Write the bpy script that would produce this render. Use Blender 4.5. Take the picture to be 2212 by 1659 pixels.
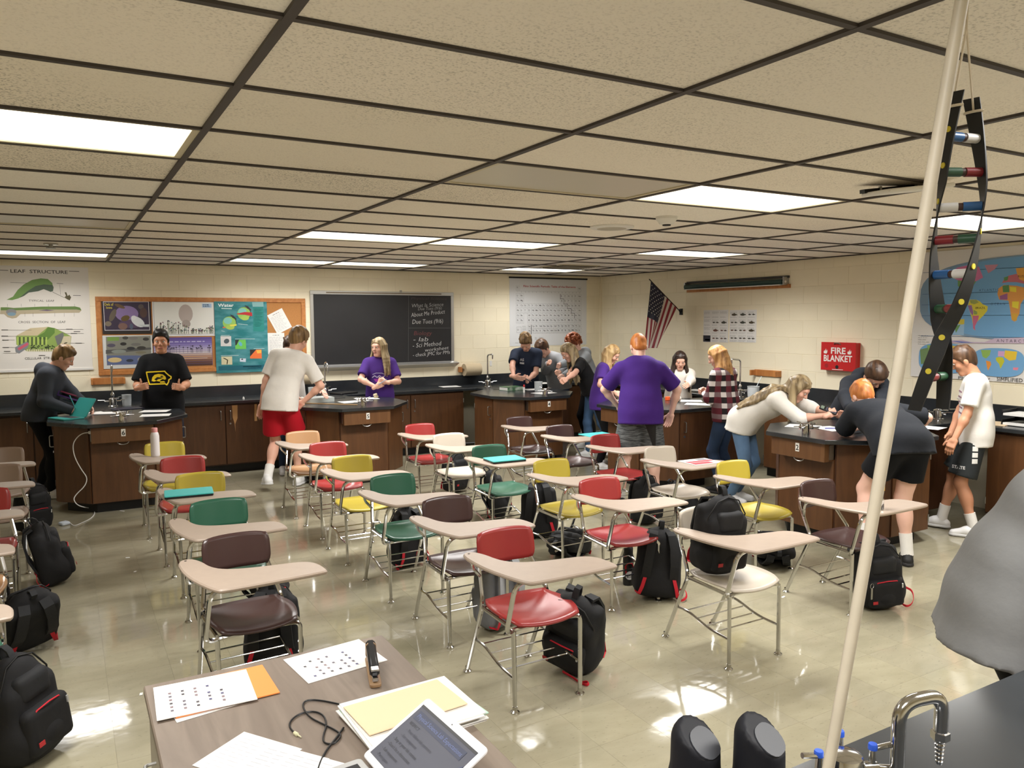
import bpy, bmesh, math, random
import numpy as np
from mathutils import Vector, Matrix, Euler
random.seed(7)
S = bpy.context.scene
C = S.collection
for o in list(bpy.data.objects): bpy.data.objects.remove(o)

# ---------------------------------------------------------------- camera
H = 1.853            # camera height above the floor
CEIL = 2.555
FPX = 1683.1         # focal length in pixels of the 2212 px wide frame
YAW, PITCH, ROLL = 0.5216274, 0.0823839, 0.0043357
def _axes():
    y, p, r = YAW, PITCH, ROLL
    f = np.array([math.sin(y)*math.cos(p), math.cos(y)*math.cos(p), -math.sin(p)])
    ri = np.array([math.cos(y), -math.sin(y), 0.0])
    d = np.cross(f, ri)
    c, s = math.cos(r), math.sin(r)
    return c*ri+s*d, -s*ri+c*d, f
RI, DN, FW = _axes()
cam_d = bpy.data.cameras.new('camera'); cam = bpy.data.objects.new('camera', cam_d); C.objects.link(cam)
cam_d.sensor_fit = 'HORIZONTAL'; cam_d.sensor_width = 36; cam_d.lens = FPX/2212*36
cam_d.clip_start = 0.05; cam_d.clip_end = 60
m = Matrix.Identity(4)
for k in range(3):
    m[k][0] = RI[k]; m[k][1] = -DN[k]; m[k][2] = -FW[k]
m[2][3] = H
cam.matrix_world = m
S.camera = cam
S.view_settings.view_transform = 'Standard'
S.view_settings.look = 'None'
S.view_settings.gamma = 1
S.view_settings.use_curve_mapping = False
S.view_settings.exposure = 0.34
S.cycles.diffuse_bounces = 8
TROFFER = 2.2        # strength of the lit fluorescent lenses
TUBES = 40.0         # watts of the tubes behind each lens

w = bpy.data.worlds.new('world'); S.world = w; w.use_nodes = True
w.node_tree.nodes['Background'].inputs[0].default_value = (.9, .95, 1, 1)
w.node_tree.nodes['Background'].inputs[1].default_value = .3

def px(u, v, z=None, x=None, y=None):
    """photo pixel -> point on the plane z=, x= or y="""
    d = RI*((u-1106)/FPX)+DN*((v-829.5)/FPX)+FW
    if z is not None: t = (z-H)/d[2]
    elif x is not None: t = x/d[0]
    else: t = y/d[1]
    return Vector((d[0]*t, d[1]*t, H+d[2]*t))
def pxd(u, v, dist):
    """photo pixel -> point at a horizontal distance from the viewer"""
    d = RI*((u-1106)/FPX)+DN*((v-829.5)/FPX)+FW
    t = dist/math.hypot(d[0], d[1])
    return Vector((d[0]*t, d[1]*t, H+d[2]*t))

# ---------------------------------------------------------------- materials
def lin(c):
    if isinstance(c, str):
        c = tuple(int(c[i:i+2], 16)/255 for i in (0, 2, 4))
    elif max(c) > 1.0: c = tuple(v/255 for v in c)
    return tuple(v/12.92 if v <= .04045 else ((v+.055)/1.055)**2.4 for v in c)+(1,)
MATS = {}
def mat(name, col, rough=.5, metal=0, var=0, vscale=8, bump=0, bscale=60, coat=0, spec=.5, emit=0, alpha=1, trans=0, ior=1.45, stretch=(1, 1, 1), sheen=0, col2=None, subs=0):
    if name in MATS: return MATS[name]
    m = bpy.data.materials.new(name); m.use_nodes = True; MATS[name] = m
    N = m.node_tree.nodes; L = m.node_tree.links; b = N['Principled BSDF']
    c = lin(col)
    b.inputs['Base Color'].default_value = c
    b.inputs['Roughness'].default_value = rough; b.inputs['Metallic'].default_value = metal
    b.inputs['Specular IOR Level'].default_value = spec
    b.inputs['Coat Weight'].default_value = coat; b.inputs['Coat Roughness'].default_value = .12
    b.inputs['Transmission Weight'].default_value = trans; b.inputs['IOR'].default_value = ior
    b.inputs['Alpha'].default_value = alpha
    b.inputs['Sheen Weight'].default_value = sheen
    if subs:
        b.inputs['Subsurface Weight'].default_value = subs; b.inputs['Subsurface Radius'].default_value = (.02, .008, .005)
    if emit:
        b.inputs['Emission Color'].default_value = c; b.inputs['Emission Strength'].default_value = emit
    if var or bump or col2:
        tc = N.new('ShaderNodeTexCoord'); mp = N.new('ShaderNodeMapping'); mp.inputs['Scale'].default_value = stretch
        L.new(tc.outputs['Object'], mp.inputs[0])
        if var or col2:
            n = N.new('ShaderNodeTexNoise'); n.inputs['Scale'].default_value = vscale; n.inputs['Detail'].default_value = 5
            L.new(mp.outputs[0], n.inputs['Vector'])
            r = N.new('ShaderNodeValToRGB')
            if col2: a, z = c, lin(col2); r.color_ramp.elements[0].position = .38; r.color_ramp.elements[1].position = .62
            else: a = tuple(v*(1-var) for v in c[:3])+(1,); z = tuple(min(1, v*(1+var)) for v in c[:3])+(1,); r.color_ramp.elements[0].position = .25; r.color_ramp.elements[1].position = .75
            r.color_ramp.elements[0].color = a; r.color_ramp.elements[1].color = z
            L.new(n.outputs['Fac'], r.inputs[0]); L.new(r.outputs[0], b.inputs['Base Color'])
        if bump:
            n2 = N.new('ShaderNodeTexNoise'); n2.inputs['Scale'].default_value = bscale; n2.inputs['Detail'].default_value = 4
            L.new(mp.outputs[0], n2.inputs['Vector'])
            bp = N.new('ShaderNodeBump'); bp.inputs['Strength'].default_value = bump; bp.inputs['Distance'].default_value = .01
            L.new(n2.outputs['Fac'], bp.inputs['Height']); L.new(bp.outputs[0], b.inputs['Normal'])
    return m

# ---------------------------------------------------------------- mesh builder
def rotm(e): return Euler(e).to_matrix()
class MB:
    def __init__(s): s.v = []; s.f = []; s.c = []
    def add(s, vs, fs, col=None):
        n = len(s.v); s.v += [tuple(v) for v in vs]; s.f += [tuple(i+n for i in f) for f in fs]; s.c += [col]*len(fs); return s
    def box(s, c, d, r=None, bev=0):
        hx, hy, hz = d[0]/2, d[1]/2, d[2]/2
        if bev:
            vs = []; b = min(bev, hx*.99, hy*.99, hz*.99)
            for x in (-1, 1):
                for y in (-1, 1):
                    for z in (-1, 1):
                        vs += [(x*(hx-b), y*(hy-b), z*hz), (x*(hx-b), y*hy, z*(hz-b)), (x*hx, y*(hy-b), z*(hz-b))]
            bmx = bmesh.new()
            for v in vs: bmx.verts.new(v)
            bmesh.ops.convex_hull(bmx, input=bmx.verts); bmx.verts.index_update()
            vs = [v.co.copy() for v in bmx.verts]; fs = [[v.index for v in f.verts] for f in bmx.faces]; bmx.free()
        else:
            vs = [(x*hx, y*hy, z*hz) for x in (-1, 1) for y in (-1, 1) for z in (-1, 1)]
            fs = [(0, 1, 3, 2), (4, 6, 7, 5), (0, 4, 5, 1), (2, 3, 7, 6), (0, 2, 6, 4), (1, 5, 7, 3)]
        R = rotm(r) if r else None; c = Vector(c)
        return s.add([(R @ Vector(v) if R else Vector(v))+c for v in vs], fs)
    def bb(s, x0, x1, y0, y1, z0, z1, bev=0): return s.box(((x0+x1)/2, (y0+y1)/2, (z0+z1)/2), (abs(x1-x0), abs(y1-y0), abs(z1-z0)), None, bev)
    def tube(s, pts, r, n=8, cap=True, closed=False, flat=None):
        P = [Vector(p) for p in pts]; k = len(P); rs = r if isinstance(r, (list, tuple)) else [r]*k
        T = []
        for i in range(k):
            a = P[(i-1) % k] if (closed or i > 0) else P[i]; b = P[(i+1) % k] if (closed or i < k-1) else P[i]
            t = (b-a); T.append(t.normalized() if t.length > 1e-9 else Vector((0, 0, 1)))
        up = Vector((0, 0, 1)) if abs(T[0].z) < .9 else Vector((1, 0, 0))
        nrm = (up-T[0]*up.dot(T[0])).normalized(); vs = []
        for i in range(k):
            nrm = (nrm-T[i]*nrm.dot(T[i]))
            nrm = nrm.normalized() if nrm.length > 1e-6 else T[i].orthogonal().normalized()
            bn = T[i].cross(nrm)
            for j in range(n):
                a = 2*math.pi*(j+.5)/n
                fa, fb = (flat if flat else (1, 1))
                vs.append(P[i]+(nrm*math.cos(a)*fa+bn*math.sin(a)*fb)*rs[i])
        fs = []
        for i in range(k if closed else k-1):
            for j in range(n):
                a = i*n+j; b = i*n+(j+1) % n; c2 = ((i+1) % k)*n+(j+1) % n; d = ((i+1) % k)*n+j
                fs.append((a, b, c2, d))
        if cap and not closed:
            fs.append(tuple(range(n-1, -1, -1))); fs.append(tuple((k-1)*n+j for j in range(n)))
        return s.add(vs, fs)
    def lathe(s, prof, c=(0, 0, 0), n=16, axis=None, sx=1, sy=1):
        vs = []; fs = []; c = Vector(c)
        Q = Vector((0, 0, 1)).rotation_difference(Vector(axis).normalized()) if axis is not None else None
        for r, z in prof:
            for j in range(n):
                a = 2*math.pi*j/n; v = Vector((r*math.cos(a)*sx, r*math.sin(a)*sy, z))
                vs.append((Q @ v if Q else v)+c)
        k = len(prof)
        for i in range(k-1):
            for j in range(n): fs.append((i*n+j, i*n+(j+1) % n, (i+1)*n+(j+1) % n, (i+1)*n+j))
        fs.append(tuple(range(n-1, -1, -1))); fs.append(tuple((k-1)*n+j for j in range(n)))
        return s.add(vs, fs)
    def cyl(s, a, b, r, r2=None, n=12):
        return s.tube([a, b], [r, r if r2 is None else r2], n)
    def prism(s, poly, z0, z1, bev=0):
        n = len(poly); vs = []; fs = []
        if bev:
            ctr = Vector((sum(p[0] for p in poly)/n, sum(p[1] for p in poly)/n))
            ins = []
            for i in range(n):
                a, p, b = Vector(poly[i-1]), Vector(poly[i]), Vector(poly[(i+1) % n])
                e1 = (p-a).normalized(); e2 = (b-p).normalized(); nn = Vector((-(e1.y+e2.y), e1.x+e2.x))
                nn = nn.normalized() if nn.length > 1e-6 else Vector((-e1.y, e1.x))
                ins.append(p+nn*bev)
            area = sum(poly[i-1][0]*poly[i][1]-poly[i][0]*poly[i-1][1] for i in range(n))
            if area < 0: ins = [Vector(poly[i])*2-ins[i] for i in range(n)]
            rings = [([tuple(p) for p in ins], z0), (poly, z0+bev), (poly, z1-bev), ([tuple(p) for p in ins], z1)]
        else: rings = [(poly, z0), (poly, z1)]
        for pl, z in rings: vs += [(p[0], p[1], z) for p in pl]
        for k in range(len(rings)-1):
            for i in range(n): fs.append((k*n+i, k*n+(i+1) % n, (k+1)*n+(i+1) % n, (k+1)*n+i))
        fs.append(tuple(range(n-1, -1, -1))); fs.append(tuple((len(rings)-1)*n+i for i in range(n)))
        return s.add(vs, fs)
    def grid(s, fn, nu, nv, thick=0, closeu=False):
        vs = [Vector(fn(i/(nu-1), j/(nv-1))) for j in range(nv) for i in range(nu)]
        fs = [(j*nu+i, j*nu+i+1, (j+1)*nu+i+1, (j+1)*nu+i) for j in range(nv-1) for i in range(nu-1)]
        if thick:
            nr = [Vector() for _ in vs]
            for f in fs:
                nn = (vs[f[1]]-vs[f[0]]).cross(vs[f[3]]-vs[f[0]])
                for i in f: nr[i] += nn
            n0 = len(vs); vs += [vs[i]-nr[i].normalized()*thick for i in range(n0)]
            fs += [tuple(reversed([i+n0 for i in f])) for f in list(fs)]
            bd = [i for i in range(nu)]+[j*nu+nu-1 for j in range(1, nv)]+[(nv-1)*nu+i for i in range(nu-2, -1, -1)]+[j*nu for j in range(nv-2, 0, -1)]
            for a, b in zip(bd, bd[1:]+bd[:1]): fs.append((b, a, a+n0, b+n0))
        return s.add(vs, fs)
    def mesh(s, name):
        me = bpy.data.meshes.new(name); me.from_pydata(s.v, [], s.f); me.update(); return me
    def build(s, name, material, parent=None, smooth=False, loc=None, rot=None, fix=True):
        me = s.mesh(name)
        if fix:
            b = bmesh.new(); b.from_mesh(me); bmesh.ops.recalc_face_normals(b, faces=b.faces); b.to_mesh(me); b.free()
        return link(name, me, material, parent, smooth, loc, rot)
def link(name, me, material=None, parent=None, smooth=False, loc=None, rot=None):
    if material is not None and len(me.materials) == 0: me.materials.append(material)
    if smooth:
        me.polygons.foreach_set('use_smooth', [True]*len(me.polygons))
        if smooth != 2:
            try: me.set_sharp_from_angle(angle=math.radians(42))
            except Exception: pass
    o = bpy.data.objects.new(name, me); C.objects.link(o)
    if parent is not None: o.parent = parent
    if loc is not None: o.location = loc
    if rot is not None: o.rotation_euler = rot
    return o
def thing(name, label, cat, loc=(0, 0, 0), rz=0, group=None, rot=None):
    o = bpy.data.objects.new(name, None); C.objects.link(o); o.empty_display_size = .05
    o.location = loc; o.rotation_euler = rot if rot else (0, 0, rz)
    return tag(o, label, cat, group)
def tag(o, label=None, cat=None, group=None, kind=None):
    if label: o['label'] = label
    if cat: o['category'] = cat
    if group: o['group'] = group
    if kind: o['kind'] = kind
    return o
def copy_tree(o, parent=None):
    c = o.copy(); C.objects.link(c); c.parent = parent
    for ch in o.children: copy_tree(ch, c)
    return c
def chaikin(pts, n=2, closed=True):
    P = [Vector(p) for p in pts]
    for _ in range(n):
        Q = []; k = len(P)
        for i in range(k if closed else k-1):
            a, b = P[i], P[(i+1) % k]; Q += [a*.75+b*.25, a*.25+b*.75]
        P = Q if closed else [P[0]]+Q+[P[-1]]
    return P
def arcpath(pts, rad, n=5):
    """polyline with its corners rounded"""
    P = [Vector(p) for p in pts]; out = [P[0]]
    for i in range(1, len(P)-1):
        a, p, b = P[i-1], P[i], P[i+1]; d1 = (a-p); d2 = (b-p); r = min(rad, d1.length*.45, d2.length*.45)
        s1 = p+d1.normalized()*r; s2 = p+d2.normalized()*r
        for k in range(n+1):
            t = k/n; out.append(s1*(1-t)**2+p*2*t*(1-t)+s2*t*t)
    return out+[P[-1]]
def rrect(w, h, r, n=4, cx=0, cy=0):
    out = []
    for sx, sy, a0 in ((1, 1, 0), (-1, 1, 90), (-1, -1, 180), (1, -1, 270)):
        for k in range(n+1):
            a = math.radians(a0+90*k/n); out.append((cx+sx*(w/2-r)+r*math.cos(a), cy+sy*(h/2-r)+r*math.sin(a)))
    return out

# ---------------------------------------------------------------- flat print (lettering, posters)
_inkm = None
def inkmat():
    global _inkm
    if _inkm: return _inkm
    m = bpy.data.materials.new('printed_ink'); m.use_nodes = True; N = m.node_tree.nodes; L = m.node_tree.links
    a = N.new('ShaderNodeAttribute'); a.attribute_name = 'ink'; b = N['Principled BSDF']; b.inputs['Roughness'].default_value = .5
    L.new(a.outputs['Color'], b.inputs['Base Color']); _inkm = m; return m
_txt = {}
def text_polys(t, size, shear=0, bold=0, spacing=1):
    k = (t, shear, bold, spacing)
    if k not in _txt:
        cu = bpy.data.curves.new('t', 'FONT'); cu.body = t; cu.size = 1; cu.shear = shear; cu.offset = bold; cu.resolution_u = 2; cu.space_character = spacing
        o = bpy.data.objects.new('t', cu); me = bpy.data.meshes.new_from_object(o)
        V = [(v.co.x, v.co.y) for v in me.vertices]; F = [tuple(p.vertices) for p in me.polygons]
        bpy.data.objects.remove(o); bpy.data.curves.remove(cu); bpy.data.meshes.remove(me)
        _txt[k] = (V, F)
    V, F = _txt[k]
    return [(x*size, y*size) for x, y in V], F
class Ink:
    """polygons of flat colour on a sheet: x right, y up, later ones on top"""
    def __init__(s): s.v = []; s.f = []; s.c = []; s.z = .0006
    def poly(s, pts, col, lift=True):
        if lift: s.z += .00002
        n = len(s.v); s.v += [(p[0], p[1], s.z) for p in pts]; s.f.append(tuple(range(n, n+len(pts)))); s.c.append(lin(col)); return s
    def rect(s, x0, y0, x1, y1, col, lift=True): return s.poly([(x0, y0), (x1, y0), (x1, y1), (x0, y1)], col, lift)
    def ell(s, cx, cy, rx, ry, col, n=20, a=0):
        ca, sa = math.cos(a), math.sin(a)
        return s.poly([(cx+rx*math.cos(t)*ca-ry*math.sin(t)*sa, cy+rx*math.cos(t)*sa+ry*math.sin(t)*ca) for t in [2*math.pi*i/n for i in range(n)]], col)
    def line(s, pts, w, col):
        for a, b in zip(pts, pts[1:]):
            a, b = Vector(a), Vector(b); d = b-a
            if d.length < 1e-9: continue
            nn = Vector((-d.y, d.x)).normalized()*w/2; e = d.normalized()*w*.2
            s.poly([a-nn-e, b-nn+e, b+nn+e, a+nn-e], col, False)
        return s
    def text(s, t, x, y, size, col, align='l', shear=0, bold=0, ang=0, width=None, spacing=1):
        V, F = text_polys(t, size, shear, bold, spacing)
        if not V: return s
        w = max(p[0] for p in V)
        k = (width/w) if width else 1; w *= k
        ox = {'l': 0, 'c': -w/2, 'r': -w}[align]; ca, sa = math.cos(ang), math.sin(ang)
        s.z += .00002; n = len(s.v)
        for a, b in V:
            a = a*k+ox; s.v.append((x+a*ca-b*sa, y+a*sa+b*ca, s.z))
        s.f += [tuple(i+n for i in f) for f in F]; s.c += [lin(col)]*len(F); return s
    def scribble(s, x0, y0, x1, rows, dy, h, col, fill=.55, word=.03):
        """lines of print too small to read: rows of short dashes"""
        for r in range(rows):
            x = x0; y = y0-r*dy; end = x1-(x1-x0)*random.random()*.3
            while x < end:
                wl = word*(.4+random.random()); s.rect(x, y, min(x+wl, end), y+h*fill, col, False); x += wl+word*.3
        return s
    def build(s, parent, name='print', material=None):
        me = bpy.data.meshes.new(name); me.from_pydata(s.v, [], s.f); me.update()
        at = me.color_attributes.new('ink', 'FLOAT_COLOR', 'CORNER'); arr = []
        for f, c in zip(s.f, s.c): arr += list(c)*len(f)
        at.data.foreach_set('color', arr)
        return link(name, me, material or inkmat(), parent)
FRONT = (math.pi/2, 0, 0)                # on the chalkboard wall: x right, y up, z into the room
RIGHT = (math.pi/2, 0, -math.pi/2)       # on the fire-blanket wall
# ================================================================ the room
WX, WY, WL, WB = 7.70, 10.45, -3.0, -2.3
GX, GY = .487, 1.886          # ceiling grid origin
TX, TY = 1.2192, .6096
def nodes_mat(name):
    m = bpy.data.materials.new(name); m.use_nodes = True; MATS[name] = m
    return m, m.node_tree.nodes, m.node_tree.links, m.node_tree.nodes['Principled BSDF']
def floor_material():
    m, N, L, b = nodes_mat('vinyl_floor_tile')
    g = N.new('ShaderNodeNewGeometry')
    dv = N.new('ShaderNodeVectorMath'); dv.operation = 'MULTIPLY_ADD'; dv.inputs[1].default_value = (1/.3048, 1/.3048, 0); dv.inputs[2].default_value = (-.1177/.3048+.0, -5.99/.3048, .5)
    L.new(g.outputs['Position'], dv.inputs[0])
    fl = N.new('ShaderNodeVectorMath'); fl.operation = 'FLOOR'; L.new(dv.outputs[0], fl.inputs[0])
    wn = N.new('ShaderNodeTexWhiteNoise'); L.new(fl.outputs[0], wn.inputs['Vector'])
    # streaks: turn the direction per tile, stretch a noise
    sx = N.new('ShaderNodeVectorRotate'); sx.rotation_type = 'Z_AXIS'; L.new(g.outputs['Position'], sx.inputs['Vector'])
    ml = N.new('ShaderNodeMath'); ml.operation = 'MULTIPLY_ADD'; ml.inputs[1].default_value = .5; ml.inputs[2].default_value = -.2; L.new(wn.outputs['Value'], ml.inputs[0]); L.new(ml.outputs[0], sx.inputs['Angle'])
    def streak(sc, det, p0, p1, offs=0):
        mp = N.new('ShaderNodeMapping'); mp.inputs['Scale'].default_value = sc; mp.inputs['Location'].default_value = (offs, offs, 0); L.new(sx.outputs[0], mp.inputs[0])
        n = N.new('ShaderNodeTexNoise'); n.inputs['Scale'].default_value = 1; n.inputs['Detail'].default_value = det; L.new(mp.outputs[0], n.inputs['Vector'])
        r = N.new('ShaderNodeMapRange'); r.inputs[1].default_value = p0; r.inputs[2].default_value = p1; L.new(n.outputs['Fac'], r.inputs[0]); return r
    s1 = streak((34, 120, 1), 3, .63, .72); s2 = streak((5, 14, 1), 4, .3, .7, 9); s3 = streak((.55, .55, 1), 3, .35, .65, 3)
    base = N.new('ShaderNodeMix'); base.data_type = 'RGBA'; base.inputs[6].default_value = lin((150, 144, 122)); base.inputs[7].default_value = lin((160, 154, 132)); L.new(s2.outputs[0], base.inputs[0])
    tint = N.new('ShaderNodeMix'); tint.data_type = 'RGBA'; tint.blend_type = 'MULTIPLY'; tint.inputs[0].default_value = 1
    vr = N.new('ShaderNodeValToRGB'); vr.color_ramp.elements[0].color = (.93, .93, .94, 1); vr.color_ramp.elements[1].color = (1.0, 1.0, .98, 1); L.new(wn.outputs['Value'], vr.inputs[0])
    L.new(base.outputs[2], tint.inputs[6]); L.new(vr.outputs[0], tint.inputs[7])
    dark = N.new('ShaderNodeMix'); dark.data_type = 'RGBA'; dark.inputs[7].default_value = lin((112, 104, 88)); L.new(tint.outputs[2], dark.inputs[6])
    sm = N.new('ShaderNodeMath'); sm.operation = 'MULTIPLY'; sm.inputs[1].default_value = .55; L.new(s1.outputs[0], sm.inputs[0]); L.new(sm.outputs[0], dark.inputs[0])
    L.new(dark.outputs[2], b.inputs['Base Color'])
    rr = N.new('ShaderNodeMapRange'); rr.inputs[3].default_value = .05; rr.inputs[4].default_value = .11; L.new(s3.outputs[0], rr.inputs[0]); L.new(rr.outputs[0], b.inputs['Roughness'])
    nb = N.new('ShaderNodeTexNoise'); nb.inputs['Scale'].default_value = 9; nb.inputs['Detail'].default_value = 2; L.new(g.outputs['Position'], nb.inputs['Vector'])
    bp = N.new('ShaderNodeBump'); bp.inputs['Strength'].default_value = .03; bp.inputs['Distance'].default_value = .02; L.new(nb.outputs['Fac'], bp.inputs['Height']); L.new(bp.outputs[0], b.inputs['Normal'])
    b.inputs['Specular IOR Level'].default_value = .55
    return m
FLOORM = floor_material()
fl = tag(MB().bb(WL, WX, WB, WY, -.12, -.0035).build('floor', mat('floor_joint', (112, 106, 88), .7)), 'shiny beige vinyl tile floor with dark flecks', kind='structure')
def tile_mb(x, y, h=.3048-.0007):
    return MB().bb(x-h/2, x+h/2, y-h/2, y+h/2, -.004, 0)
tile_me = tile_mb(0, 0).mesh('floor_tile'); tile_me.materials.append(FLOORM)
cells = []
i0 = int((WL-.1177)/.3048)-1
for i in range(i0, 40):
    for j in range(-45, 30):
        x = .1177+(i+.5)*.3048; y = 5.99+(j+.5)*.3048
        if WL+.15 < x < WX-.1 and WB+.15 < y < WY-.1:
            d = np.array([x, y, -H]); cz = d@FW
            vis = cz > .3 and abs((d@RI)/cz) < .70 and -.53 < (d@DN)/cz < .52
            cells.append((0 if vis else 1, math.hypot(x, y), x, y))
cells.sort()
rest = MB()
for k, (v, d, x, y) in enumerate(cells):
    if k < 300:
        o = bpy.data.objects.new('floor_tile', tile_me); C.objects.link(o); o.parent = fl; o.location = (x, y, 0)
    else: rest.bb(x-.15205, x+.15205, y-.15205, y+.15205, -.004, 0)
tag(rest.build('floor_tile_field', FLOORM, fl, fix=False), kind='stuff')

# ---------------- ceiling
def ceiling_material(name, c, stain):
    m, N, L, b = nodes_mat(name)
    g = N.new('ShaderNodeNewGeometry')
    n = N.new('ShaderNodeTexNoise'); n.inputs['Scale'].default_value = 120; n.inputs['Detail'].default_value = 3; L.new(g.outputs['Position'], n.inputs['Vector'])
    r = N.new('ShaderNodeMapRange'); r.inputs[1].default_value = .52; r.inputs[2].default_value = .68; L.new(n.outputs['Fac'], r.inputs[0])
    big = N.new('ShaderNodeTexNoise'); big.inputs['Scale'].default_value = 1.1; big.inputs['Detail'].default_value = 2; L.new(g.outputs['Position'], big.inputs['Vector'])
    br = N.new('ShaderNodeMapRange'); br.inputs[1].default_value = .42; br.inputs[2].default_value = .62; br.inputs[3].default_value = .12; br.inputs[4].default_value = .12+stain; L.new(big.outputs['Fac'], br.inputs[0])
    mu = N.new('ShaderNodeMath'); mu.operation = 'MULTIPLY'; L.new(r.outputs[0], mu.inputs[0]); L.new(br.outputs[0], mu.inputs[1])
    mx = N.new('ShaderNodeMix'); mx.data_type = 'RGBA'; mx.inputs[6].default_value = lin(c); mx.inputs[7].default_value = lin((62, 55, 46)); L.new(mu.outputs[0], mx.inputs[0])
    L.new(mx.outputs[2], b.inputs['Base Color']); b.inputs['Roughness'].default_value = .95; b.inputs['Specular IOR Level'].default_value = .1
    bp = N.new('ShaderNodeBump'); bp.inputs['Strength'].default_value = .35; bp.inputs['Distance'].default_value = .004; L.new(n.outputs['Fac'], bp.inputs['Height']); L.new(bp.outputs[0], b.inputs['Normal'])
    return m
CT = ceiling_material('ceiling_tile_tan', (245, 238, 228), .22)
CTS = ceiling_material('ceiling_tile_sooty', (238, 231, 219), .55)
CTW = ceiling_material('ceiling_tile_pale', (247, 243, 236), .08)
ce = tag(MB().bb(WL, WX, WB, WY, CEIL+.06, CEIL+.16).build('ceiling', mat('ceiling_void', (60, 55, 50), .9)), 'suspended ceiling of speckled tan tiles in a dark metal grid', kind='structure')
barm = mat('dark_grid_bar', (66, 60, 58), .55)
lit = {(-1, 2), (2, 2), (4, 2), (1, 7), (2, 7), (4, 7), (-1, 12), (1, 12), (2, 12), (4, 12), (-1, -3), (1, -3), (2, -3), (4, -3)}
unlit = {(1, 2), (-1, 7)}
sooty = {(0, 1), (0, 2), (0, 3), (1, 3), (-1, 1), (-1, 3)}
pale = {(-1, 4), (-1, 5), (-1, 6), (2, 3), (5, 1), (-1, -1)}
ii = range(math.floor((WL-GX)/TX), math.ceil((WX-GX)/TX)); jj = range(math.floor((WB-GY)/TY), math.ceil((WY-GY)/TY))
full = {}
for k, mm in (('t', CT), ('s', CTS), ('w', CTW)):
    me = MB().bb(.006, TX-.006, .006, TY-.006, .006, .024).mesh('ceiling_tile'); me.materials.append(mm); full[k] = me
for i in ii:
    for j in jj:
        if (i, j) in lit or (i, j) in unlit: continue
        x0, x1 = max(WL, GX+i*TX), min(WX, GX+(i+1)*TX); y0, y1 = max(WB, GY+j*TY), min(WY, GY+(j+1)*TY)
        if x1-x0 < .05 or y1-y0 < .04: continue
        k = 's' if (i, j) in sooty else 'w' if (i, j) in pale else 't'
        if x1-x0 > TX-.001 and y1-y0 > TY-.001:
            o = bpy.data.objects.new('ceiling_tile', full[k]); C.objects.link(o); o.parent = ce; o.location = (x0, y0, CEIL)
        else: MB().bb(x0+.006, x1-.001, y0+.006, y1-.001, CEIL+.006, CEIL+.024).build('ceiling_tile', {'s': CTS, 'w': CTW, 't': CT}[k], ce)
for i in ii:
    x = GX+i*TX
    if x > WL: MB().bb(x-.013, x+.013, WB, WY, CEIL-.004, CEIL+.03).build('grid_runner', barm, ce)
for j in jj:
    y = GY+j*TY
    if WB < y < WY-.1: MB().bb(WL, WX, y-.0105, y+.0105, CEIL-.003, CEIL+.028).build('cross_bar', barm, ce)
for n_, a in (('x', (WL, WX, WY-.022, WY, CEIL-.006, CEIL+.02)), ('y', (WX-.022, WX, WB, WY, CEIL-.006, CEIL+.02))):
    MB().bb(*a).build('edge_angle', barm, ce)
lens_on = mat('lit_lens', (255, 252, 244), .4, emit=TROFFER)
lens_off = mat('unlit_lens', (205, 200, 188), .35)
pan = mat('light_frame', (205, 196, 170), .5)
def troffer(i, j, on, label):
    x0, y0 = GX+i*TX, GY+j*TY
    t = thing('ceiling_light', label, 'light', (x0+TX/2, y0+TY/2, CEIL), 0, 'fluorescent ceiling panels' if on else None)
    f = MB()
    for a in ((-TX/2+.012, TX/2-.012, -TY/2+.012, -TY/2+.034), (-TX/2+.012, TX/2-.012, TY/2-.034, TY/2-.012), (-TX/2+.012, -TX/2+.04, -TY/2+.03, TY/2-.03), (TX/2-.04, TX/2-.012, -TY/2+.03, TY/2-.03)): f.bb(*a, .0, .05)
    f.build('frame', pan, t)
    MB().bb(-TX/2+.038, TX/2-.038, -TY/2+.032, TY/2-.032, .006, .012).build('lens', lens_on if on else lens_off, t)
    if on:
        ld = bpy.data.lights.new('tubes', 'AREA'); ld.shape = 'RECTANGLE'; ld.size = TX-.1; ld.size_y = TY-.08; ld.energy = TUBES*(.42 if j == 12 else 1); ld.spread = math.radians(150); ld.color = (1, .98, .95)
        lo_ = bpy.data.objects.new('tubes', ld); C.objects.link(lo_); lo_.parent = t; lo_.location = (0, 0, .0)
LL = {(-1, 2): 'lit fluorescent ceiling panel among sooty tiles, longest beside the dark runner', (2, 2): 'lit fluorescent ceiling panel sharing an edge with the unlit panel', (4, 2): 'lit fluorescent ceiling panel behind the hanging DNA model',
      (1, 7): 'lit fluorescent ceiling panel of the middle pair, on the cork board side', (2, 7): 'lit fluorescent ceiling panel of the middle pair, on the periodic table side', (4, 7): 'single lit ceiling panel between the round speaker and the rolled map case',
      (-1, 12): 'lit ceiling panel along the wall above the leaf structure chart', (1, 12): 'lit ceiling panel along the wall above the cork board', (2, 12): 'lit ceiling panel along the wall above the chalkboard', (4, 12): 'lit ceiling panel in the corner above the periodic table'}
for i, j in sorted(lit):
    troffer(i, j, True, LL.get((i, j), 'lit ceiling panel over the teacher end of the room'))
troffer(1, 2, False, 'unlit grey ceiling panel sharing an edge with a lit panel by the smoke detector')
troffer(-1, 7, False, 'unlit ceiling panel above the leaf structure chart')

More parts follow.
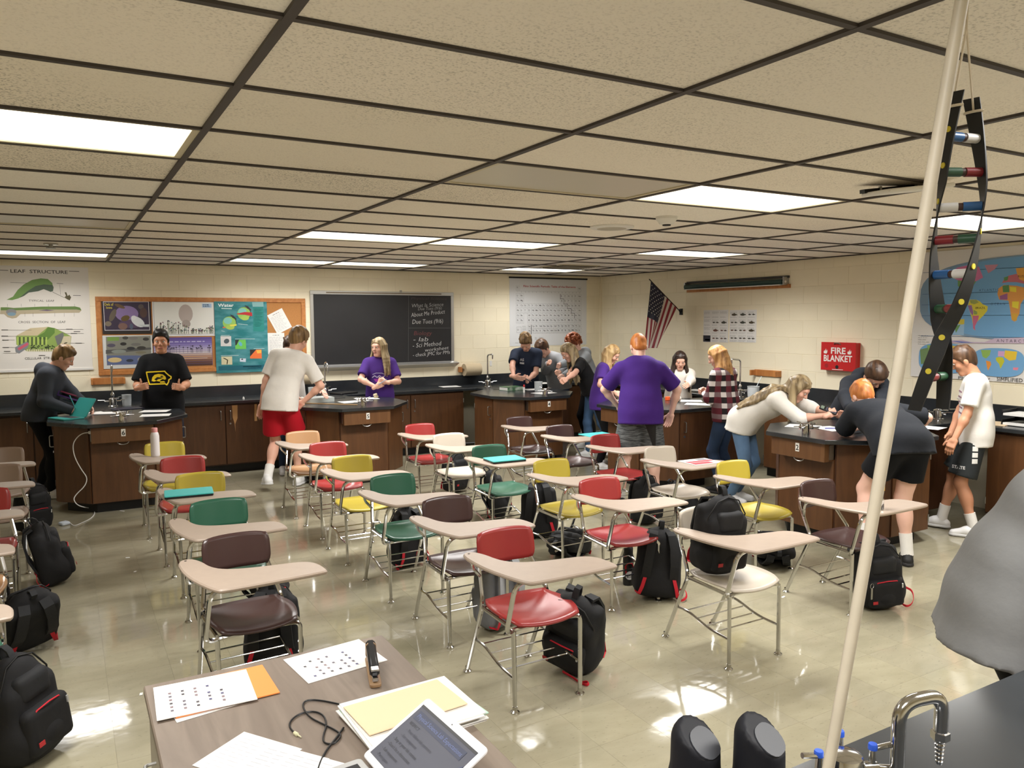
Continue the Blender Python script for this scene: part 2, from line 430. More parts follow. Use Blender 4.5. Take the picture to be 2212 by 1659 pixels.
# ---------------- walls of painted block
wallm = mat('painted_block', (238, 229, 203), .62, var=.05, vscale=1.3, bump=.12, bscale=120)
joint = mat('painted_joint', (230, 220, 193), .7)
def block_wall(name, label, length, org, rot, start, z0):
    """blocks .406 x .203, local x along the wall, y up, face at z=0 towards the room"""
    o = tag(MB().bb(0, length, 0, CEIL+.1, -.12, -.0022).build(name, joint, loc=org, rot=rot), label, kind='structure')
    me = MB().box((0, 0, -.01), (.4005, .1975, .02), None, .0015).mesh('wall_block'); me.materials.append(wallm)
    row = 0; y = z0
    while y < CEIL:
        h = min(.2032, CEIL-y); x = -.2032*(row % 2)
        while x < length:
            a, b = max(x, 0), min(x+.4064, length)
            if b-a > .405 and h > .2:
                q = bpy.data.objects.new('wall_block', me); C.objects.link(q); q.parent = o; q.location = ((a+b)/2, y+h/2, 0)
            elif b-a > .02 and h > .02: MB().box(((a+b)/2, y+h/2, -.01), (b-a-.006, h-.006, .02)).build('wall_block', wallm, o)
            x += .4064
        y += .2032; row += 1
    return o
block_wall('wall_front', 'cream painted concrete block wall behind the chalkboard', WX-WL, (WL, WY, 0), FRONT, 0, .81)
block_wall('wall_right', 'cream painted concrete block wall with the fire blanket box', WY-WB, (WX, WY, 0), RIGHT, 0, .81)
tag(MB().bb(WL-.1, WL, WB, WY, 0, CEIL+.1).build('wall_left', wallm), kind='structure')
tag(MB().bb(WL, WX, WB-.1, WB, 0, CEIL+.1).build('wall_back', wallm), kind='structure')
tag(MB().bb(WX-.03, WX, WY-.03, WY, .9, CEIL).build('trim_1', wallm), 'cream painted conduit strip in the room corner', kind='structure')

# ================================================================ lab furniture
def wood_material(name, a, b_, rough=.42, axis=(1, 1, .12)):
    m, N, L, b = nodes_mat(name)
    tc = N.new('ShaderNodeTexCoord'); mp = N.new('ShaderNodeMapping'); mp.inputs['Scale'].default_value = axis; L.new(tc.outputs['Object'], mp.inputs[0])
    n = N.new('ShaderNodeTexNoise'); n.inputs['Scale'].default_value = 14; n.inputs['Detail'].default_value = 6; n.inputs['Distortion'].default_value = 1.2; L.new(mp.outputs[0], n.inputs['Vector'])
    r = N.new('ShaderNodeValToRGB'); r.color_ramp.elements[0].position = .3; r.color_ramp.elements[1].position = .72; r.color_ramp.elements[0].color = lin(a); r.color_ramp.elements[1].color = lin(b_)
    L.new(n.outputs['Fac'], r.inputs[0]); L.new(r.outputs[0], b.inputs['Base Color']); b.inputs['Roughness'].default_value = rough
    return m
CAB = wood_material('dark_walnut_front', (78, 49, 27), (97, 63, 36))
CAB2 = wood_material('walnut_drawer', (92, 60, 34), (112, 77, 46))
CABD = wood_material('walnut_side', (58, 34, 20), (76, 46, 28))
TOP = mat('black_epoxy', (40, 43, 46), .22, var=.25, vscale=5, spec=.6)
TOE = mat('black_rubber_base', (14, 14, 16), .5)
CHROME = mat('chrome', (200, 200, 200), .13, 1)
STEEL = mat('dull_steel', (170, 170, 168), .32, 1)
OAK = wood_material('oak_trim', (168, 104, 52), (196, 134, 74), .5)
SCR = mat('bare_wood', (196, 150, 98), .6)
ZT = .89
def handle(parent, x, y, z, out=(0, -1, 0), length=.11, name='handle'):
    o = Vector(out); p = Vector((x, y, z))
    path = arcpath([p-Vector((0, 0, length/2)), p-Vector((0, 0, length/2))+o*.032, p+Vector((0, 0, length/2))+o*.032, p+Vector((0, 0, length/2))], .02)
    return MB().tube(path, .0055, 8).build(name, STEEL, parent, True)
def lock(parent, x, y, z, out=(0, -1, 0)):
    o = Vector(out); p = Vector((x, y, z)); MB().cyl(p, p+o*.008, .011).build('lock', STEEL, parent, True)
# --- base cabinets along the walls; local x along the front, y=0 at the doors, +y towards the wall
def base_cabinet(label, loc, rz, width, doors=2, hinge=True, locks=True, group='wall base cabinets'):
    t = thing('base_cabinet', label, 'cabinet', loc, rz, group)
    MB().bb(0, width, .02, .55, .1, ZT-.036).build('carcass', CABD, t)
    MB().bb(0, width, .07, .5, 0, .1).build('toe_kick', TOE, t)
    dw = width/doors
    for k in range(doors):
        d = MB().bb(k*dw+.006, (k+1)*dw-.006, 0, .02, .115, ZT-.06, .003).build('door', CAB, t)
        left = (k % 2 == 0)
        hx = (k+1)*dw-.055 if left else k*dw+.055
        handle(d, hx, 0, .715)
        if locks and not left: lock(d, hx, 0, .61)
        ex = k*dw+.008 if left else (k+1)*dw-.008
        for hz in (.22, .72): MB().cyl((ex, -.004, hz-.03), (ex, -.004, hz+.03), .006, n=6).build('hinge', STEEL, d)
    return t
FY = 9.86                 # door plane of the front run
RX = 7.11                 # door plane of the right-hand run
xs = [-2.9, -1.75, -.62, .02]
for k, (a, b, lab) in enumerate(((-1.9, -.75, 'walnut base cabinet left of the station six neck below the leaf chart'), (-.75, .1, 'walnut base cabinet meeting the station six neck, behind the hooded student'),
        (.82, 2.5, 'scratched walnut base cabinet under the cork board between stations six and five'), (3.26, 4.88, 'walnut base cabinet under the chalkboard corner between stations five and four'), (5.66, 6.9, 'walnut base cabinet under the periodic table'))):
    t = base_cabinet(lab, (a, FY, 0), 0, b-a)
    if k == 2:
        d = [c for c in t.children if c.name.startswith('door')][1]
        x0 = .84
        for pts in ([(x0+.08, .83), (x0+.145, .83), (x0+.14, .67), (x0+.112, .60), (x0+.112, .5), (x0+.105, .6), (x0+.085, .68)], [(x0+.345, .83), (x0+.375, .83), (x0+.372, .62), (x0+.34, .62)], [(x0+.395, .83), (x0+.405, .83), (x0+.4, .63), (x0+.393, .63)]):
            MB().add([(p[0], -.0006, p[1]) for p in pts], [tuple(range(len(pts)))]).build('worn_patch', SCR, d, fix=False)
for a, b, lab in ((9.4, 7.38, 'walnut base cabinet in the corner under the flag'), (6.42, 4.92, 'walnut base cabinet between the flag and the trays under the fire blanket box'), (3.86, 2.2, 'walnut base cabinet below the world map under the paper trays'), (2.2, .6, 'walnut base cabinet past the world map at the end of the counter')):
    base_cabinet(lab, (RX, a, 0), -math.pi/2, a-b)
# --- worktops with upstand
def worktop(label, poly, bs):
    t = thing('worktop', label, 'counter')
    MB().prism(poly, ZT-.036, ZT, .004).build('slab', TOP, t)
    MB().bb(*bs).build('upstand', TOP, t)
worktop('long black epoxy worktop along the chalkboard wall', [(WL, FY-.04), (WX-.64, FY-.04), (WX-.64, WY-.002), (WL, WY-.002)], (WL, WX-.02, WY-.025, WY-.003, ZT, ZT+.14))
worktop('long black epoxy worktop along the wall with the fire blanket box', [(RX-.04, .4), (WX-.002, .4), (WX-.002, WY-.03), (RX-.04, WY-.03)], (WX-.025, WX-.003, .4, WY-.03, ZT, ZT+.14))

# --- lab stations: local x across, +y towards the wall, front edge at y=0
def station(num, loc, rz, label, neck):
    t = thing('lab_station', label, 'lab table', loc, rz)
    top = [(-.30, 0), (.30, 0), (.63, .42), (.63, .98), (.22, 1.36), (.22, neck), (-.22, neck), (-.22, 1.36), (-.63, .98), (-.63, .42)]
    MB().prism(top, ZT-.036, ZT, .004).build('tabletop', TOP, t)
    body = [(-.28, .16), (.28, .16), (.57, .46), (.57, .96), (.20, 1.28), (-.20, 1.28), (-.57, .96), (-.57, .46)]
    MB().prism(body, .1, ZT-.037).build('carcass', CABD, t)
    MB().bb(-.19, .19, 1.28, neck, .1, ZT-.037).build('neck_cabinet', CABD, t)
    toe = [(p[0]*.86, .62+(p[1]-.62)*.86) for p in body]
    MB().prism(toe, 0, .1).build('toe_kick', TOE, t)
    # flat wood panels on the visible faces
    def panel(a, b, name='side_panel', m=CAB, z0=.105, z1=ZT-.04, off=.012, ins=.006):
        a, b = Vector((*a, 0)), Vector((*b, 0)); d = (b-a).normalized(); n = Vector((d.y, -d.x, 0)); a += d*ins; b -= d*ins
        vs = []
        for q in (a, b):
            for z in (z0, z1): vs += [(q.x, q.y, z), (q.x+n.x*off, q.y+n.y*off, z)]
        return MB().add(vs, [(0, 2, 6, 4), (1, 5, 7, 3), (0, 1, 3, 2), (4, 6, 7, 5), (2, 3, 7, 6), (0, 4, 5, 1)]).build(name, m, t), n
    panel(body[0], body[1], 'front_panel'); panel(body[1], body[2]); panel(body[7], body[0])
    for a, b, s in ((body[2], body[3], 1), (body[6], body[7], -1)):
        d, n = panel(a, b, 'door')
        q = Vector((*(a if s == 1 else b), 0)); yy = q.y+.06
        handle(d, s*.583, yy, .69, (s, 0, 0)); lock(d, s*.583, yy, .585, (s, 0, 0))
        for hz in (.2, .72): MB().cyl((s*.585, .95, hz-.03), (s*.585, .95, hz+.03), .006, n=6).build('hinge', STEEL, d)
    dr = MB().bb(-.27, .27, .035, .3, .70, ZT-.038, .003).build('apron_box', CAB2, t)
    MB().tube([(.0+.05*math.cos(a), .06, .70-.028*math.sin(a)) for a in [math.pi*k/8 for k in range(9)]], .004, 6).build('pull_ring', STEEL, dr, True)
    for s in (-1, 1):
        MB().bb(s*.27, s*.274, .09, .2, .715, .835).build('outlet_plate', STEEL, dr)
    if num:
        pl = MB().bb(-.015, .023, .0335, .035, .755, .825).build('number_plate', mat('white_card', (232, 230, 224), .5), t)
        ik = Ink(); ik.text(num, .004, .766, .062, (20, 20, 20), 'c', bold=.02)
        q = ik.build(pl, 'digit'); q.rotation_euler = FRONT; q.location = (0, .034, 0)
    sk = MB().lathe([(.02, -.012), (.13, -.012), (.15, .001), (.165, .003), (.165, -.002)], (0, neck-.34, ZT), 24, sx=.8, sy=.62).build('cup_sink', mat('sink_rim', (28, 30, 33), .35), t, True)
    return t
ST = {}
ST['6'] = station('6', (.455, 8.25, 0), 0, 'black-topped lab station numbered six with a white cord at its side', FY-8.25-.041)
ST['5'] = station('5', (2.90, 8.24, 0), 0, 'black-topped lab station numbered five in front of the chalkboard', FY-8.24-.041)
ST['4'] = station('4', (5.28, 8.22, 0), 0, 'black-topped lab station numbered four below the periodic table', FY-8.22-.041)
ST['3'] = station('', (5.24, 6.88, 0), -math.pi/2, 'black-topped lab station with a baseball on it, under the flag', RX-5.24-.041)
ST['2'] = station('2', (5.20, 4.37, 0), -math.pi/2, 'black-topped lab station numbered two facing the fire blanket box', RX-5.20-.041)
# --- demonstration counter by the viewer
t = thing('demonstration_counter', 'black epoxy demonstration counter with a chrome faucet, beside the teacher desk', 'counter')
MB().bb(.72, 3.4, .25, 1.095, ZT-.036, ZT, .004).build('slab', TOP, t)
MB().bb(.78, 3.34, .31, 1.05, .1, ZT-.037).build('carcass', CABD, t)
MB().bb(.84, 3.3, .38, .98, 0, .1).build('toe_kick', TOE, t)
for k in range(4): MB().bb(.80+k*.63, 1.41+k*.63, 1.05, 1.068, .115, ZT-.06, .003).build('back_panel', CAB, t)
# ================================================================ tablet-arm student desks (the sitter faces -y)
TABM = mat('beige_tablet', (188, 181, 170), .42, var=.035, vscale=20)
TABF = mat('tan_tablet', (160, 144, 130), .42, var=.035, vscale=20)
GLIDE = mat('nickel_glide', (190, 188, 182), .2, 1)
PL = {k: mat(k+'_plastic', c, .3, var=.03, vscale=6, spec=.55) for k, c in dict(red=(146, 46, 45), yellow=(178, 160, 58), green=(42, 92, 72), brown=(64, 44, 42), cream=(190, 180, 166), tan=(178, 138, 100), taupe=(140, 120, 106)).items()}
def seat_mb():
    def f(u, v):
        x = (u-.5)*2; y = (v-.5)*2
        # rounded-square parametrisation
        a = x*math.sqrt(max(0, 1-.30*y*y)); b = y*math.sqrt(max(0, 1-.24*x*x))
        X = a*.205; Y = -.095+b*.19
        z = .432-.016*(1-a*a)*(1-b*b)+.012*a*a
        if b < -.55: z -= .05*(-(b+.55))**1.5*1.2
        if b > .6: z += .03*(b-.6)
        return (X, Y, z)
    return MB().grid(f, 13, 13, .011)
def back_mb():
    def f(u, v):
        x = (u-.5)*2; y = (v-.5)*2
        a = x*math.sqrt(max(0, 1-.16*y**4)); b = y*math.sqrt(max(0, 1-.22*x**4))
        X = a*.166; Z = .678+b*.086
        Y = .185+.035*b*.5-.035*a*a
        return (X, Y, Z)
    return MB().grid(f, 13, 9, .012)
tab_out = [(-.300, .092), (-.232, .108), (-.195, .03), (-.178, -.085), (-.135, -.155), (-.044, -.198), (.10, -.225), (.212, -.243), (.262, -.30), (.272, -.43), (.255, -.455), (-.19, -.458), (-.232, -.435), (-.285, -.25), (-.305, -.10)]
tab_pts = [tuple(p) for p in chaikin([(a, b, 0) for a, b in tab_out], 2)]
def make_desk():
    t = thing('student_desk', 'x', 'desk')
    o = seat_mb().build('seat', PL['red'], t, 2); b = back_mb().build('backrest', PL['red'], t, 2)
    tb = MB().prism([(p[0], p[1]) for p in tab_pts], .676, .695, .006).build('tablet', TABM, t, True)
    MB().cyl((-.262, .072, .6951), (-.262, .072, .6965), .006, n=8).build('screw', mat('dark_screw', (60, 50, 45), .5), tb)
    r = .0115
    for s in (-1, 1):
        rear = arcpath([(s*.187, .25, .012), (s*.196, .055, .425), (s*.150, .19, .62), (s*.135, .20, .72)], .05)
        l = MB().tube(rear, r, 8).build('rear_leg', CHROME, t, True)
        MB().lathe([(.012, .03), (.013, .014), (.022, .006), (.021, 0)], (s*.187, .252, 0), 12).build('glide', GLIDE, l, True)
    fl_ = MB().tube([(-.187, -.25, .012), (-.196, -.255, .40)], [.010, r], 8).build('front_leg', CHROME, t, True)
    MB().lathe([(.012, .03), (.013, .014), (.022, .006), (.021, 0)], (-.187, -.25, 0), 12).build('glide', GLIDE, fl_, True)
    fr = MB().tube(arcpath([(.187, -.25, .012), (.19, -.245, .402), (.12, -.235, .402)], .05), r, 8).build('front_leg', CHROME, t, True)
    MB().lathe([(.012, .03), (.013, .014), (.022, .006), (.021, 0)], (.187, -.25, 0), 12).build('glide', GLIDE, fr, True)
    MB().tube(arcpath([(-.06, -.36, .668), (-.235, -.345, .668), (-.252, -.285, .41), (-.17, -.24, .402), (.14, -.235, .402)], .065), r, 8).build('arm_post', CHROME, t, True)
    for s in (-1, 1): MB().tube([(s*.19, -.22, .402), (s*.196, .05, .412)], .010, 8).build('seat_rail', CHROME, t, True)
    MB().tube([(-.196, .05, .412), (.196, .05, .412)], .010, 8).build('seat_rail', CHROME, t, True)
    MB().tube(arcpath([(-.17, .135, .55), (-.24, .075, .62), (-.255, .05, .672), (-.25, -.06, .672)], .04), .009, 8).build('arm_bracket', CHROME, t, True)
    for s in (-1, 1):
        MB().tube(arcpath([(s*.191, .155, .215), (s*.187, .06, .215), (s*.187, -.10, .17), (s*.190, -.245, .165)], .08), .007, 6).build('rack_side', CHROME, t, True)
    for k, (y, z) in enumerate(((.08, .215), (.0, .195), (-.07, .176), (-.14, .166))):
        MB().tube([(-.188, y, z), (.188, y, z)], .0042, 6).build('rack_rod', CHROME, t, True)
    return t
DESK0 = make_desk()
mesh_by = {}
def color_mesh(me, m):
    k = (me.name, m.name)
    if k not in mesh_by:
        c = me.copy(); c.materials.clear(); c.materials.append(m); mesh_by[k] = c
    return mesh_by[k]
first = [True]
DESKS = {}
def desk(key, x, y, col, label, rz=0, tabm=None):
    o = DESK0 if first[0] else copy_tree(DESK0)
    first[0] = False
    o.location = (x, y, 0); o.rotation_euler = (0, 0, math.radians(rz)); o['label'] = label; o['group'] = 'tablet-arm desks'
    base = DESK_ME
    for ch in o.children:
        n = ch.name.split('.')[0]
        if n == 'seat': ch.data = color_mesh(base['seat'], PL[col])
        elif n == 'backrest': ch.data = color_mesh(base['backrest'], PL[col])
        elif n == 'tablet' and tabm: ch.data = color_mesh(base['tablet'], tabm)
    DESKS[key] = (x, y); return o
DESK_ME = {c.name.split('.')[0]: c.data for c in DESK0.children if c.name.split('.')[0] in ('seat', 'backrest', 'tablet')}
D = [
 ('a1', -.51, 7.84, 'taupe', 'taupe tablet desk next to station six, last of its row', 0), ('a2', -.49, 6.90, 'taupe', 'taupe tablet desk with a backpack behind its seat', 0), ('a3', -.52, 5.92, 'red', 'red tablet desk behind an upright black backpack, one row from the station six cord', 0),
 ('a4', -.53, 5.05, 'tan', 'tan tablet desk beside a black backpack lying straps up', 0), ('a5', -.49, 4.02, 'green', 'green tablet desk beside the largest upright black backpack', 0),
 ('b1', .75, 7.45, 'yellow', 'yellow tablet desk with a white bottle on its top', 0), ('b2', .79, 6.55, 'red', 'red tablet desk between two yellow desks, before station six', 0), ('b3', .81, 5.76, 'yellow', 'yellow tablet desk carrying a closed teal laptop, with its seat behind the green one', 0),
 ('b4', .78, 4.80, 'green', 'green tablet desk between a yellow and a brown one, near the orange folder', 0), ('b5', .73, 3.93, 'brown', 'dark brown tablet desk just behind the teacher desk', 3),
 ('c1', 2.01, 7.49, 'tan', 'tan tablet desk beside the student in red shorts', 0), ('c2', 2.02, 6.68, 'red', 'red tablet desk between the tan and a yellow one', 0), ('c3', 1.98, 5.88, 'yellow', 'yellow tablet desk between a red and a green one with nothing on top', 0),
 ('c4', 1.98, 4.98, 'green', 'green tablet desk between a yellow and a brown one, a backpack with red strap behind', 0), ('c5', 2.01, 4.14, 'brown', 'dark brown tablet desk with grey backpack behind its seat', 0), ('c6', 1.96, 3.32, 'red', 'red tablet desk with the black backpack leaning at its leg', 0),
 ('d1', 3.22, 7.39, 'red', 'bright red tablet desk nearest station five', 0), ('d2', 3.18, 6.59, 'cream', 'cream tablet desk between a red and a green one', 0), ('d3', 3.18, 5.77, 'green', 'green tablet desk with tan top carrying a teal laptop', 0),
 ('d4', 3.27, 4.90, 'yellow', 'yellow tablet desk between a green and a red one with backpacks beneath', 2), ('d5', 3.15, 4.12, 'red', 'red tablet desk with a black water bottle by its legs', -2), ('d6', 3.165, 3.14, 'cream', 'cream tablet desk with a black backpack on its seat', 0),
 ('e1', 4.42, 7.36, 'brown', 'dark brown tablet desk nearest station four', 0), ('e2', 4.41, 6.52, 'brown', 'dark brown tablet desk with a teal folder on top', 0), ('e3', 4.42, 5.75, 'red', 'dark red tablet desk in front of the girl in purple', 0),
 ('e4', 4.39, 4.93, 'cream', 'cream tablet desk with a red magazine on top', 0), ('e5', 4.42, 4.12, 'yellow', 'yellow tablet desk beside the leaning girl in white', 0), ('e6', 4.37, 3.30, 'brown', 'dark brown tablet desk with a clear bottle on top', 0)]
for k, x, y, c, lab, rz in D:
    desk(k, x, y, c, lab, rz, TABF if k in ('d3', 'a1', 'b3') else None)
# ================================================================ people: smooth blended volumes turned into one surface each
class Vol:
    def __init__(s): s.p = []
    def rc(s, a, b, ra, rb=None, k=.03, cut=None):
        s.p.append(('c', np.array(a, float), np.array(b, float), ra, ra if rb is None else rb, k, cut)); return s
    def el(s, c, r, ax=None, k=.03, cut=None):
        s.p.append(('e', np.array(c, float), np.array(r, float), np.eye(3) if ax is None else np.array(ax, float), 0, k, cut)); return s
    def bx(s, c, hd, rnd, ax=None, k=.02):
        s.p.append(('b', np.array(c, float), np.array(hd, float), np.eye(3) if ax is None else np.array(ax, float), rnd, k, None)); return s
    def chain(s, pts, rs, k=.02):
        for i in range(len(pts)-1): s.rc(pts[i], pts[i+1], rs[i], rs[i+1], k)
        return s
    def mesh(s, h, cuts=(), noise=0):
        lo = np.full(3, 1e9); hi = -lo; bbs = []
        for p in s.p:
            if p[0] == 'c': r = max(p[3], p[4]); a = np.minimum(p[1], p[2])-r; b = np.maximum(p[1], p[2])+r
            elif p[0] == 'e': e = np.abs(p[3].T) @ p[2] if False else np.sqrt(((p[3]*p[2][:, None])**2).sum(0)); a = p[1]-e; b = p[1]+e
            else: e = np.abs(p[3]).T @ (p[2]+p[4]); a = p[1]-e; b = p[1]+e
            bbs.append((a, b)); lo = np.minimum(lo, a); hi = np.maximum(hi, b)
        lo -= 3*h; hi += 3*h
        n = np.ceil((hi-lo)/h).astype(int)+1
        F = np.full(n, 9.0, np.float32)
        G = [lo[i]+h*np.arange(n[i]) for i in range(3)]
        for p, (a, b) in zip(s.p, bbs):
            k = p[5]; mg = k+3*h
            i0 = np.maximum(0, ((a-mg-lo)/h).astype(int)); i1 = np.minimum(n, ((b+mg-lo)/h).astype(int)+2)
            sl = tuple(slice(i0[i], i1[i]) for i in range(3))
            X, Y, Z = np.meshgrid(G[0][sl[0]], G[1][sl[1]], G[2][sl[2]], indexing='ij')
            Q = np.stack([X, Y, Z], -1)
            if p[0] == 'c':
                ab = p[2]-p[1]; L = ab@ab+1e-12; t = np.clip(((Q-p[1])@ab)/L, 0, 1)
                d = np.linalg.norm(Q-p[1]-t[..., None]*ab, axis=-1)-(p[3]+(p[4]-p[3])*t)
            elif p[0] == 'e':
                q = (Q-p[1])@p[3].T; k0 = np.linalg.norm(q/p[2], axis=-1); k1 = np.linalg.norm(q/p[2]**2, axis=-1)+1e-9
                d = k0*(k0-1)/k1
            else:
                q = np.abs((Q-p[1])@p[3].T)-p[2]
                d = np.linalg.norm(np.maximum(q, 0), axis=-1)+np.minimum(q.max(-1), 0)-p[4]
            if p[6] is not None:
                for c0, nn in (p[6] if isinstance(p[6], list) else [p[6]]): d = np.maximum(d, (Q-np.array(c0))@np.array(nn))
            f = F[sl]; hh = np.clip(.5+.5*(f-d)/k, 0, 1)
            F[sl] = f*(1-hh)+d*hh-k*hh*(1-hh)
        if cuts or noise:
            X, Y, Z = np.meshgrid(*G, indexing='ij')
            if noise: F += noise*(np.sin(X*61+Y*23)*np.sin(Y*53-Z*19)*np.sin(Z*47+X*31)).astype(np.float32)
            for c0, nn in cuts: F = np.maximum(F, (X-c0[0])*nn[0]+(Y-c0[1])*nn[1]+(Z-c0[2])*nn[2])
        return surf_nets(F, lo, h)
def surf_nets(F, lo, h):
    ins = F < 0
    c = np.zeros(np.array(F.shape)-1, np.uint8)
    offs = [(i, j, k) for i in (0, 1) for j in (0, 1) for k in (0, 1)]
    sh = c.shape
    def sub(A, o): return A[o[0]:o[0]+sh[0], o[1]:o[1]+sh[1], o[2]:o[2]+sh[2]]
    for o in offs: c += sub(ins, o)
    act = np.argwhere((c > 0) & (c < 8))
    idx = np.full(sh, -1, np.int64); idx[tuple(act.T)] = np.arange(len(act))
    acc = np.zeros((len(act), 3)); cnt = np.zeros(len(act))
    val = {o: F[act[:, 0]+o[0], act[:, 1]+o[1], act[:, 2]+o[2]] for o in offs}
    for o in offs:
        for ax in range(3):
            if o[ax] == 0:
                o2 = tuple(1 if q == ax else o[q] for q in range(3)); a, b = val[o], val[o2]
                mk = (a < 0) != (b < 0); t = np.where(mk, a/np.where(mk, a-b, 1), 0)
                P = np.zeros((len(act), 3)); P[:] = o; P[:, ax] += t
                acc += P*mk[:, None]; cnt += mk
    V = lo+h*(act+acc/cnt[:, None])
    Q = []
    for ax in range(3):
        s0 = [slice(None)]*3; s1 = [slice(None)]*3; s0[ax] = slice(0, -1); s1[ax] = slice(1, None)
        A, B = ins[tuple(s0)], ins[tuple(s1)]
        e = np.argwhere(A != B); u, w_ = (ax+1) % 3, (ax+2) % 3
        e = e[(e[:, u] > 0) & (e[:, w_] > 0) & (e[:, u] < sh[u]) & (e[:, w_] < sh[w_])]
        du = np.zeros(3, int); du[u] = 1; dw = np.zeros(3, int); dw[w_] = 1
        q = np.stack([idx[tuple((e-du-dw).T)], idx[tuple((e-dw).T)], idx[tuple(e.T)], idx[tuple((e-du).T)]], 1)
        fl_ = A[tuple(e.T)]; q[~fl_] = q[~fl_][:, ::-1]; Q.append(q)
    return V, np.concatenate(Q)
def vmesh(name, parts, material, parent=None, loc=None):
    V = []; Q = []; n = 0
    for v, q in parts: V.append(v); Q.append(q+n); n += len(v)
    V = np.concatenate(V); Q = np.concatenate(Q)
    me = bpy.data.meshes.new(name); me.vertices.add(len(V)); me.vertices.foreach_set('co', V.astype(np.float32).ravel())
    me.loops.add(Q.size); me.loops.foreach_set('vertex_index', Q.astype(np.int32).ravel())
    me.polygons.add(len(Q)); me.polygons.foreach_set('loop_start', np.arange(0, Q.size, 4, dtype=np.int32)); me.polygons.foreach_set('loop_total', np.full(len(Q), 4, np.int32))
    me.update(calc_edges=True); me.validate()
    o = link(name, me, material, parent, 2)
    if loc is not None: o.location = loc
    return o
def nz(v): v = np.array(v, float); return v/np.linalg.norm(v)
def ik(a, b, l1, l2, hint):
    d = b-a; L = np.linalg.norm(d); L2 = min(L, (l1+l2)*.995); u = d/L; b = a+u*L2
    x = (l1*l1-l2*l2+L2*L2)/(2*L2); y = math.sqrt(max(0, l1*l1-x*x))
    hn = np.array(hint, float); hn = hn-u*(hn@u); hn = hn/(np.linalg.norm(hn)+1e-9)
    return a+u*x+hn*y, b
def hand_vol(wr, d, th, right, pose, s):
    d = nz(d); l = np.array(th, float); l = nz(l-d*(l@d)); n = np.cross(l, d) if right else np.cross(d, l)
    v = Vol(); ax = np.array([l, n, d])
    v.bx(wr+d*.05*s, (.026*s, .003*s, .034*s), .012*s, ax, .012)
    v.rc(wr-d*.035*s, wr+d*.02*s, .027*s, .025*s, .015)
    curl = {'relax': (25, 32), 'grip': (58, 78), 'fist': (84, 100), 'flat': (6, 8), 'thumb': (84, 100), 'pinch': (50, 55)}[pose]
    for i, (o, L) in enumerate(((.031, .070), (.0105, .079), (-.0105, .074), (-.030, .058))):
        a = wr+d*.083*s+l*o*s; c1, c2 = math.radians(curl[0]), math.radians(curl[0]+curl[1])
        b = a+(d*math.cos(c1)+n*math.sin(c1))*L*.55*s; e = b+(d*math.cos(c2)+n*math.sin(c2))*L*.52*s
        v.rc(a-d*.01*s, b, .0098*s, .009*s, .005); v.rc(b, e, .009*s, .0075*s, .004)
    a = wr+d*.028*s+l*.026*s
    if pose == 'thumb': b = a+(l*.85+d*.5)*.036*s; e = b+l*.034*s
    elif pose in ('grip', 'fist', 'pinch'): b = a+(l*.55+d*.7+n*.45)*.04*s; e = b+(d*.7+n*.6-l*.35)*.03*s
    else: b = a+(l*.75+d*.65+n*.15)*.042*s; e = b+(d*.9+l*.25+n*.15)*.03*s
    v.rc(a, b, .0135*s, .011*s, .008); v.rc(b, e, .011*s, .0088*s, .004)
    return v.mesh(.0045)
def cloth(name, c, rough=.85, bump=.25, bscale=14, var=.06): return mat(name, c, rough, bump=bump, bscale=bscale, var=var, vscale=7, sheen=.02, spec=.25)
def hair_mat(name, c, c2):
    if name in MATS: return MATS[name]
    return mat(name, c, .42, bump=.5, bscale=22, col2=c2, vscale=30, stretch=(1, 1, .12))
SKIN = {k: mat('skin_'+k, c, .5, var=.05, vscale=9, subs=.08) for k, c in dict(light=(222, 172, 150), tan=(192, 138, 108), pale=(228, 184, 166)).items()}
EYEW = mat('eye_white', (225, 222, 216), .3); LIP = mat('lips', (176, 106, 98), .5)
WHITE_SHOE = mat('white_shoe', (226, 226, 226), .55); BLACK_SHOE = mat('black_shoe', (26, 26, 28), .55); GREY_SHOE = mat('grey_shoe', (150, 150, 150), .6)
SOLE = mat('shoe_sole', (205, 205, 205), .6); SOCK = mat('white_sock', (226, 224, 220), .9, bump=.2, bscale=120)
from mathutils.bvhtree import BVHTree
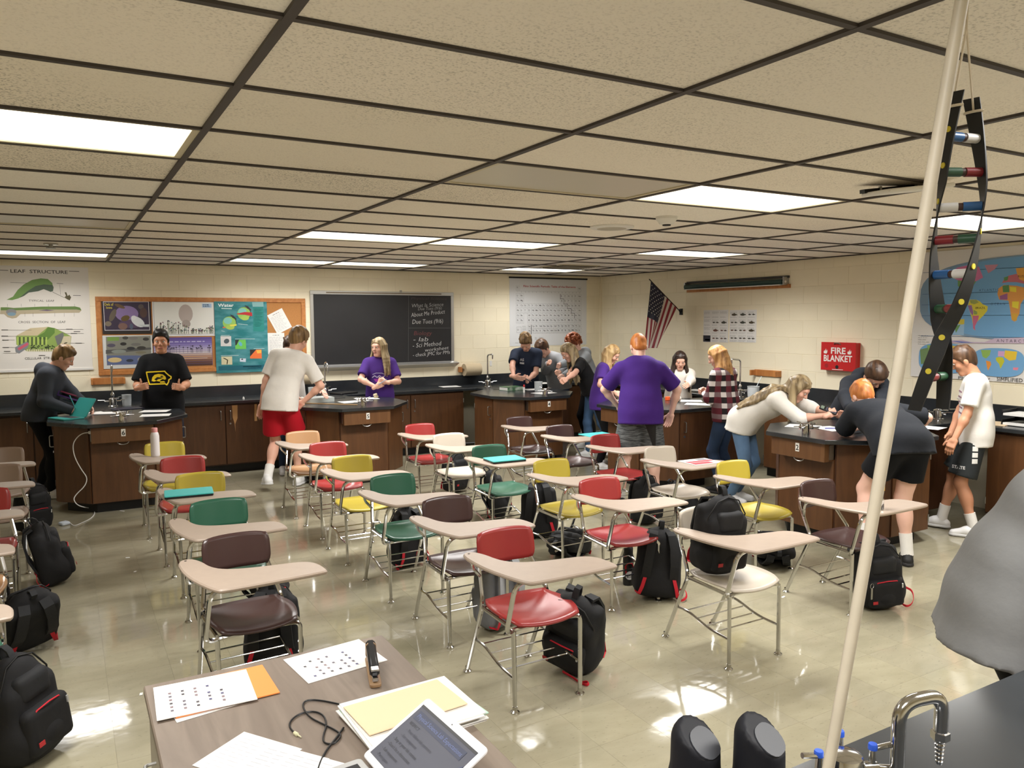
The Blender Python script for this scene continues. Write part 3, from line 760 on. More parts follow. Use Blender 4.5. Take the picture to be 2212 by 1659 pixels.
def person(label, base, yaw, height=1.72, lean=0, side=0, twist=0, girth=1, pelvis=None, back=0, head=(0, 0, 0), hands=None, elbows=(None, None), feet=None, knees=None,
           skin='light', top=None, bottom=None, hair=None, shoes=None, socks=True, hpose=('relax', 'relax'), thumbs=(None, None), hdirs=(None, None), headfwd=.03, sw=1.0, legw=1.0, slope=.012):
    """base xy on the floor, yaw = facing angle in degrees; hands/feet are world points (right, left)"""
    s = height/1.75; B = np.array([base[0], base[1], 0.])
    ya = math.radians(yaw); Fh = np.array([math.cos(ya), math.sin(ya), 0]); Rh = np.array([math.sin(ya), -math.cos(ya), 0]); UP = np.array([0, 0, 1.])
    la = math.radians(lean); sa = math.radians(side)
    U = nz(UP*math.cos(la)+Fh*math.sin(la)+Rh*math.sin(sa))
    tw = math.radians(twist); R = nz(Rh*math.cos(tw)-Fh*math.sin(tw)); R = nz(R-U*(R@U)); F = np.cross(U, R)
    P = np.array([0, 0, (pelvis or .95*s)])-Fh*back
    hipU = nz(UP+U*.35); hr = Rh*.09*s*max(1, girth*.9)
    Cc = P+U*.33*s; N = P+U*.525*s
    shw = .165*s*sw
    Sh = [P+U*(.465-slope)*s+R*shw, P+U*(.465-slope)*s-R*shw]
    hy, hp, ht = [math.radians(a) for a in head]
    # head frame: turn about up (yaw, + to the person's left), nod, tilt
    HF = F*math.cos(hy)-R*math.sin(hy); HR = R*math.cos(hy)+F*math.sin(hy)
    hu0 = nz(U+UP*1.0)
    HF = nz(HF-hu0*(HF@hu0)); HR = np.cross(HF, hu0)
    HU = hu0*math.cos(hp)+HF*math.sin(hp); HF = HF*math.cos(hp)-hu0*math.sin(hp)
    HU2 = HU*math.cos(ht)+HR*math.sin(ht); HR = HR*math.cos(ht)-HU*math.sin(ht); HU = HU2
    Hc = N+hu0*.045*s+HU*.098*s+F*headfwd
    hs = s*1.04
    HA = np.array([HR, HF, HU])
    def h2w(x, y, z): return Hc+(HR*x+HF*y+HU*z)*hs
    # limbs
    el_ = [None, None]; wr = [None, None]
    for i in (0, 1):
        sg = 1 if i == 0 else -1
        tgt = np.array(hands[i])-B if hands and hands[i] is not None else Sh[i]-UP*.52*s+Fh*.08+R*sg*.05
        hint = np.array(elbows[i]) if elbows[i] is not None else (-Fh*.4+Rh*sg*.45-UP*.8)
        el_[i], wr[i] = ik(Sh[i], tgt, .285*s, .255*s, hint)
    hip = [P-UP*.03*s+hr, P-UP*.03*s-hr]; kn = [0, 0]; an = [0, 0]; fd = [0, 0]
    for i in (0, 1):
        sg = 1 if i == 0 else -1
        ft = np.array([*feet[i][:2], 0])-B if feet and feet[i] is not None else Rh*sg*.11*s
        lift = feet[i][2] if feet and feet[i] is not None and len(feet[i]) > 2 else 0
        fa = ya+math.radians(feet[i][3] if feet and feet[i] is not None and len(feet[i]) > 3 else -8*sg)
        fd[i] = np.array([math.cos(fa), math.sin(fa), 0])
        ankle = ft+UP*(.085*s+lift)
        kn[i], an[i] = ik(hip[i], ankle, .44*s, .43*s, Fh if not knees else np.array(knees[i]))
    g = girth; AX = np.array([R, F, U]); AH = np.array([Rh, nz(np.cross(hipU, Rh)), hipU])
    def torso(v, e=0, k=.06):
        v.el(P, (.162*s*g+e, .118*s*g+e, .125*s+e), AH, k)
        v.el(P+U*.16*s+F*.01*(g-1), (.143*s*g+e, .108*s*(g*1.06-.06)+e, .15*s+e), AX, k)
        v.el(Cc+F*.005, (.162*s*(.3+.7*g)+e, .115*s*(.4+.6*g)+e, .165*s+e), AX, k)
        v.rc(Sh[0]-R*.03*s, P+U*.455*s+R*.05*s, .052*s+e, None, k); v.rc(Sh[1]+R*.03*s, P+U*.455*s-R*.05*s, .052*s+e, None, k)
        v.rc(N-U*.07*s+R*.06*s, N-U*.07*s-R*.06*s, .06*s+e, None, k)
    ag = (.6+.4*g)
    # ---- body surface: trunk, neck, arms, legs
    v = Vol(); torso(v, -.004)
    v.rc(N-U*.04*s, h2w(0, -.02, -.04), .056*s*(.7+.3*g), .052*s, .04)
    for i in (0, 1):
        v.rc(Sh[i], el_[i], .047*s*ag, .038*s*ag, .035); v.rc(el_[i], wr[i], .039*s*ag, .026*s, .02); v.el(el_[i]*.7+wr[i]*.3, (.039*s*ag,)*3, None, .03)
        v.rc(hip[i], kn[i], .082*s*g*legw, .054*s*(.5+.5*g)*legw, .05); v.rc(kn[i], an[i], .052*s*(.5+.5*g)*legw, .034*s, .03)
        v.el(kn[i]*.68+an[i]*.32-nz(np.cross(nz(an[i]-kn[i]), Rh))*(-.012)*s, (.054*s*legw, .056*s*legw, .105*s), np.array([Rh, nz(np.cross(nz(kn[i]-an[i]), Rh)), nz(kn[i]-an[i])]), .03)
        v.rc(an[i], an[i]+fd[i]*.1*s-UP*.04*s, .034*s, .03*s, .03)
    parts = [v.mesh(.013)]
    # ---- head
    v = Vol()
    v.el(h2w(0, -.012, .03), np.array((.076, .096, .098))*hs, HA, .03); v.el(h2w(0, .022, -.045), np.array((.057, .066, .074))*hs, HA, .03)
    v.rc(h2w(-.016, .062, -.098), h2w(.016, .062, -.098), .022*hs, None, .02)
    v.rc(h2w(0, .082, .018), h2w(0, .103, -.022), .009*hs, .0135*hs, .012); v.el(h2w(0, .094, -.026), np.array((.017, .012, .009))*hs, HA, .008)
    v.rc(h2w(-.035, .074, .03), h2w(.035, .074, .03), .016*hs, None, .02)
    v.rc(h2w(-.016, .076, -.06), h2w(.016, .076, -.06), .011*hs, None, .012)
    for q in (-1, 1):
        v.el(h2w(q*.076, -.008, -.012), np.array((.010, .02, .031))*hs, HA, .008); v.el(h2w(q*.042, .056, -.025), np.array((.024, .024, .022))*hs, HA, .02)
    v.rc(h2w(0, -.02, -.05), N-U*.01, .052*s, .054*s*(.7+.3*g), .03)
    parts.append(v.mesh(.0065))
    for i in (0, 1):
        d = hdirs[i] if hdirs[i] is not None else wr[i]-el_[i]
        th = thumbs[i] if thumbs[i] is not None else (np.array([0, 0, 1.])+Fh*.3-(R if i == 0 else -R)*.6)
        parts.append(hand_vol(wr[i], d, th, i == 0, hpose[i], s*.97))
    o = vmesh('person', parts, SKIN[skin], None, (B[0], B[1], 0)); tag(o, label, 'person', 'students at the lab stations')
    e = MB()
    for q in (-1, 1): e.lathe([(.001, -.011*hs)]+[(.0115*hs*math.cos(a), .0115*hs*math.sin(a)) for a in (-1, -.5, 0, .5, 1)]+[(.001, .0115*hs)], h2w(q*.031, .0795, .010), 8)
    e.build('eye', EYEW, o, 2); e = MB()
    for q in (-1, 1): e.lathe([(.001, 0), (.0062*hs, .001), (.0055*hs, .003), (.001, .004)], h2w(q*.031, .0885, .0095), 8, HF)
    e.build('iris', mat('iris_dark', (52, 38, 28), .25), o, 2)
    v = Vol(); v.rc(h2w(-.02, .0845, -.058), h2w(.02, .0845, -.058), .0055*hs, None, .004); v.el(h2w(0, .0875, -.0605), np.array((.017, .005, .008))*hs, HA, .006); vmesh('lips', [v.mesh(.003)], LIP, o)
    # ---- hair
    hk, hm = hair[0], hair[1]; ho = hair[2] if len(hair) > 2 else {}
    v = Vol(); ctr = h2w(0, -.014, .032); hv = ho.get('vol', 1.0)
    fc = h2w(0, ho.get('line', .080), .066); fn = nz(HF*.70-HU*.71)
    fc2 = h2w(0, -.005, -.03)
    if hk == 'short':
        v.el(ctr, np.array((.083, .104, .107))*hs*hv, HA, .02, cut=[(fc, fn)])
        v.el(h2w(0, .022, .096), np.array((.064, .066, .036))*hs*hv, HA, .02, cut=[(fc+HF*.012, nz(HF))]); v.el(h2w(.012, -.02, .108), np.array((.055, .075, .03))*hs*hv, HA, .02)
        for q_ in (-1, 1): v.rc(h2w(q_*.074, .02, .03), h2w(q_*.076, .016, -.012), .011*hs, .006*hs, .01)
        rnd = random.Random(sum(map(ord, label)))
        for _ in range(ho.get('tufts', 16)):
            a = rnd.uniform(0, 6.28); b = rnd.uniform(.15, 1.2); q = h2w(.078*math.sin(b)*math.cos(a), -.012+.098*math.sin(b)*math.sin(a), .03+.1*math.cos(b))
            if (q-fc)@fn < -.02: v.rc(q, q+HU*.012+HR*rnd.uniform(-.02, .02)+HF*rnd.uniform(-.02, .02), .017*hs, .009*hs, .012)
        v.el(h2w(0, -.062, -.03), np.array((.054, .036, .05))*hs, HA, .02, cut=[(fc, fn)])
        hmsh = v.mesh(.007, noise=.0025)
    elif hk == 'buzz':
        v.el(ctr, np.array((.0805, .101, .1035))*hs, HA, .02, cut=[(fc, fn)]); v.el(h2w(0, -.058, -.04), np.array((.06, .046, .05))*hs, HA, .02, cut=[(fc, fn)]); hmsh = v.mesh(.007, noise=.001)
    elif hk == 'curly':
        rnd = random.Random(5)
        v.el(ctr, np.array((.085, .104, .108))*hs, HA, .02, cut=[(fc, fn)])
        for _ in range(150):
            a = rnd.uniform(0, 6.28); b = math.acos(rnd.uniform(-.55, 1)); q = h2w(.098*math.sin(b)*math.cos(a), -.014+.115*math.sin(b)*math.sin(a), .04+.12*math.cos(b))
            if (q-fc)@fn < -.012: v.el(q, (.019*hs,)*3, None, .006)
        hmsh = v.mesh(.007)
    else:      # long hair: cap plus hanging locks
        v.el(ctr, np.array((.085, .106, .108))*hs, HA, .02, cut=[(fc, fn)])
        fall = np.array(ho.get('fall', (0, 0, -1.)), float); Lh = ho.get('len', .38)*s
        out = ho.get('out', .035); rnd = random.Random(3)
        fr = ho.get('front', 100)
        NL = ho.get('n', 22)
        for i in range(NL):
            a = math.radians(-fr+2*fr*i/(NL-1)); sx, cx = math.sin(a), -math.cos(a)      # 0 = back of head
            p0 = h2w(.055*sx, .012+.075*cx, .095); p1 = h2w(.082*sx, -.012+.097*cx, .03); p2 = h2w(.084*sx, -.012+.094*cx, -.05)
            q = p2+nz(fall+np.array([0, 0, -.25]))*.09*s+(HR*sx+HF*cx*.6)*out*.5; pts = [p0, p1, p2, q]; st = 5
            if ho.get('back') and abs(math.degrees(a)) < 82:
                pts = [p0, p1, p2, N-F*.085+R*sx*.075-U*.0]+[N-U*Lh*t-F*(.128+.012*math.sin(6*t+i)-.05*abs(sx)**3)+R*(sx*.115+.045) for t in (.15, .35, .55, .75, 1)]
                v.chain([np.array(x) for x in pts], [r*hs for r in (.018, .020, .020, .022, .022, .021, .019, .015, .007)], .012); continue
            for k in range(1, st+1):
                t = k/st; w_ = (HR*sx*.9+HF*cx*.5)*out*(1-.25*t)+(HR*rnd.uniform(-1, 1)+HF*rnd.uniform(-1, 1))*.008
                pts.append(q+fall*(Lh-.12)*t*(.9+.2*rnd.random())+w_*t+np.array(ho.get('off', (0, 0, 0)))*t)
            rs = [.018, .020, .020, .019, .018, .017, .015, .012, .006]
            v.chain([np.array(x) for x in pts], [r*hs for r in rs], .008)
        hmsh = v.mesh(.008)
    vmesh('hair', [hmsh], hm, o)
    if ho.get('glasses'):
        gm = MB()
        for q in (-1, 1):
            gm.tube([h2w(q*.033+.021*math.cos(a), .095, .008+.017*math.sin(a)) for a in [k*math.pi/6 for k in range(12)]], .0016, 5, closed=True)
            gm.tube([h2w(q*.054, .093, .012), h2w(q*.08, .0, .012)], .0014, 5)
        gm.build('glasses', mat('glasses_frame', (30, 28, 26), .4), o)
    # ---- top
    T = top; sh = None
    if T:
        e = T.get('loose', .014); v = Vol(); torso(v, e)
        hem = T.get('hem', .10)*s; hc = P-hipU*hem
        v.rc(P+U*.12*s+Rh*.045*g, hc-hipU*.05+Rh*.066*g*s, .112*s*g+e, .112*s*g+e+T.get('flare', 0), .05); v.rc(P+U*.12*s-Rh*.045*g, hc-hipU*.05-Rh*.066*g*s, .112*s*g+e, .112*s*g+e+T.get('flare', 0), .05)
        sl = T.get('sleeve', .62)
        for i in (0, 1):
            se = T.get('sloose', .022)
            if sl <= 1:
                q = Sh[i]+(el_[i]-Sh[i])*sl; dd = nz(el_[i]-Sh[i])
                v.rc(Sh[i], q+dd*.05, .05*s*ag+se*.7, .047*s*ag+se, .035, cut=(q, dd))
            else:
                v.rc(Sh[i], el_[i], .05*s*ag+se, .042*s*ag+se, .035); q = el_[i]+(wr[i]-el_[i])*(sl-1); dd = nz(wr[i]-el_[i])
                v.rc(el_[i], q, .042*s*ag+se, .03*s+se*.8, .03, cut=(q+dd*.02, dd))
        if T.get('hood'):
            for q in (-1, 1): v.rc(N-U*.0+R*q*.055*s+F*.055, N-U*.01*s-F*.085+R*q*.035*s, .036*s, .044*s, .03)
            v.el(N-U*.045*s-F*.115*s, (.10*s, .05*s, .07*s), AX, .04); v.rc(N+F*.05-U*.03+R*.05, N+F*.05-U*.03-R*.05, .03, None, .03)
        m_ = T['mat']
        sh = vmesh(T.get('name', 't_shirt'), [v.mesh(.011, cuts=[(hc, -hipU)])], m_, o)
        if T.get('collar') is not None:
            MB().tube([N-U*.012*s+(R*math.cos(a)*.068+F*math.sin(a)*.062)*s-U*(.012*math.sin(a))*s for a in [k*math.pi/10 for k in range(20)]], .009*s, 6, closed=True).build('collar', T['collar'], sh, True)
    # ---- bottom
    Bt = bottom
    if Bt:
        v = Vol(); e = Bt.get('loose', .01); e0 = min(e*.4, .006); v.el(P, (.162*s*g+e0, .118*s*g+e0, .125*s+e0), AH, .05)
        for i in (0, 1):
            L = Bt['len']
            if L <= 1:
                q = hip[i]+(kn[i]-hip[i])*L; dd = nz(kn[i]-hip[i]); v.rc(hip[i], q+dd*.03, .084*s*g*legw+e*.3, .07*s*(.45+.55*g)*legw+e+Bt.get('flare', .018), .045, cut=(q, dd))
            else:
                v.rc(hip[i], kn[i], .083*s*g*legw+e, .055*s*(.5+.5*g)*legw+e, .045); q = kn[i]+(an[i]-kn[i])*min(1, L-1); dd = nz(an[i]-kn[i])
                v.rc(kn[i], q, .055*s*(.5+.5*g)*legw+e, .04*s+e, .03, cut=(q+dd*.01, dd))
                v.el(kn[i]*.68+an[i]*.32-nz(np.cross(nz(kn[i]-an[i]), Rh))*.012*s, (.056*s*legw+e*.5, .058*s*legw+e*.5, .105*s), np.array([Rh, nz(np.cross(nz(kn[i]-an[i]), Rh)), nz(kn[i]-an[i])]), .03)
        bo = vmesh(Bt['name'], [v.mesh(.011, cuts=[(P+hipU*.105*s, hipU)])], Bt['mat'], o)
    # ---- feet
    if shoes:
        for i in (0, 1):
            lift = feet[i][2] if feet and feet[i] is not None and len(feet[i]) > 2 else 0
            d = nz(fd[i]-UP*(lift*2.6)); up = nz(UP-d*(UP@d)); sd = np.cross(d, up)
            A = an[i]; hl = A-d*.035*s-up*.045*s; to = A+d*.165*s-up*.055*s
            v = Vol(); v.rc(hl, A+d*.05*s-up*.03*s, .042*s, .043*s, .03); v.rc(A+d*.05*s-up*.035*s, to, .043*s, .031*s, .03); v.rc(A, A+up*.005*s, .043*s, .042*s, .02)
            bot = A-up*.082*s
            z = vmesh('shoe', [v.mesh(.008, cuts=[(bot+up*.012, -up)])], shoes[0], o)
            v = Vol(); v.rc(hl-up*.03*s, A+d*.05*s-up*.07*s, .045*s, .047*s, .02); v.rc(A+d*.05*s-up*.07*s, to-up*.018*s, .047*s, .037*s, .02)
            vmesh('sole', [v.mesh(.008, cuts=[(bot+up*.001, -up), (bot+up*.026, up)])], shoes[1], z)
            if socks:
                dd = nz(kn[i]-an[i]); MB().tube([A-up*.01, A+dd*.05*s, A+dd*(socks if isinstance(socks, float) else .09)*s], [.047*s, .045*s, .048*s], 14).build('sock', SOCK, o, True)
    o['_'] = 0; del o['_']
    return dict(o=o, shirt=sh, B=B, P=P, U=U, R=R, F=F, N=N, Cc=Cc, wr=[w_+B for w_ in wr], el=[q+B for q in el_], s=s, hip=hip, kn=kn, an=an, bottom=bo if Bt else None, Rh=Rh, Fh=Fh, h2w=h2w, g=g)
def decal(ink, target, org, right, up, name='print', off=.0022, maxe=.02):
    """wrap flat print onto a garment: org = world point near the surface, print plane right/up"""
    me = target.data; B = np.array(target.parent.location if target.parent else (0, 0, 0))
    bv = BVHTree.FromPolygons([v.co.copy() for v in me.vertices], [tuple(p.vertices) for p in me.polygons])
    R = Vector(nz(right)); Up = Vector(nz(up)); Nn = R.cross(Up); O = Vector(np.array(org)-B)
    m2 = bpy.data.meshes.new(name); m2.from_pydata([(v[0], v[1], 0) for v in ink.v], [], ink.f); m2.update()
    at = m2.color_attributes.new('ink', 'FLOAT_COLOR', 'CORNER'); arr = []
    for f, c in zip(ink.f, ink.c): arr += list(c)*len(f)
    at.data.foreach_set('color', arr)
    for i, v in enumerate(m2.vertices): v.co.z = ink.v[i][2]
    b = bmesh.new(); b.from_mesh(m2); bmesh.ops.triangulate(b, faces=b.faces)
    for _ in range(4):
        ed = [x for x in b.edges if x.calc_length() > maxe]
        if not ed: break
        bmesh.ops.subdivide_edges(b, edges=ed, cuts=1); bmesh.ops.triangulate(b, faces=[f for f in b.faces if len(f.verts) > 3])
    dead = []
    for v in b.verts:
        p = O+R*v.co.x+Up*v.co.y; z = v.co.z
        h, n, i, d = bv.ray_cast(p+Nn*.4, -Nn)
        if h is None: dead.append(v); continue
        v.co = h+Nn*(off+(z-.0006)*8)
    bmesh.ops.delete(b, geom=dead, context='VERTS')
    b.to_mesh(m2); b.free()
    return link(name, m2, inkmat(), target)
# ================================================================ the students
def table(u, v, z=.925): return np.array(px(u, v, z=z))
def aty(u, v, y): return np.array(px(u, v, y=y))
BLOND = hair_mat('hair_blond', (150, 118, 76), (206, 176, 126)); DKBLOND = hair_mat('hair_dark_blond', (92, 70, 44), (150, 120, 80)); ASHBL = hair_mat('hair_ash_blond', (112, 94, 66), (176, 156, 120))
BROWN = hair_mat('hair_brown', (58, 40, 28), (92, 66, 46)); DKBROWN = hair_mat('hair_dark_brown', (36, 26, 22), (58, 42, 34)); BLACKH = hair_mat('hair_black', (16, 15, 16), (30, 28, 28))
GINGER = hair_mat('hair_ginger', (168, 96, 44), (206, 132, 70)); AUBURN = hair_mat('hair_auburn', (110, 54, 28), (160, 88, 50)); GOLD = hair_mat('hair_gold', (150, 104, 58), (208, 162, 106))
def tee(c, name, **k): return dict(mat=cloth(name, c), **k)
DENIM = mat('blue_denim', (70, 100, 136), .85, var=.22, vscale=5, bump=.3, bscale=25); DENIMD = mat('dark_denim', (38, 56, 84), .85, var=.25, vscale=6, bump=.3, bscale=25); DENIML = mat('washed_denim', (88, 116, 148), .85, var=.2, vscale=6, bump=.3, bscale=25)
BLKP = cloth('black_leggings', (17, 17, 20)); BLKS = cloth('black_shorts', (14, 15, 19))
SH_W = (WHITE_SHOE, SOLE); SH_B = (BLACK_SHOE, mat('dark_sole', (40, 40, 42), .6)); SH_G = (GREY_SHOE, SOLE)
PP = {}
# 1 hooded student writing at station six
PP[1] = person('person in a charcoal hoodie writing beside a teal laptop', (-.20, 9.34), -14, 1.66, lean=18, pelvis=.90, back=.06, head=(8, 22, 0), headfwd=.05,
    hands=(np.array((.03, 9.06, .955)), np.array((.22, 9.16, .93))), elbows=((-.35, -.35, -1), (-.2, .3, -1)), hpose=('grip', 'relax'), feet=((-.18, 9.42), (-.30, 9.54)),
    top=dict(mat=cloth('charcoal_hoodie', (58, 62, 70)), name='hoodie', sleeve=2, hood=True, loose=.03, sloose=.024, hem=.06), bottom=dict(mat=BLKP, name='leggings', len=2, loose=.004), hair=('short', DKBLOND, dict(vol=1.0)), shoes=SH_W, socks=False, legw=.92)
# 2 thumbs-up student
q = PP[2] = person('person in a black T-shirt with a yellow emblem giving two thumbs up', (.95, 9.57), 260, 1.75, lean=-2, girth=1.16, head=(0, 2, 0), skin='tan',
    hands=(aty(300, 838, 9.30), aty(391, 838, 9.24)), elbows=((-.4, .1, -1), (.4, .0, -1)), hpose=('thumb', 'thumb'), thumbs=((0, 0, 1), (0, 0, 1)), hdirs=((.6, -.5, .2), (-.6, -.45, .2)),
    top=tee((13, 14, 17), 'black_tee', hem=.16, sleeve=.85, loose=.022, sloose=.03, collar=cloth('black_rib', (14, 14, 16))), bottom=dict(mat=cloth('navy_shorts', (30, 32, 44)), name='shorts', len=.9, loose=.02), hair=('short', BLACKH, dict(vol=1.04, line=.074)), shoes=SH_B)
ik_ = Ink(); Y = (255, 224, 40)
iowa = [(-.128, .068), (.06, .075), (.074, .055), (.10, .028), (.122, .012), (.12, -.008), (.098, -.022), (.096, -.044), (.078, -.078), (.06, -.064), (-.10, -.066), (-.112, -.03), (-.122, .02), (-.128, .068)]
ik_.line(iowa, .013, Y)
ik_.poly([(-.078, -.030), (-.070, .010), (-.045, .038), (-.005, .048), (.040, .040), (.066, .016), (.072, -.012), (.058, -.020), (.036, -.012), (.018, -.022), (.002, -.038), (-.030, -.030), (-.052, -.038)], Y)
ik_.poly([(-.05, -.014), (-.02, .012), (.02, .006), (.05, .012), (.02, -.006), (-.01, -.012), (-.028, -.028)], (18, 18, 20)); ik_.ell(.028, .018, .014, .007, (18, 18, 20)); ik_.poly([(.006, -.038), (.05, -.034), (.062, -.05), (.01, -.052)], Y)
decal(ik_, q['shirt'], aty(343, 817, 9.4), -q['R'], q['U'], 'state_emblem')
MB().tube([q['wr'][0]-q['B']-nz(q['wr'][0]-q['el'][0])*.02+np.array(v)*.034 for v in [np.cos(a)*nz(np.cross(q['wr'][0]-q['el'][0], (0, 0, 1)))+np.sin(a)*nz(np.cross(q['wr'][0]-q['el'][0], nz(np.cross(q['wr'][0]-q['el'][0], (0, 0, 1))))) for a in [k*math.pi/8 for k in range(16)]]], .005, 6, closed=True).build('wristband', mat('white_band', (225, 225, 222), .5), q['o'], True)
# 3 red shorts, back turned
q = PP[3] = person('person in a white T-shirt and red shorts leaning over the table with back turned', (2.02, 8.62), 60, 1.86, girth=.90, lean=18, side=13, pelvis=.99, head=(-18, 22, 0), skin='light',
    hands=(table(655, 868, .95), np.array((1.86, 8.80, .90))), elbows=((.7, -.4, -.3), (-.8, -.1, -.2)), feet=((2.23, 8.74), (1.86, 8.58, .07, 30)), sw=1.04,
    top=tee((226, 222, 216), 'white_tee', hem=.11, sleeve=.8, loose=.024, flare=.014, sloose=.03, collar=cloth('white_rib', (215, 212, 206))), bottom=dict(mat=cloth('red_shorts', (176, 20, 36), .7), name='shorts', len=.78, loose=.024, flare=.034), hair=('short', DKBLOND, dict(vol=1.1, tufts=40)), shoes=SH_W, socks=.13, legw=1.0)
# 4 half hidden across station five
PP[4] = person('person mostly hidden behind the student in red shorts, hand on the grey book', (2.36, 9.52), 262, 1.70, lean=14, head=(-6, 24, 0), skin='pale',
    hands=(np.array((2.30, 9.10, .95)), table(707, 858, .965)), elbows=((-.5, 0, -.5), (.6, .1, -.6)), hpose=('relax', 'flat'), thumbs=(None, (-.8, -.6, .1)),
    top=tee((222, 220, 216), 'white_tee_b', hem=.1, sleeve=.62), bottom=dict(mat=DENIMD, name='jeans', len=2, loose=.01), hair=('short', BROWN, dict()), shoes=SH_W)
# 5 girl in purple by the chalkboard
q = PP[5] = person('person with long wavy hair in a purple T-shirt in front of the chalkboard', (3.50, 9.50), 250, 1.63, head=(-38, 4, 0), skin='light',
    hands=(aty(812, 836, 9.26), aty(834, 826, 9.22)), elbows=((-1, .1, -.5), (1, .2, -.6)), hpose=('grip', 'grip'), thumbs=((0, 0, 1), (0, 0, 1)), hdirs=((.6, -.3, .3), (-.8, .3, .25)),
    top=tee((70, 42, 118), 'purple_tee', hem=.13, sleeve=.75, loose=.02, sloose=.024), bottom=dict(mat=DENIMD, name='jeans', len=2, loose=.008), hair=('long', ASHBL, dict(len=.36, out=.06, front=118, n=26)), shoes=SH_W)
ik_ = Ink(); ik_.ell(0, -.01, .07, .055, (150, 40, 150)); ik_.ell(0, -.004, .06, .044, (74, 44, 124)); ik_.text('WAVES', 0, -.016, .055, (190, 190, 215), 'c', shear=.2); ik_.z += .0001; 
ik_ = Ink(); ik_.line([(-.075, .03), (-.03, .048), (.04, .046), (.08, .028)], .008, (168, 165, 200)); ik_.line([(-.08, -.01), (-.05, .014), (-.02, -.008), (.01, .014), (.04, -.008), (.08, .012)], .012, (176, 172, 205)); ik_.poly([(-.065, -.028), (.065, -.024), (.03, -.062), (-.035, -.066)], (150, 46, 156))
decal(ik_, q['shirt'], aty(818, 815, 9.3), -q['R'], q['U'], 'shirt_print')
# 6 boy in navy
q = PP[6] = person('person in a navy T-shirt looking down at a phone behind the green textbook', (5.74, 9.58), 242, 1.74, lean=17, head=(-14, 44, 0), skin='light',
    hands=(table(1108, 834, .965), aty(1139, 822, 9.22)), elbows=((-.9, .2, -.2), (.7, .3, -.7)), hpose=('flat', 'grip'), thumbs=((.6, -.5, .1), (0, 0, 1)), hdirs=((.5, -.3, -.15), (-.3, -.5, .4)),
    top=tee((36, 44, 62), 'navy_tee', hem=.1, sleeve=.72, loose=.016), bottom=dict(mat=DENIM, name='jeans', len=2, loose=.01), hair=('short', DKBLOND, dict(vol=1.04, tufts=34)), shoes=SH_W)
ik_ = Ink(); ik_.text('AS', 0, .014, .05, (205, 205, 210), 'c', bold=.02); ik_.rect(-.03, -.03, .03, -.004, (205, 205, 210))
decal(ik_, q['shirt'], aty(1128, 786, 9.35), -q['R'], q['U'], 'chest_print')
# 7 dark-haired boy bending over
PP[7] = person('person with dark hair in a grey sweatshirt bending over behind the curly red-haired student', (6.30, 9.62), 196, 1.69, lean=30, back=.06, head=(0, 30, 0), skin='light', headfwd=.06,
    hands=(np.array((5.95, 9.33, 1.22)), np.array((6.0, 9.08, 1.12))), elbows=((.3, .6, -.6), (.3, -.6, -.6)), hpose=('fist', 'fist'),
    top=dict(mat=cloth('grey_sweat', (150, 152, 156)), name='sweatshirt', sleeve=2, loose=.022, hem=.08), bottom=dict(mat=DENIMD, name='jeans', len=2), hair=('short', BROWN, dict(vol=1.05)), shoes=SH_W)
# 8 curly red hair, grey hoodie
PP[8] = person('person with curly red hair in a grey hoodie, fists raised over station four', (6.50, 9.02), 172, 1.70, lean=24, head=(6, 18, 0), skin='pale',
    hands=(aty(1189, 800, 8.80), aty(1190, 835, 8.68)), elbows=((.5, .4, -.8), (.4, -.6, -.6)), hpose=('fist', 'fist'),
    top=dict(mat=cloth('heather_hoodie', (142, 147, 152)), name='hoodie', sleeve=2, hood=True, loose=.026, hem=.07), bottom=dict(mat=BLKS, name='pants', len=2), hair=('curly', AUBURN), shoes=SH_W)
# 9 girl in black tee and ripped jeans
q = PP[9] = person('person with long straight blond hair, black T-shirt and ripped jeans leaning on station four', (6.14, 8.40), 158, 1.62, lean=28, back=-.06, pelvis=.90, head=(6, 22, 0), skin='light', headfwd=.05,
    hands=(table(1204, 848, .975), table(1196, 846, .98)), elbows=((.4, .5, -.6), (.3, -.5, -.9)), hpose=('grip', 'grip'), feet=((6.08, 8.50), (6.34, 8.28)), knees=((-.6, -.2, .2), (-.8, .2, .1)),
    top=tee((24, 24, 26), 'black_tee_b', hem=.05, sleeve=.72, loose=.016), bottom=dict(mat=DENIM, name='jeans', len=2, loose=.007), hair=('long', ASHBL, dict(len=.44, out=.03, front=105, fall=(.10, -.08, -1))), shoes=SH_W)
# 10 girl in purple at the flag-side station
q = PP[10] = person('person with long blond hair in a purple T-shirt and black leggings at the flag-side station', (5.74, 7.80), -44, 1.56, lean=8, head=(-4, 28, 0), skin='light', girth=1.0,
    hands=(table(1330, 848, .99), np.array((6.0, 7.50, 1.0))), elbows=((-.3, -.6, -.6), (.5, .4, -.7)), hpose=('grip', 'relax'),
    top=tee((72, 42, 122), 'purple_tee_b', hem=.12, sleeve=.72, loose=.018), bottom=dict(mat=BLKP, name='leggings', len=2, loose=.005), hair=('long', BLOND, dict(len=.34, out=.03, front=112, fall=(.06, -.1, -1))), shoes=SH_W, socks=.16)
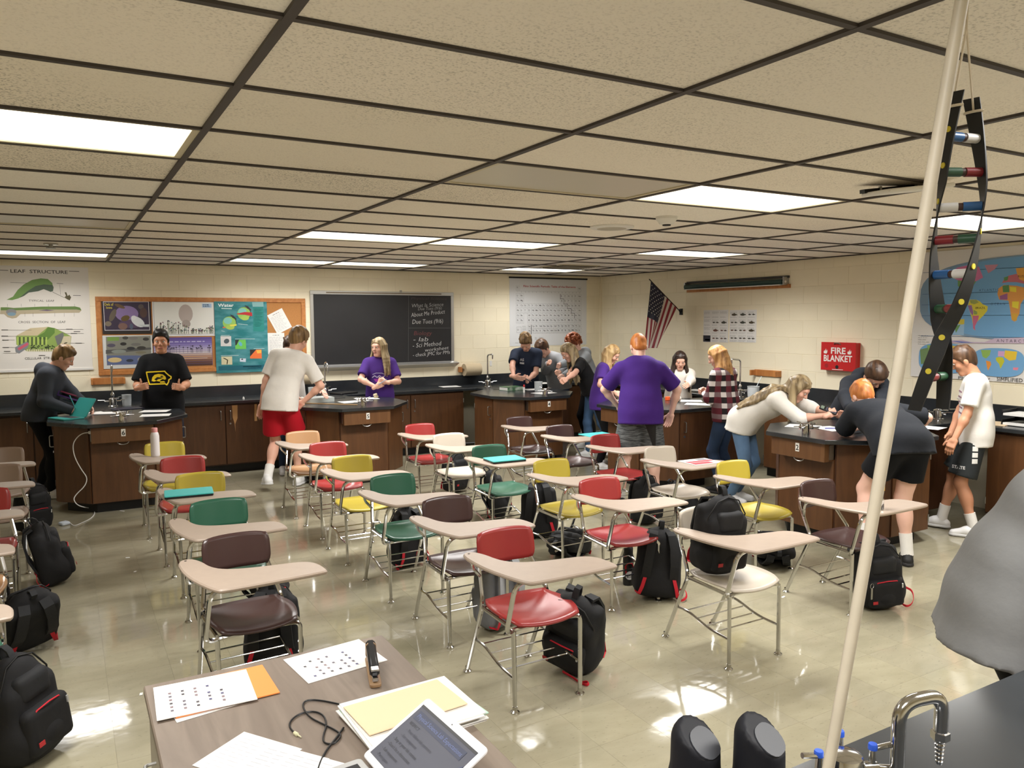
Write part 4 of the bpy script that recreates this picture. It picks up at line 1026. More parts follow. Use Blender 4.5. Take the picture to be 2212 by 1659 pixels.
# 11 broad student in purple, back turned
m_, N_, L_, b_ = nodes_mat('heather_charcoal')
tc_ = N_.new('ShaderNodeTexCoord'); mp_ = N_.new('ShaderNodeMapping'); mp_.inputs['Scale'].default_value = (14, 14, 130); n_ = N_.new('ShaderNodeTexNoise'); n_.inputs['Scale'].default_value = 1; n_.inputs['Detail'].default_value = 3
r_ = N_.new('ShaderNodeValToRGB'); r_.color_ramp.elements[0].position = .4; r_.color_ramp.elements[1].position = .62; r_.color_ramp.elements[0].color = lin((48, 50, 52)); r_.color_ramp.elements[1].color = lin((104, 107, 108))
L_.new(tc_.outputs['Object'], mp_.inputs[0]); L_.new(mp_.outputs[0], n_.inputs['Vector']); L_.new(n_.outputs['Fac'], r_.inputs[0]); L_.new(r_.outputs[0], b_.inputs['Base Color']); b_.inputs['Roughness'].default_value = .9
HEATH = m_
q = PP[11] = person('broad person with short ginger hair in a purple T-shirt and grey shorts, back turned', (4.93, 6.02), 58, 1.72, slope=.05, lean=10, girth=1.14, pelvis=.95, head=(6, 30, 0), skin='pale', sw=1.2, legw=1.12,
    hands=(aty(1450, 893, 5.98), aty(1336, 878, 6.35)), elbows=((.85, -.53, .15), (-.85, .53, .15)), feet=((5.07, 5.93), (4.75, 6.10)),
    top=tee((66, 36, 118), 'purple_tee_c', hem=.13, sleeve=.82, loose=.03, sloose=.036, flare=.0, collar=cloth('purple_rib', (56, 30, 104))), bottom=dict(mat=HEATH, name='shorts', len=.86, loose=.022, flare=.03), hair=('buzz', GINGER), shoes=SH_B)
# 12 dark-haired girl behind the flag-side station
q = PP[12] = person('person with long dark hair in a cream sweater facing out from the flag-side station', (6.83, 7.60), 236, 1.54, lean=12, head=(0, 14, 0), skin='light', pelvis=.76,
    hands=(table(1458, 850, .99), table(1478, 860, .95)), elbows=((-.7, .3, -.5), (.8, -.2, -.6)), hpose=('grip', 'relax'),
    top=dict(mat=cloth('cream_sweater', (224, 216, 206)), name='sweater', sleeve=2, loose=.026, sloose=.022), bottom=dict(mat=DENIMD, name='jeans', len=2), hair=('long', DKBROWN, dict(len=.42, out=.045, front=122, n=28)), shoes=SH_W)
# 13 plaid shirt
m_, N_, L_, b_ = nodes_mat('plaid_flannel')
tc_ = N_.new('ShaderNodeTexCoord'); sp = N_.new('ShaderNodeSeparateXYZ'); L_.new(tc_.outputs['Object'], sp.inputs[0])
def band(src, per, duty, off=0.):
    a = N_.new('ShaderNodeMath'); a.operation = 'MULTIPLY_ADD'; a.inputs[1].default_value = 1/per; a.inputs[2].default_value = 50+off; L_.new(src, a.inputs[0])
    f = N_.new('ShaderNodeMath'); f.operation = 'FRACT'; L_.new(a.outputs[0], f.inputs[0]); g_ = N_.new('ShaderNodeMath'); g_.operation = 'LESS_THAN'; g_.inputs[1].default_value = duty; L_.new(f.outputs[0], g_.inputs[0]); return g_.outputs[0]
dx = N_.new('ShaderNodeVectorMath'); dx.operation = 'DOT_PRODUCT'; dx.inputs[1].default_value = (.94, -.34, 0); L_.new(tc_.outputs['Object'], dx.inputs[0])
bx_, bz_ = band(dx.outputs['Value'], .115, .45), band(sp.outputs['Z'], .115, .45)
sx_ = band(dx.outputs['Value'], .15, .5, .5)
mx1 = N_.new('ShaderNodeMix'); mx1.data_type = 'RGBA'; mx1.inputs[6].default_value = lin((92, 26, 40)); mx1.inputs[7].default_value = lin((28, 20, 24)); L_.new(bx_, mx1.inputs[0])
mx2 = N_.new('ShaderNodeMix'); mx2.data_type = 'RGBA'; mx2.inputs[6].default_value = lin((122, 100, 104)); mx2.inputs[7].default_value = lin((214, 208, 206)); L_.new(bx_, mx2.inputs[0])
mx3 = N_.new('ShaderNodeMix'); mx3.data_type = 'RGBA'; L_.new(bz_, mx3.inputs[0]); L_.new(mx1.outputs[2], mx3.inputs[6]); L_.new(mx2.outputs[2], mx3.inputs[7]); L_.new(mx3.outputs[2], b_.inputs['Base Color']); b_.inputs['Roughness'].default_value = .9
PLAID = m_
q = PP[13] = person('person with golden hair in a red and white plaid shirt and dark jeans', (6.08, 6.00), 104, 1.58, lean=6, head=(28, 22, 0), skin='light',
    hands=(np.array((6.15, 6.36, 1.06)), aty(1524, 852, 6.25)), elbows=((.8, -.4, -.6), (-.5, -.5, -.6)), hpose=('grip', 'grip'),
    top=dict(mat=PLAID, name='plaid_shirt', sleeve=2, loose=.018, sloose=.02, hem=.10), bottom=dict(mat=DENIMD, name='jeans', len=2, loose=.008), hair=('long', GOLD, dict(len=.30, out=.05, front=112, fall=(.08, -.12, -1))), shoes=SH_B)
# 14 girl in white leaning on station two
q = PP[14] = person('person with long streaked hair, white shirt and ripped jeans leaning over station two', (5.78, 5.50), -66, 1.68, lean=60, pelvis=.87, back=.0, head=(0, 8, 0), skin='light', headfwd=.05,
    hands=(np.array((6.06, 4.72, .965)), np.array((6.22, 4.60, .93))), elbows=((-.1, .1, -1), (.2, .1, -1)), hpose=('pinch', 'flat'), hdirs=((.6, -.2, .25), None), feet=((5.76, 5.62), (5.92, 5.70)), knees=((0, -1, 0), (.3, -1, 0)),
    top=dict(mat=cloth('white_longtee', (228, 225, 218)), name='shirt', sleeve=1.15, loose=.022, sloose=.026, hem=.13), bottom=dict(mat=DENIML, name='jeans', len=2, loose=.006), hair=('long', ASHBL, dict(len=.46, out=.03, front=112, back=True, n=26)), shoes=SH_W)
# 15 hooded student bending over station two
PP[15] = person('person in a dark hoodie with brown hair and glasses bending over station two', (6.90, 5.12), 240, 1.74, lean=46, pelvis=.90, head=(6, 36, 0), skin='light', headfwd=.06,
    hands=(table(1835, 912, .94), table(1905, 915, .94)), elbows=((-.6, .5, -.3), (.6, -.3, -.4)), hpose=('flat', 'relax'),
    top=dict(mat=cloth('slate_hoodie', (48, 52, 60)), name='hoodie', sleeve=2, hood=True, loose=.028, hem=.06), bottom=dict(mat=BLKP, name='pants', len=2, loose=.01), hair=('short', BROWN, dict(vol=1.1, glasses=True)), shoes=SH_B)
# 16 student in dark tee and black shorts bending
q = PP[16] = person('person in a dark T-shirt and black shorts bending over station two, back turned', (5.36, 3.52), 66, 1.70, lean=66, pelvis=.94, back=.02, girth=1.18, head=(0, 10, 0), skin='pale', headfwd=.04, legw=1.02,
    hands=(table(1975, 925, .95), table(1856, 922, .95)), elbows=((.9, -.2, -.3), (-.8, .3, -.5)), hpose=('relax', 'relax'), feet=((5.44, 3.50, 0, -25), (5.22, 3.70, .06)), knees=((.2, 1, 0), (.3, 1, 0)),
    top=tee((33, 36, 42), 'dark_tee', hem=.10, sleeve=.9, loose=.024, sloose=.03), bottom=dict(mat=BLKS, name='shorts', len=.62, loose=.02, flare=.014), hair=('short', GINGER, dict(tufts=30)), shoes=SH_B, socks=.16)
# 17 boy in white at the neck of station two
q = PP[17] = person('person with dark hair in a white T-shirt and dark shorts standing by the world map', (6.72, 3.74), 118, 1.62, lean=3, head=(6, 26, 0), skin='tan', headfwd=.05,
    hands=(aty(2046, 950, 3.92), aty(2058, 958, 3.72)), elbows=((.4, .9, -.4), (.9, -.5, -.3)), feet=((6.66, 3.98), (6.60, 3.66)),
    top=tee((228, 226, 222), 'white_tee_c', hem=.12, sleeve=.75, loose=.018, sloose=.028, collar=cloth('white_rib', (215, 212, 206))), bottom=dict(mat=cloth('charcoal_shorts', (44, 48, 50)), name='shorts', len=.86, loose=.026, flare=.026), hair=('short', BROWN, dict(vol=.99, tufts=8)), shoes=(WHITE_SHOE, SOLE), socks=.14)
# 18 student in grey at the demonstration counter
q = PP[18] = person('person in a plain grey T-shirt hunched over the demonstration counter', (2.73, 1.40), -54, 1.76, lean=24, girth=1.24, pelvis=.90, head=(0, 30, 0), skin='light', sw=1.08,
    hands=(np.array((2.74, 1.12, 1.0)), np.array((3.05, 1.3, .98))), elbows=((-.5, -.5, -.5), (.3, .6, -.4)),
    top=tee((128, 129, 130), 'grey_tee', hem=.15, sleeve=.8, loose=.034, sloose=.04, flare=.03, collar=cloth('grey_rib', (112, 113, 114))), bottom=dict(mat=BLKS, name='shorts', len=.9, loose=.016), hair=('short', BROWN, dict()), shoes=SH_W)

# prints on clothes
q = PP[1]; ik_ = Ink()
for k, c_ in enumerate(((70, 40, 110), (120, 36, 70), (36, 84, 60), (40, 90, 120), (60, 44, 110))): ik_.rect(-.08+k*.034, -.05, -.062+k*.034, .05, c_); ik_.rect(-.08+k*.034, -.05, -.054+k*.034, -.036, c_)
decal(ik_, q['shirt'], q['B']+q['Cc']+q['F']*.1-q['U']*.06, -q['R'], q['U'], 'letter_print')
q = PP[14]; ik_ = Ink(); ik_.poly([(-.05, -.03), (.06, -.045), (.04, .04), (-.04, .03)], (232, 184, 62)); decal(ik_, q['shirt'], q['B']+q['P']+q['U']*.16-q['F']*.1+q['R']*.02, q['R'], q['U'], 'back_print')
q = PP[17]; ik_ = Ink()
for k in range(4): ik_.rect(-.02, -.0-k*.052, .02, .04-k*.052, (226, 226, 224))
decal(ik_, q['bottom'], q['B']+q['hip'][1]-np.array([0, 0, .06]), -q['Fh'], (0, 0, 1), 'side_squares')
ik_ = Ink(); ik_.text('STATE', 0, -.01, .035, (206, 206, 206), 'c', bold=.03); ik_.rect(-.006, -.04, .006, .045, (30, 32, 34)); ik_.rect(-.018, .035, .018, .045, (30, 32, 34)); ik_.rect(-.018, -.04, .018, -.03, (30, 32, 34))
decal(ik_, q['bottom'], q['B']+q['hip'][1]*.35+q['kn'][1]*.65+q['Fh']*.05, -q['Fh'], (0, 0, 1), 'shorts_mark')
ik_ = Ink()
for k in range(5): ik_.line([(-.06, .05-k*.045), (-.01, .055-k*.045), (.04, .045-k*.045)], .012, (150, 110, 130))
decal(ik_, q['shirt'], q['B']+q['Cc']+q['F']*.1-q['R']*.06, nz(-q['R']-q['F']*.3), q['U'], 'chest_print')
q = PP[11]; ik_ = Ink(); ik_.poly([(-.06, .06), (.05, .04), (.05, -.16), (.03, -.19), (.0, -.1)], (16, 16, 18)); decal(ik_, q['bottom'], q['B']+q['P']-np.array([0, 0, .18])+q['Rh']*.09, q['Rh'], (0, 0, 1), 'black_panel')
# ================================================================ on the walls and ceiling
PAPER = mat('white_paper', (226, 225, 222), .6); GLOSSP = mat('laminated_chart', (226, 222, 216), .2, bump=.06, bscale=5); DARKP = mat('dark_poster', (40, 36, 46), .35)
ALU = mat('aluminium', (196, 196, 194), .35, .8); CORK = mat('cork', (176, 122, 70), .9, var=.12, vscale=90, bump=.2, bscale=150)
class Sheet:
    """flat thing on a wall: local x right, y up from its lower left corner; draws print in photo pixels of a zoomed crop"""
    def __init__(s, wall, u0, v0, u1, v1, name, label, cat, m, depth=.004, off=0.0, parent=None):
        s.wall = wall
        a, b = s.w(u0, v1), s.w(u1, v0)
        s.o = a; s.sz = (b[0]-a[0], b[1]-a[1])
        if wall == 'F': loc, rot = (a[0], WY-off, a[1]), FRONT
        else: loc, rot = (WX-off, -a[0], a[1]), RIGHT
        s.t = thing(name, label, cat, loc, rot=rot) if parent is None else None
        s.sheet = MB().bb(0, s.sz[0], 0, s.sz[1], 0, depth).build('sheet', m, s.t)
        s.ink = Ink(); s.ink.z = depth+.0006
    def w(s, u, v):
        if s.wall == 'F': p = px(u, v, y=WY); return (p.x, p.z)
        p = px(u, v, x=WX); return (-p.y, p.z)
    def p(s, u, v): a = s.w(u, v); return (a[0]-s.o[0], a[1]-s.o[1])
    def z(s, ox, oy, sc): return lambda zx, zy: s.p(ox+zx/sc, oy+zy/sc)
    def done(s, name='print'): s.ink.build(s.sheet, name); return s
def P_(f, pts): return [f(*q) for q in pts]
# ---- leaf chart
L = Sheet('F', -16, 578, 190, 803, 'leaf_chart', 'glossy wall chart titled LEAF STRUCTURE with green leaf drawings', 'poster', GLOSSP)
f = L.z(0, 570, 6.771); I = L.ink; K = (44, 42, 42)
def T(s, t, f, zx, zy, zh, col, width=None, **k):
    a = f(zx, zy); h = abs(f(zx, zy-zh)[1]-a[1]); s.ink.text(t, a[0], a[1], h*1.35, col, width=abs(f(zx+width, zy)[0]-a[0]) if width else None, **k)
T(L, 'LEAF  STRUCTURE', f, 148, 128, 52, K, 842, bold=.01); I.line(P_(f, [(0, 93), (118, 96)]), .006, K); I.line(P_(f, [(1010, 108), (1155, 112)]), .006, K)
I.poly(P_(f, [(95, 525), (190, 480), (260, 380), (350, 300), (470, 235), (600, 212), (700, 222), (765, 280), (770, 310), (640, 300), (520, 325), (430, 390), (340, 460), (270, 505), (180, 530)]), (108, 146, 74))
I.poly(P_(f, [(280, 500), (400, 400), (520, 325), (640, 300), (770, 310), (785, 345), (775, 400), (740, 410), (640, 370), (560, 400), (420, 420), (350, 470)]), (72, 92, 74))
I.line(P_(f, [(770, 412), (940, 495)]), .004, K); I.poly(P_(f, [(940, 490), (965, 470), (945, 415), (970, 415), (990, 470), (1015, 450), (1040, 490), (1020, 535), (985, 520)]), (84, 78, 48))
I.line(P_(f, [(150, 272), (390, 280)]), .003, K); I.line(P_(f, [(830, 285), (925, 292)]), .004, K); I.line(P_(f, [(875, 300), (885, 450)]), .002, K); I.line(P_(f, [(1070, 462), (1180, 464)]), .005, K)
T(L, 'TYPICAL  LEAF', f, 420, 552, 30, K, 375)
I.poly(P_(f, [(10, 635), (110, 635), (200, 645), (600, 625), (1100, 622), (1160, 640), (1192, 680), (1160, 715), (900, 718), (300, 735), (240, 790), (180, 800), (110, 780), (60, 735), (0, 735)]), (176, 164, 138))
I.poly(P_(f, [(10, 635), (110, 635), (200, 645), (600, 625), (1100, 622), (1170, 640), (1192, 680), (1120, 668), (600, 668), (240, 680), (10, 680)]), (98, 128, 66))
I.ell(*f(165, 705), .05, .035, (130, 130, 130)); I.ell(*f(170, 735), .04, .02, (120, 150, 168)); I.poly(P_(f, [(560, 680), (680, 668), (800, 678), (690, 690)]), (104, 86, 110))
for zx in (110, 310, 508, 706, 900, 1090): I.line(P_(f, [(zx, 585), (zx, 625)]), .002, K)
for zx in (365, 485, 800, 938, 1085): I.line(P_(f, [(zx, 720), (zx, 770)]), .002, K)
T(L, 'CROSS  SECTION  OF  LEAF', f, 265, 868, 34, K, 695)
I.poly(P_(f, [(235, 1060), (440, 945), (700, 920), (800, 940), (930, 1000), (1045, 1060), (1025, 1230), (860, 1280), (400, 1280), (240, 1180)]), (136, 160, 84))
I.poly(P_(f, [(235, 1050), (445, 940), (700, 922), (545, 1050)]), (196, 182, 148)); I.poly(P_(f, [(545, 1060), (650, 1000), (700, 925), (800, 940), (800, 1010), (700, 1110), (560, 1100)]), (92, 128, 56))
for k in range(15): I.poly(P_(f, [(250+k*30, 1070), (268+k*30, 1070), (268+k*30, 1185), (250+k*30, 1185)]), (60, 74, 44) if k % 2 else (176, 198, 96))
for k in range(26):
    zx, zy = 440+random.random()*400, 1190+random.random()*70; I.ell(*f(zx, zy), .013, .006, (40, 52, 30), 8, random.random()*3)
for k in range(14): I.poly(P_(f, [(390+k*33, 1250), (412+k*33, 1250), (412+k*33, 1280), (390+k*33, 1280)]), (206, 196, 166))
I.poly(P_(f, [(800, 1060), (920, 1000), (935, 1050), (880, 1180), (840, 1190)]), (110, 112, 110)); I.poly(P_(f, [(930, 1060), (1040, 1055), (1025, 1230), (880, 1200)]), (200, 190, 160)); I.ell(*f(960, 1158), .02, .007, (70, 66, 54), 10, .3)
I.poly(P_(f, [(220, 1220), (390, 1135), (430, 1165), (400, 1230), (280, 1310), (230, 1290)]), (128, 132, 138)); I.poly(P_(f, [(255, 1235), (400, 1150), (420, 1180), (280, 1265)]), (198, 90, 112))
for zx, zy, w_ in ((20, 968, 440), (25, 1058, 215), (35, 1115, 180), (40, 1222, 180), (45, 1306, 200), (820, 957, 400), (930, 1018, 295), (1000, 1160, 235)): I.line(P_(f, [(zx, zy), (zx+w_, zy)]), .003, (90, 88, 84))
for zx, zy in ((25, 966), (25, 1056), (35, 1116), (40, 1224), (60, 1280), (970, 955), (1035, 1018), (1105, 1160), (570, 1340), (1080, 990)): I.line(P_(f, [(zx, zy), (zx+90, zy)]), .008, (84, 82, 80))
T(L, 'CELLULAR  STRUCTURE', f, 362, 1400, 34, K, 560); L.done()
MB().bb(-.005, L.sz[0]+.005, -.012, .012, -.002, .016).build('bottom_rail', mat('white_rail', (222, 220, 216), .4), L.t)
# ---- cork board and what is pinned on it
cx0, cz0 = px(213, 806, y=WY).x, 1.215; cx1, cz1 = 2.82, 2.145
t = thing('cork_board', 'wide cork bulletin board in an oak frame covered with posters', 'bulletin board', (cx0, WY, cz0), rot=FRONT)
w_, h_ = cx1-cx0, cz1-cz0
MB().bb(.02, w_-.02, .02, h_-.02, 0, .012).build('cork', CORK, t)
for a in ((0, w_, 0, .055), (0, w_, h_-.055, h_), (0, .055, .055, h_-.055), (w_-.055, w_, .055, h_-.055)): MB().bb(a[0], a[1], a[2], a[3], 0, .024, .003).build('frame_rail', OAK, t)
MB().bb(.868, .93, .055, h_-.055, .010, .0125).build('cork_seam', OAK, t)
co = .0145
S1 = Sheet('F', 222, 650, 325, 722, 'owl_poster', 'dark purple poster of owls titled Owls of Iowa on the cork board', 'poster', DARKP, .0015, co); f = S1.z(200, 630, 9.217); I = S1.ink
I.poly(P_(f, [(205, 195), (1115, 195), (1140, 770), (240, 775)]), (214, 212, 216)); I.poly(P_(f, [(215, 208), (1105, 208), (1130, 760), (250, 765)]), (56, 46, 66))
I.ell(*f(680, 440), .125, .095, (132, 112, 158)); I.ell(*f(760, 640), .13, .05, (84, 66, 92), 16); I.ell(*f(900, 600), .085, .05, (206, 210, 212), 16, -.7); I.ell(*f(820, 520), .03, .026, (214, 216, 218)); I.poly(P_(f, [(900, 660), (1120, 650), (1120, 700), (1000, 700)]), (190, 196, 198))
I.ell(*f(650, 530), .05, .033, (96, 78, 40), 14, .4); I.ell(*f(540, 290), .06, .02, (104, 82, 56), 12, -.4); I.ell(*f(400, 470), .03, .08, (98, 88, 76), 14, -.4); I.ell(*f(310, 640), .035, .03, (120, 108, 92)); I.ell(*f(960, 300), .03, .03, (90, 80, 78)); I.ell(*f(1010, 420), .04, .06, (82, 62, 58))
I.ell(*f(600, 690), .05, .04, (120, 92, 84)); I.ell(*f(770, 690), .02, .035, (80, 90, 110))
T(S1, 'Owls of', f, 228, 280, 60, (232, 214, 60), 185); T(S1, 'Iowa', f, 268, 340, 50, (232, 214, 60), 120); I.rect(.0, .0, S1.sz[0], .035, (44, 38, 34)); S1.done()
S2 = Sheet('F', 224, 723.5, 328, 797, 'turtle_poster', 'grey poster of turtles below the owl poster', 'poster', mat('pale_poster', (206, 208, 206), .4), .0015, co); f = S2.z(200, 630, 9.217); I = S2.ink
I.poly(P_(f, [(262, 900), (1150, 880), (1170, 1400), (285, 1470)]), (128, 128, 118)); I.poly(P_(f, [(275, 1270), (870, 1270), (1160, 1290), (1170, 1440), (290, 1460)]), (92, 104, 142)); I.poly(P_(f, [(290, 905), (525, 905), (525, 975), (290, 985)]), (116, 150, 72)); I.poly(P_(f, [(262, 1160), (1160, 1110), (1165, 1150), (262, 1240)]), (84, 84, 82))
for zx, zy, rx, ry, c_ in ((650, 920, .032, .02, (66, 66, 62)), (810, 925, .05, .02, (120, 116, 112)), (1060, 945, .035, .02, (58, 56, 54)), (370, 1070, .045, .022, (84, 80, 96)), (610, 1040, .035, .02, (44, 42, 42)), (860, 1050, .055, .018, (110, 108, 104)), (760, 1130, .045, .02, (50, 50, 54)), (970, 1120, .05, .022, (60, 58, 54)), (520, 1190, .08, .022, (134, 140, 132)), (440, 1360, .075, .03, (206, 184, 132)), (740, 1370, .04, .018, (52, 58, 70)), (980, 1350, .05, .03, (150, 150, 148)), (960, 1210, .06, .016, (120, 116, 96))): I.ell(*f(zx, zy), rx, ry, c_, 14)
S2.done()
S3 = Sheet('F', 331, 650, 464, 727, 'prairie_poster', 'white poster with a bison head among prairie plants', 'poster', PAPER, .0015, co+.001); f = S3.z(200, 630, 9.217); I = S3.ink
I.rect(.014, .02, S3.sz[0]-.014, S3.sz[1]-.014, (110, 112, 128)); I.rect(.018, .024, S3.sz[0]-.018, S3.sz[1]-.018, (222, 222, 216)); I.ell(*f(1850, 440), .082, .115, (178, 166, 160)); I.ell(*f(1860, 640), .05, .05, (160, 150, 144))
for k in range(120):
    xx = .03+random.random()*(S3.sz[0]-.06); h2 = .03+random.random()*.14*(.6+.4*math.sin(xx*9)); I.line([(xx, .03), (xx+random.uniform(-.01, .01), .03+h2)], .0022, random.choice([(84, 104, 66), (66, 84, 60), (70, 72, 66), (120, 128, 96)])); I.ell(xx, .03+h2, .006+.005*random.random(), .006, random.choice([(60, 62, 70), (96, 110, 66), (110, 60, 74), (50, 44, 84), (58, 110, 104)]), 7)
I.rect(S3.sz[0]-.155, S3.sz[1]-.085, S3.sz[0]-.045, S3.sz[1]-.035, (168, 196, 226)); I.scribble(S3.sz[0]-.145, S3.sz[1]-.055, S3.sz[0]-.05, 2, .018, .016, (80, 104, 160), word=.02); S3.done()
S4 = Sheet('F', 333, 727.8, 457, 792, 'sunset_poster', 'purple and brown poster of prairie plants against the sky', 'poster', mat('violet_poster', (96, 84, 140), .35), .0015, co); f = S4.z(200, 630, 9.217); I = S4.ink
for k in range(14):
    t0 = k/14; c_ = [(92, 76, 148), (118, 104, 172), (168, 160, 196), (196, 186, 190), (176, 132, 96), (96, 62, 44), (66, 46, 36)]; q_ = t0*6; i_ = int(q_); mix = tuple(c_[i_][j]+(c_[min(6, i_+1)][j]-c_[i_][j])*(q_-i_) for j in range(3)); I.rect(.004, S4.sz[1]*(1-t0-1/14)+.002, S4.sz[0]-.004, S4.sz[1]*(1-t0)-.002, mix)
for k in range(34):
    xx = .02+random.random()*(S4.sz[0]-.04); I.line([(xx, .16), (xx, .2+.06*random.random())], .003, (66, 58, 84)); I.ell(xx, .21+random.random()*.04, .009, .008, (58, 52, 72), 8)
I.scribble(.12, S4.sz[1]-.06, S4.sz[0]-.03, 1, .02, .022, (184, 178, 212), word=.05); I.rect(.2, .088, S4.sz[0]-.06, .094, (206, 186, 166)); S4.done()
S5 = Sheet('F', 467, 652, 575, 806, 'water_poster', 'teal poster titled Water with coloured globes and small maps', 'poster', mat('teal_poster', (36, 116, 122), .3, col2=(78, 142, 150), vscale=5, stretch=(1, 3, 1)), .0015, co+.0105); f = S5.z(430, 630, 9.217); I = S5.ink
T(S5, 'Water', f, 372, 300, 66, (232, 240, 240), 310, bold=.02); I.line(P_(f, [(440, 335), (640, 340)]), .012, (190, 214, 214)); I.poly(P_(f, [(1045, 210), (1270, 205), (1275, 300), (1060, 300)]), (126, 172, 172)); I.poly(P_(f, [(1065, 310), (1270, 300), (1290, 790), (1070, 790)]), (30, 128, 122))
for k in range(15): I.line(P_(f, [(1085, 350+k*24), (1250-20*(k % 3), 350+k*24)]), .003, (120, 180, 176))
for gx, gy in ((595, 620), (885, 435)):
    I.ell(*f(gx+10, gy-6), .083, .083, (30, 50, 54)); I.ell(*f(gx, gy), .081, .081, (140, 186, 92)); I.ell(*f(gx-30, gy-40), .05, .042, (120, 186, 178), 16); I.ell(*f(gx+20, gy+90), .05, .03, (160, 190, 84), 16); I.poly(P_(f, [(gx+10, gy-165), (gx+80, gy-145), (gx+150, gy-70), (gx+130, gy-60), (gx+60, gy-100)]), (46, 42, 44))
I.poly(P_(f, [(735, 440), (900, 405), (1045, 415), (1050, 490), (900, 462), (760, 455)]), (178, 34, 40)); I.poly(P_(f, [(600, 660), (740, 645), (735, 680), (620, 690)]), (214, 206, 78)); I.ell(*f(490, 712), .02, .008, (214, 100, 50), 10)
I.poly(P_(f, [(420, 885), (630, 885), (635, 1085), (425, 1085)]), (206, 204, 202)); I.ell(*f(540, 985), .035, .03, (70, 84, 90), 12, .6); I.poly(P_(f, [(710, 960), (920, 955), (930, 1140), (715, 1145)]), (104, 188, 84)); I.poly(P_(f, [(710, 960), (790, 958), (740, 1060), (715, 1070)]), (40, 44, 44)); I.ell(*f(815, 1040), .02, .03, (96, 170, 200), 12, .5)
I.poly(P_(f, [(1005, 1152), (1235, 1150), (1240, 1330), (1008, 1330)]), (226, 112, 54)); I.poly(P_(f, [(1005, 1152), (1130, 1151), (1060, 1230), (1008, 1290)]), (36, 40, 42)); I.poly(P_(f, [(1130, 1165), (1230, 1160), (1230, 1220), (1150, 1230)]), (232, 178, 72))
I.poly(P_(f, [(435, 1292), (650, 1288), (655, 1450), (440, 1452)]), (202, 196, 160)); I.line(P_(f, [(480, 1320), (560, 1360), (550, 1440)]), .01, (110, 104, 82)); I.poly(P_(f, [(805, 1325), (925, 1330), (920, 1400), (805, 1390)]), (200, 210, 224)); I.ell(*f(850, 1345), .014, .008, (30, 36, 44), 8)
I.poly(P_(f, [(380, 1480), (1310, 1450), (1310, 1540), (380, 1570)]), (20, 96, 112)); I.line(P_(f, [(870, 1492), (1230, 1478)]), .008, (222, 232, 232)); I.line(P_(f, [(960, 1520), (1225, 1506)]), .005, (180, 206, 206))
for a, b in (((440, 780), (500, 790)), ((430, 870), (600, 868)), ((710, 940), (1100, 940)), ((1080, 1130), (1290, 1130)), ((430, 1275), (780, 1268)), ((770, 640), (960, 660))): I.line(P_(f, [a, b]), .005, (190, 214, 216))
S5.done()
def pinned(label, u, v, w_, h_, ang, off=co):
    p = px(u, v, y=WY); t = thing('pinned_sheet', label, 'paper', (p.x, WY-off, p.z), rot=(math.pi/2, 0, 0)); t.rotation_euler = Euler((math.pi/2, -math.radians(ang), 0), 'XYZ')
    s = MB().bb(-w_/2, w_/2, -h_/2, h_/2, 0, .0012).build('sheet', PAPER, t); I = Ink(); I.z = .0018
    I.scribble(-w_*.2, h_*.38, w_*.25, 1, .02, .012, (110, 110, 116)); I.scribble(-w_*.4, h_*.3, w_*.4, 14, .015, .005, (150, 150, 156)); I.build(s)
pinned('white printed sheet pinned at a slant on the cork board', 603.5, 694, .215, .279, 0); C.objects['pinned_sheet'].rotation_euler = (math.pi/2, math.radians(-27), 0)
pinned('white printed sheet pinned upright below the slanted sheet', 596, 742, .215, .279, 0, co+.002)
# ---- chalkboard
bx0, bx1, bz0, bz1 = 2.885, 5.01, 1.215, 2.255
t = thing('chalkboard', 'large black chalkboard with white handwriting in an aluminium frame', 'chalkboard', (bx0, WY, bz0), rot=FRONT); w_, h_ = bx1-bx0, bz1-bz0
slate = MB().bb(.03, w_-.03, .03, h_-.04, 0, .012).build('slate', mat('slate', (38, 38, 40), .45, var=.18, vscale=2.5), t)
for a in ((0, w_, 0, .035), (0, w_, h_-.05, h_), (0, .045, .035, h_-.05), (w_-.045, w_, .035, h_-.05)): MB().bb(a[0], a[1], a[2], a[3], 0, .022, .003).build('frame_rail', ALU, t)
MB().bb(.22, w_-.2, h_-.032, h_-.018, .021, .026).build('map_rail', mat('cork_strip', (120, 106, 88), .8), t)
MB().add([(-.01, .03, .0), (w_+.03, .03, .0), (w_+.03, .03, .03), (-.01, .03, .03), (-.01, -.05, .0), (w_+.03, -.05, .0), (w_+.05, .0, .085), (-.03, .0, .085), (-.03, .012, .085), (w_+.05, .012, .085)], [(4, 5, 6, 7), (7, 6, 9, 8), (8, 9, 2, 3), (3, 2, 1, 0), (0, 4, 7, 8, 3), (1, 2, 9, 6, 5), (0, 1, 5, 4)]).build('chalk_tray', ALU, t)
MB().bb(1.28, 1.31, h_-.02, h_+.02, .02, .03).build('clip', STEEL, t)
I = Ink(); I.z = .0126; W_ = (206, 206, 206)
def bp(zx, zy): a = px(870+zx/9.215, 620+zy/9.217, y=WY); return (a.x-bx0, a.z-bz0)
def chalk(s, zx, zy, wz, hz, col=W_, ang=0):
    a = bp(zx, zy); I.text(s, a[0], a[1], abs(bp(zx, zy-hz)[1]-a[1])*1.4, col, width=abs(bp(zx+wz, zy)[0]-a[0]), shear=.18, bold=-.012, ang=ang)
chalk('Physical Science', 150, 250, 720, 50, (78, 62, 64)); chalk('What Is Science', 165, 410, 640, 75, (176, 176, 176), .05); chalk('Due Tues (9/6)', 290, 465, 480, 60, (166, 166, 166), .04); chalk('About Me Product', 160, 600, 680, 85, W_, .1); chalk('Due Tues (9/6)', 175, 735, 620, 90, W_, .02)
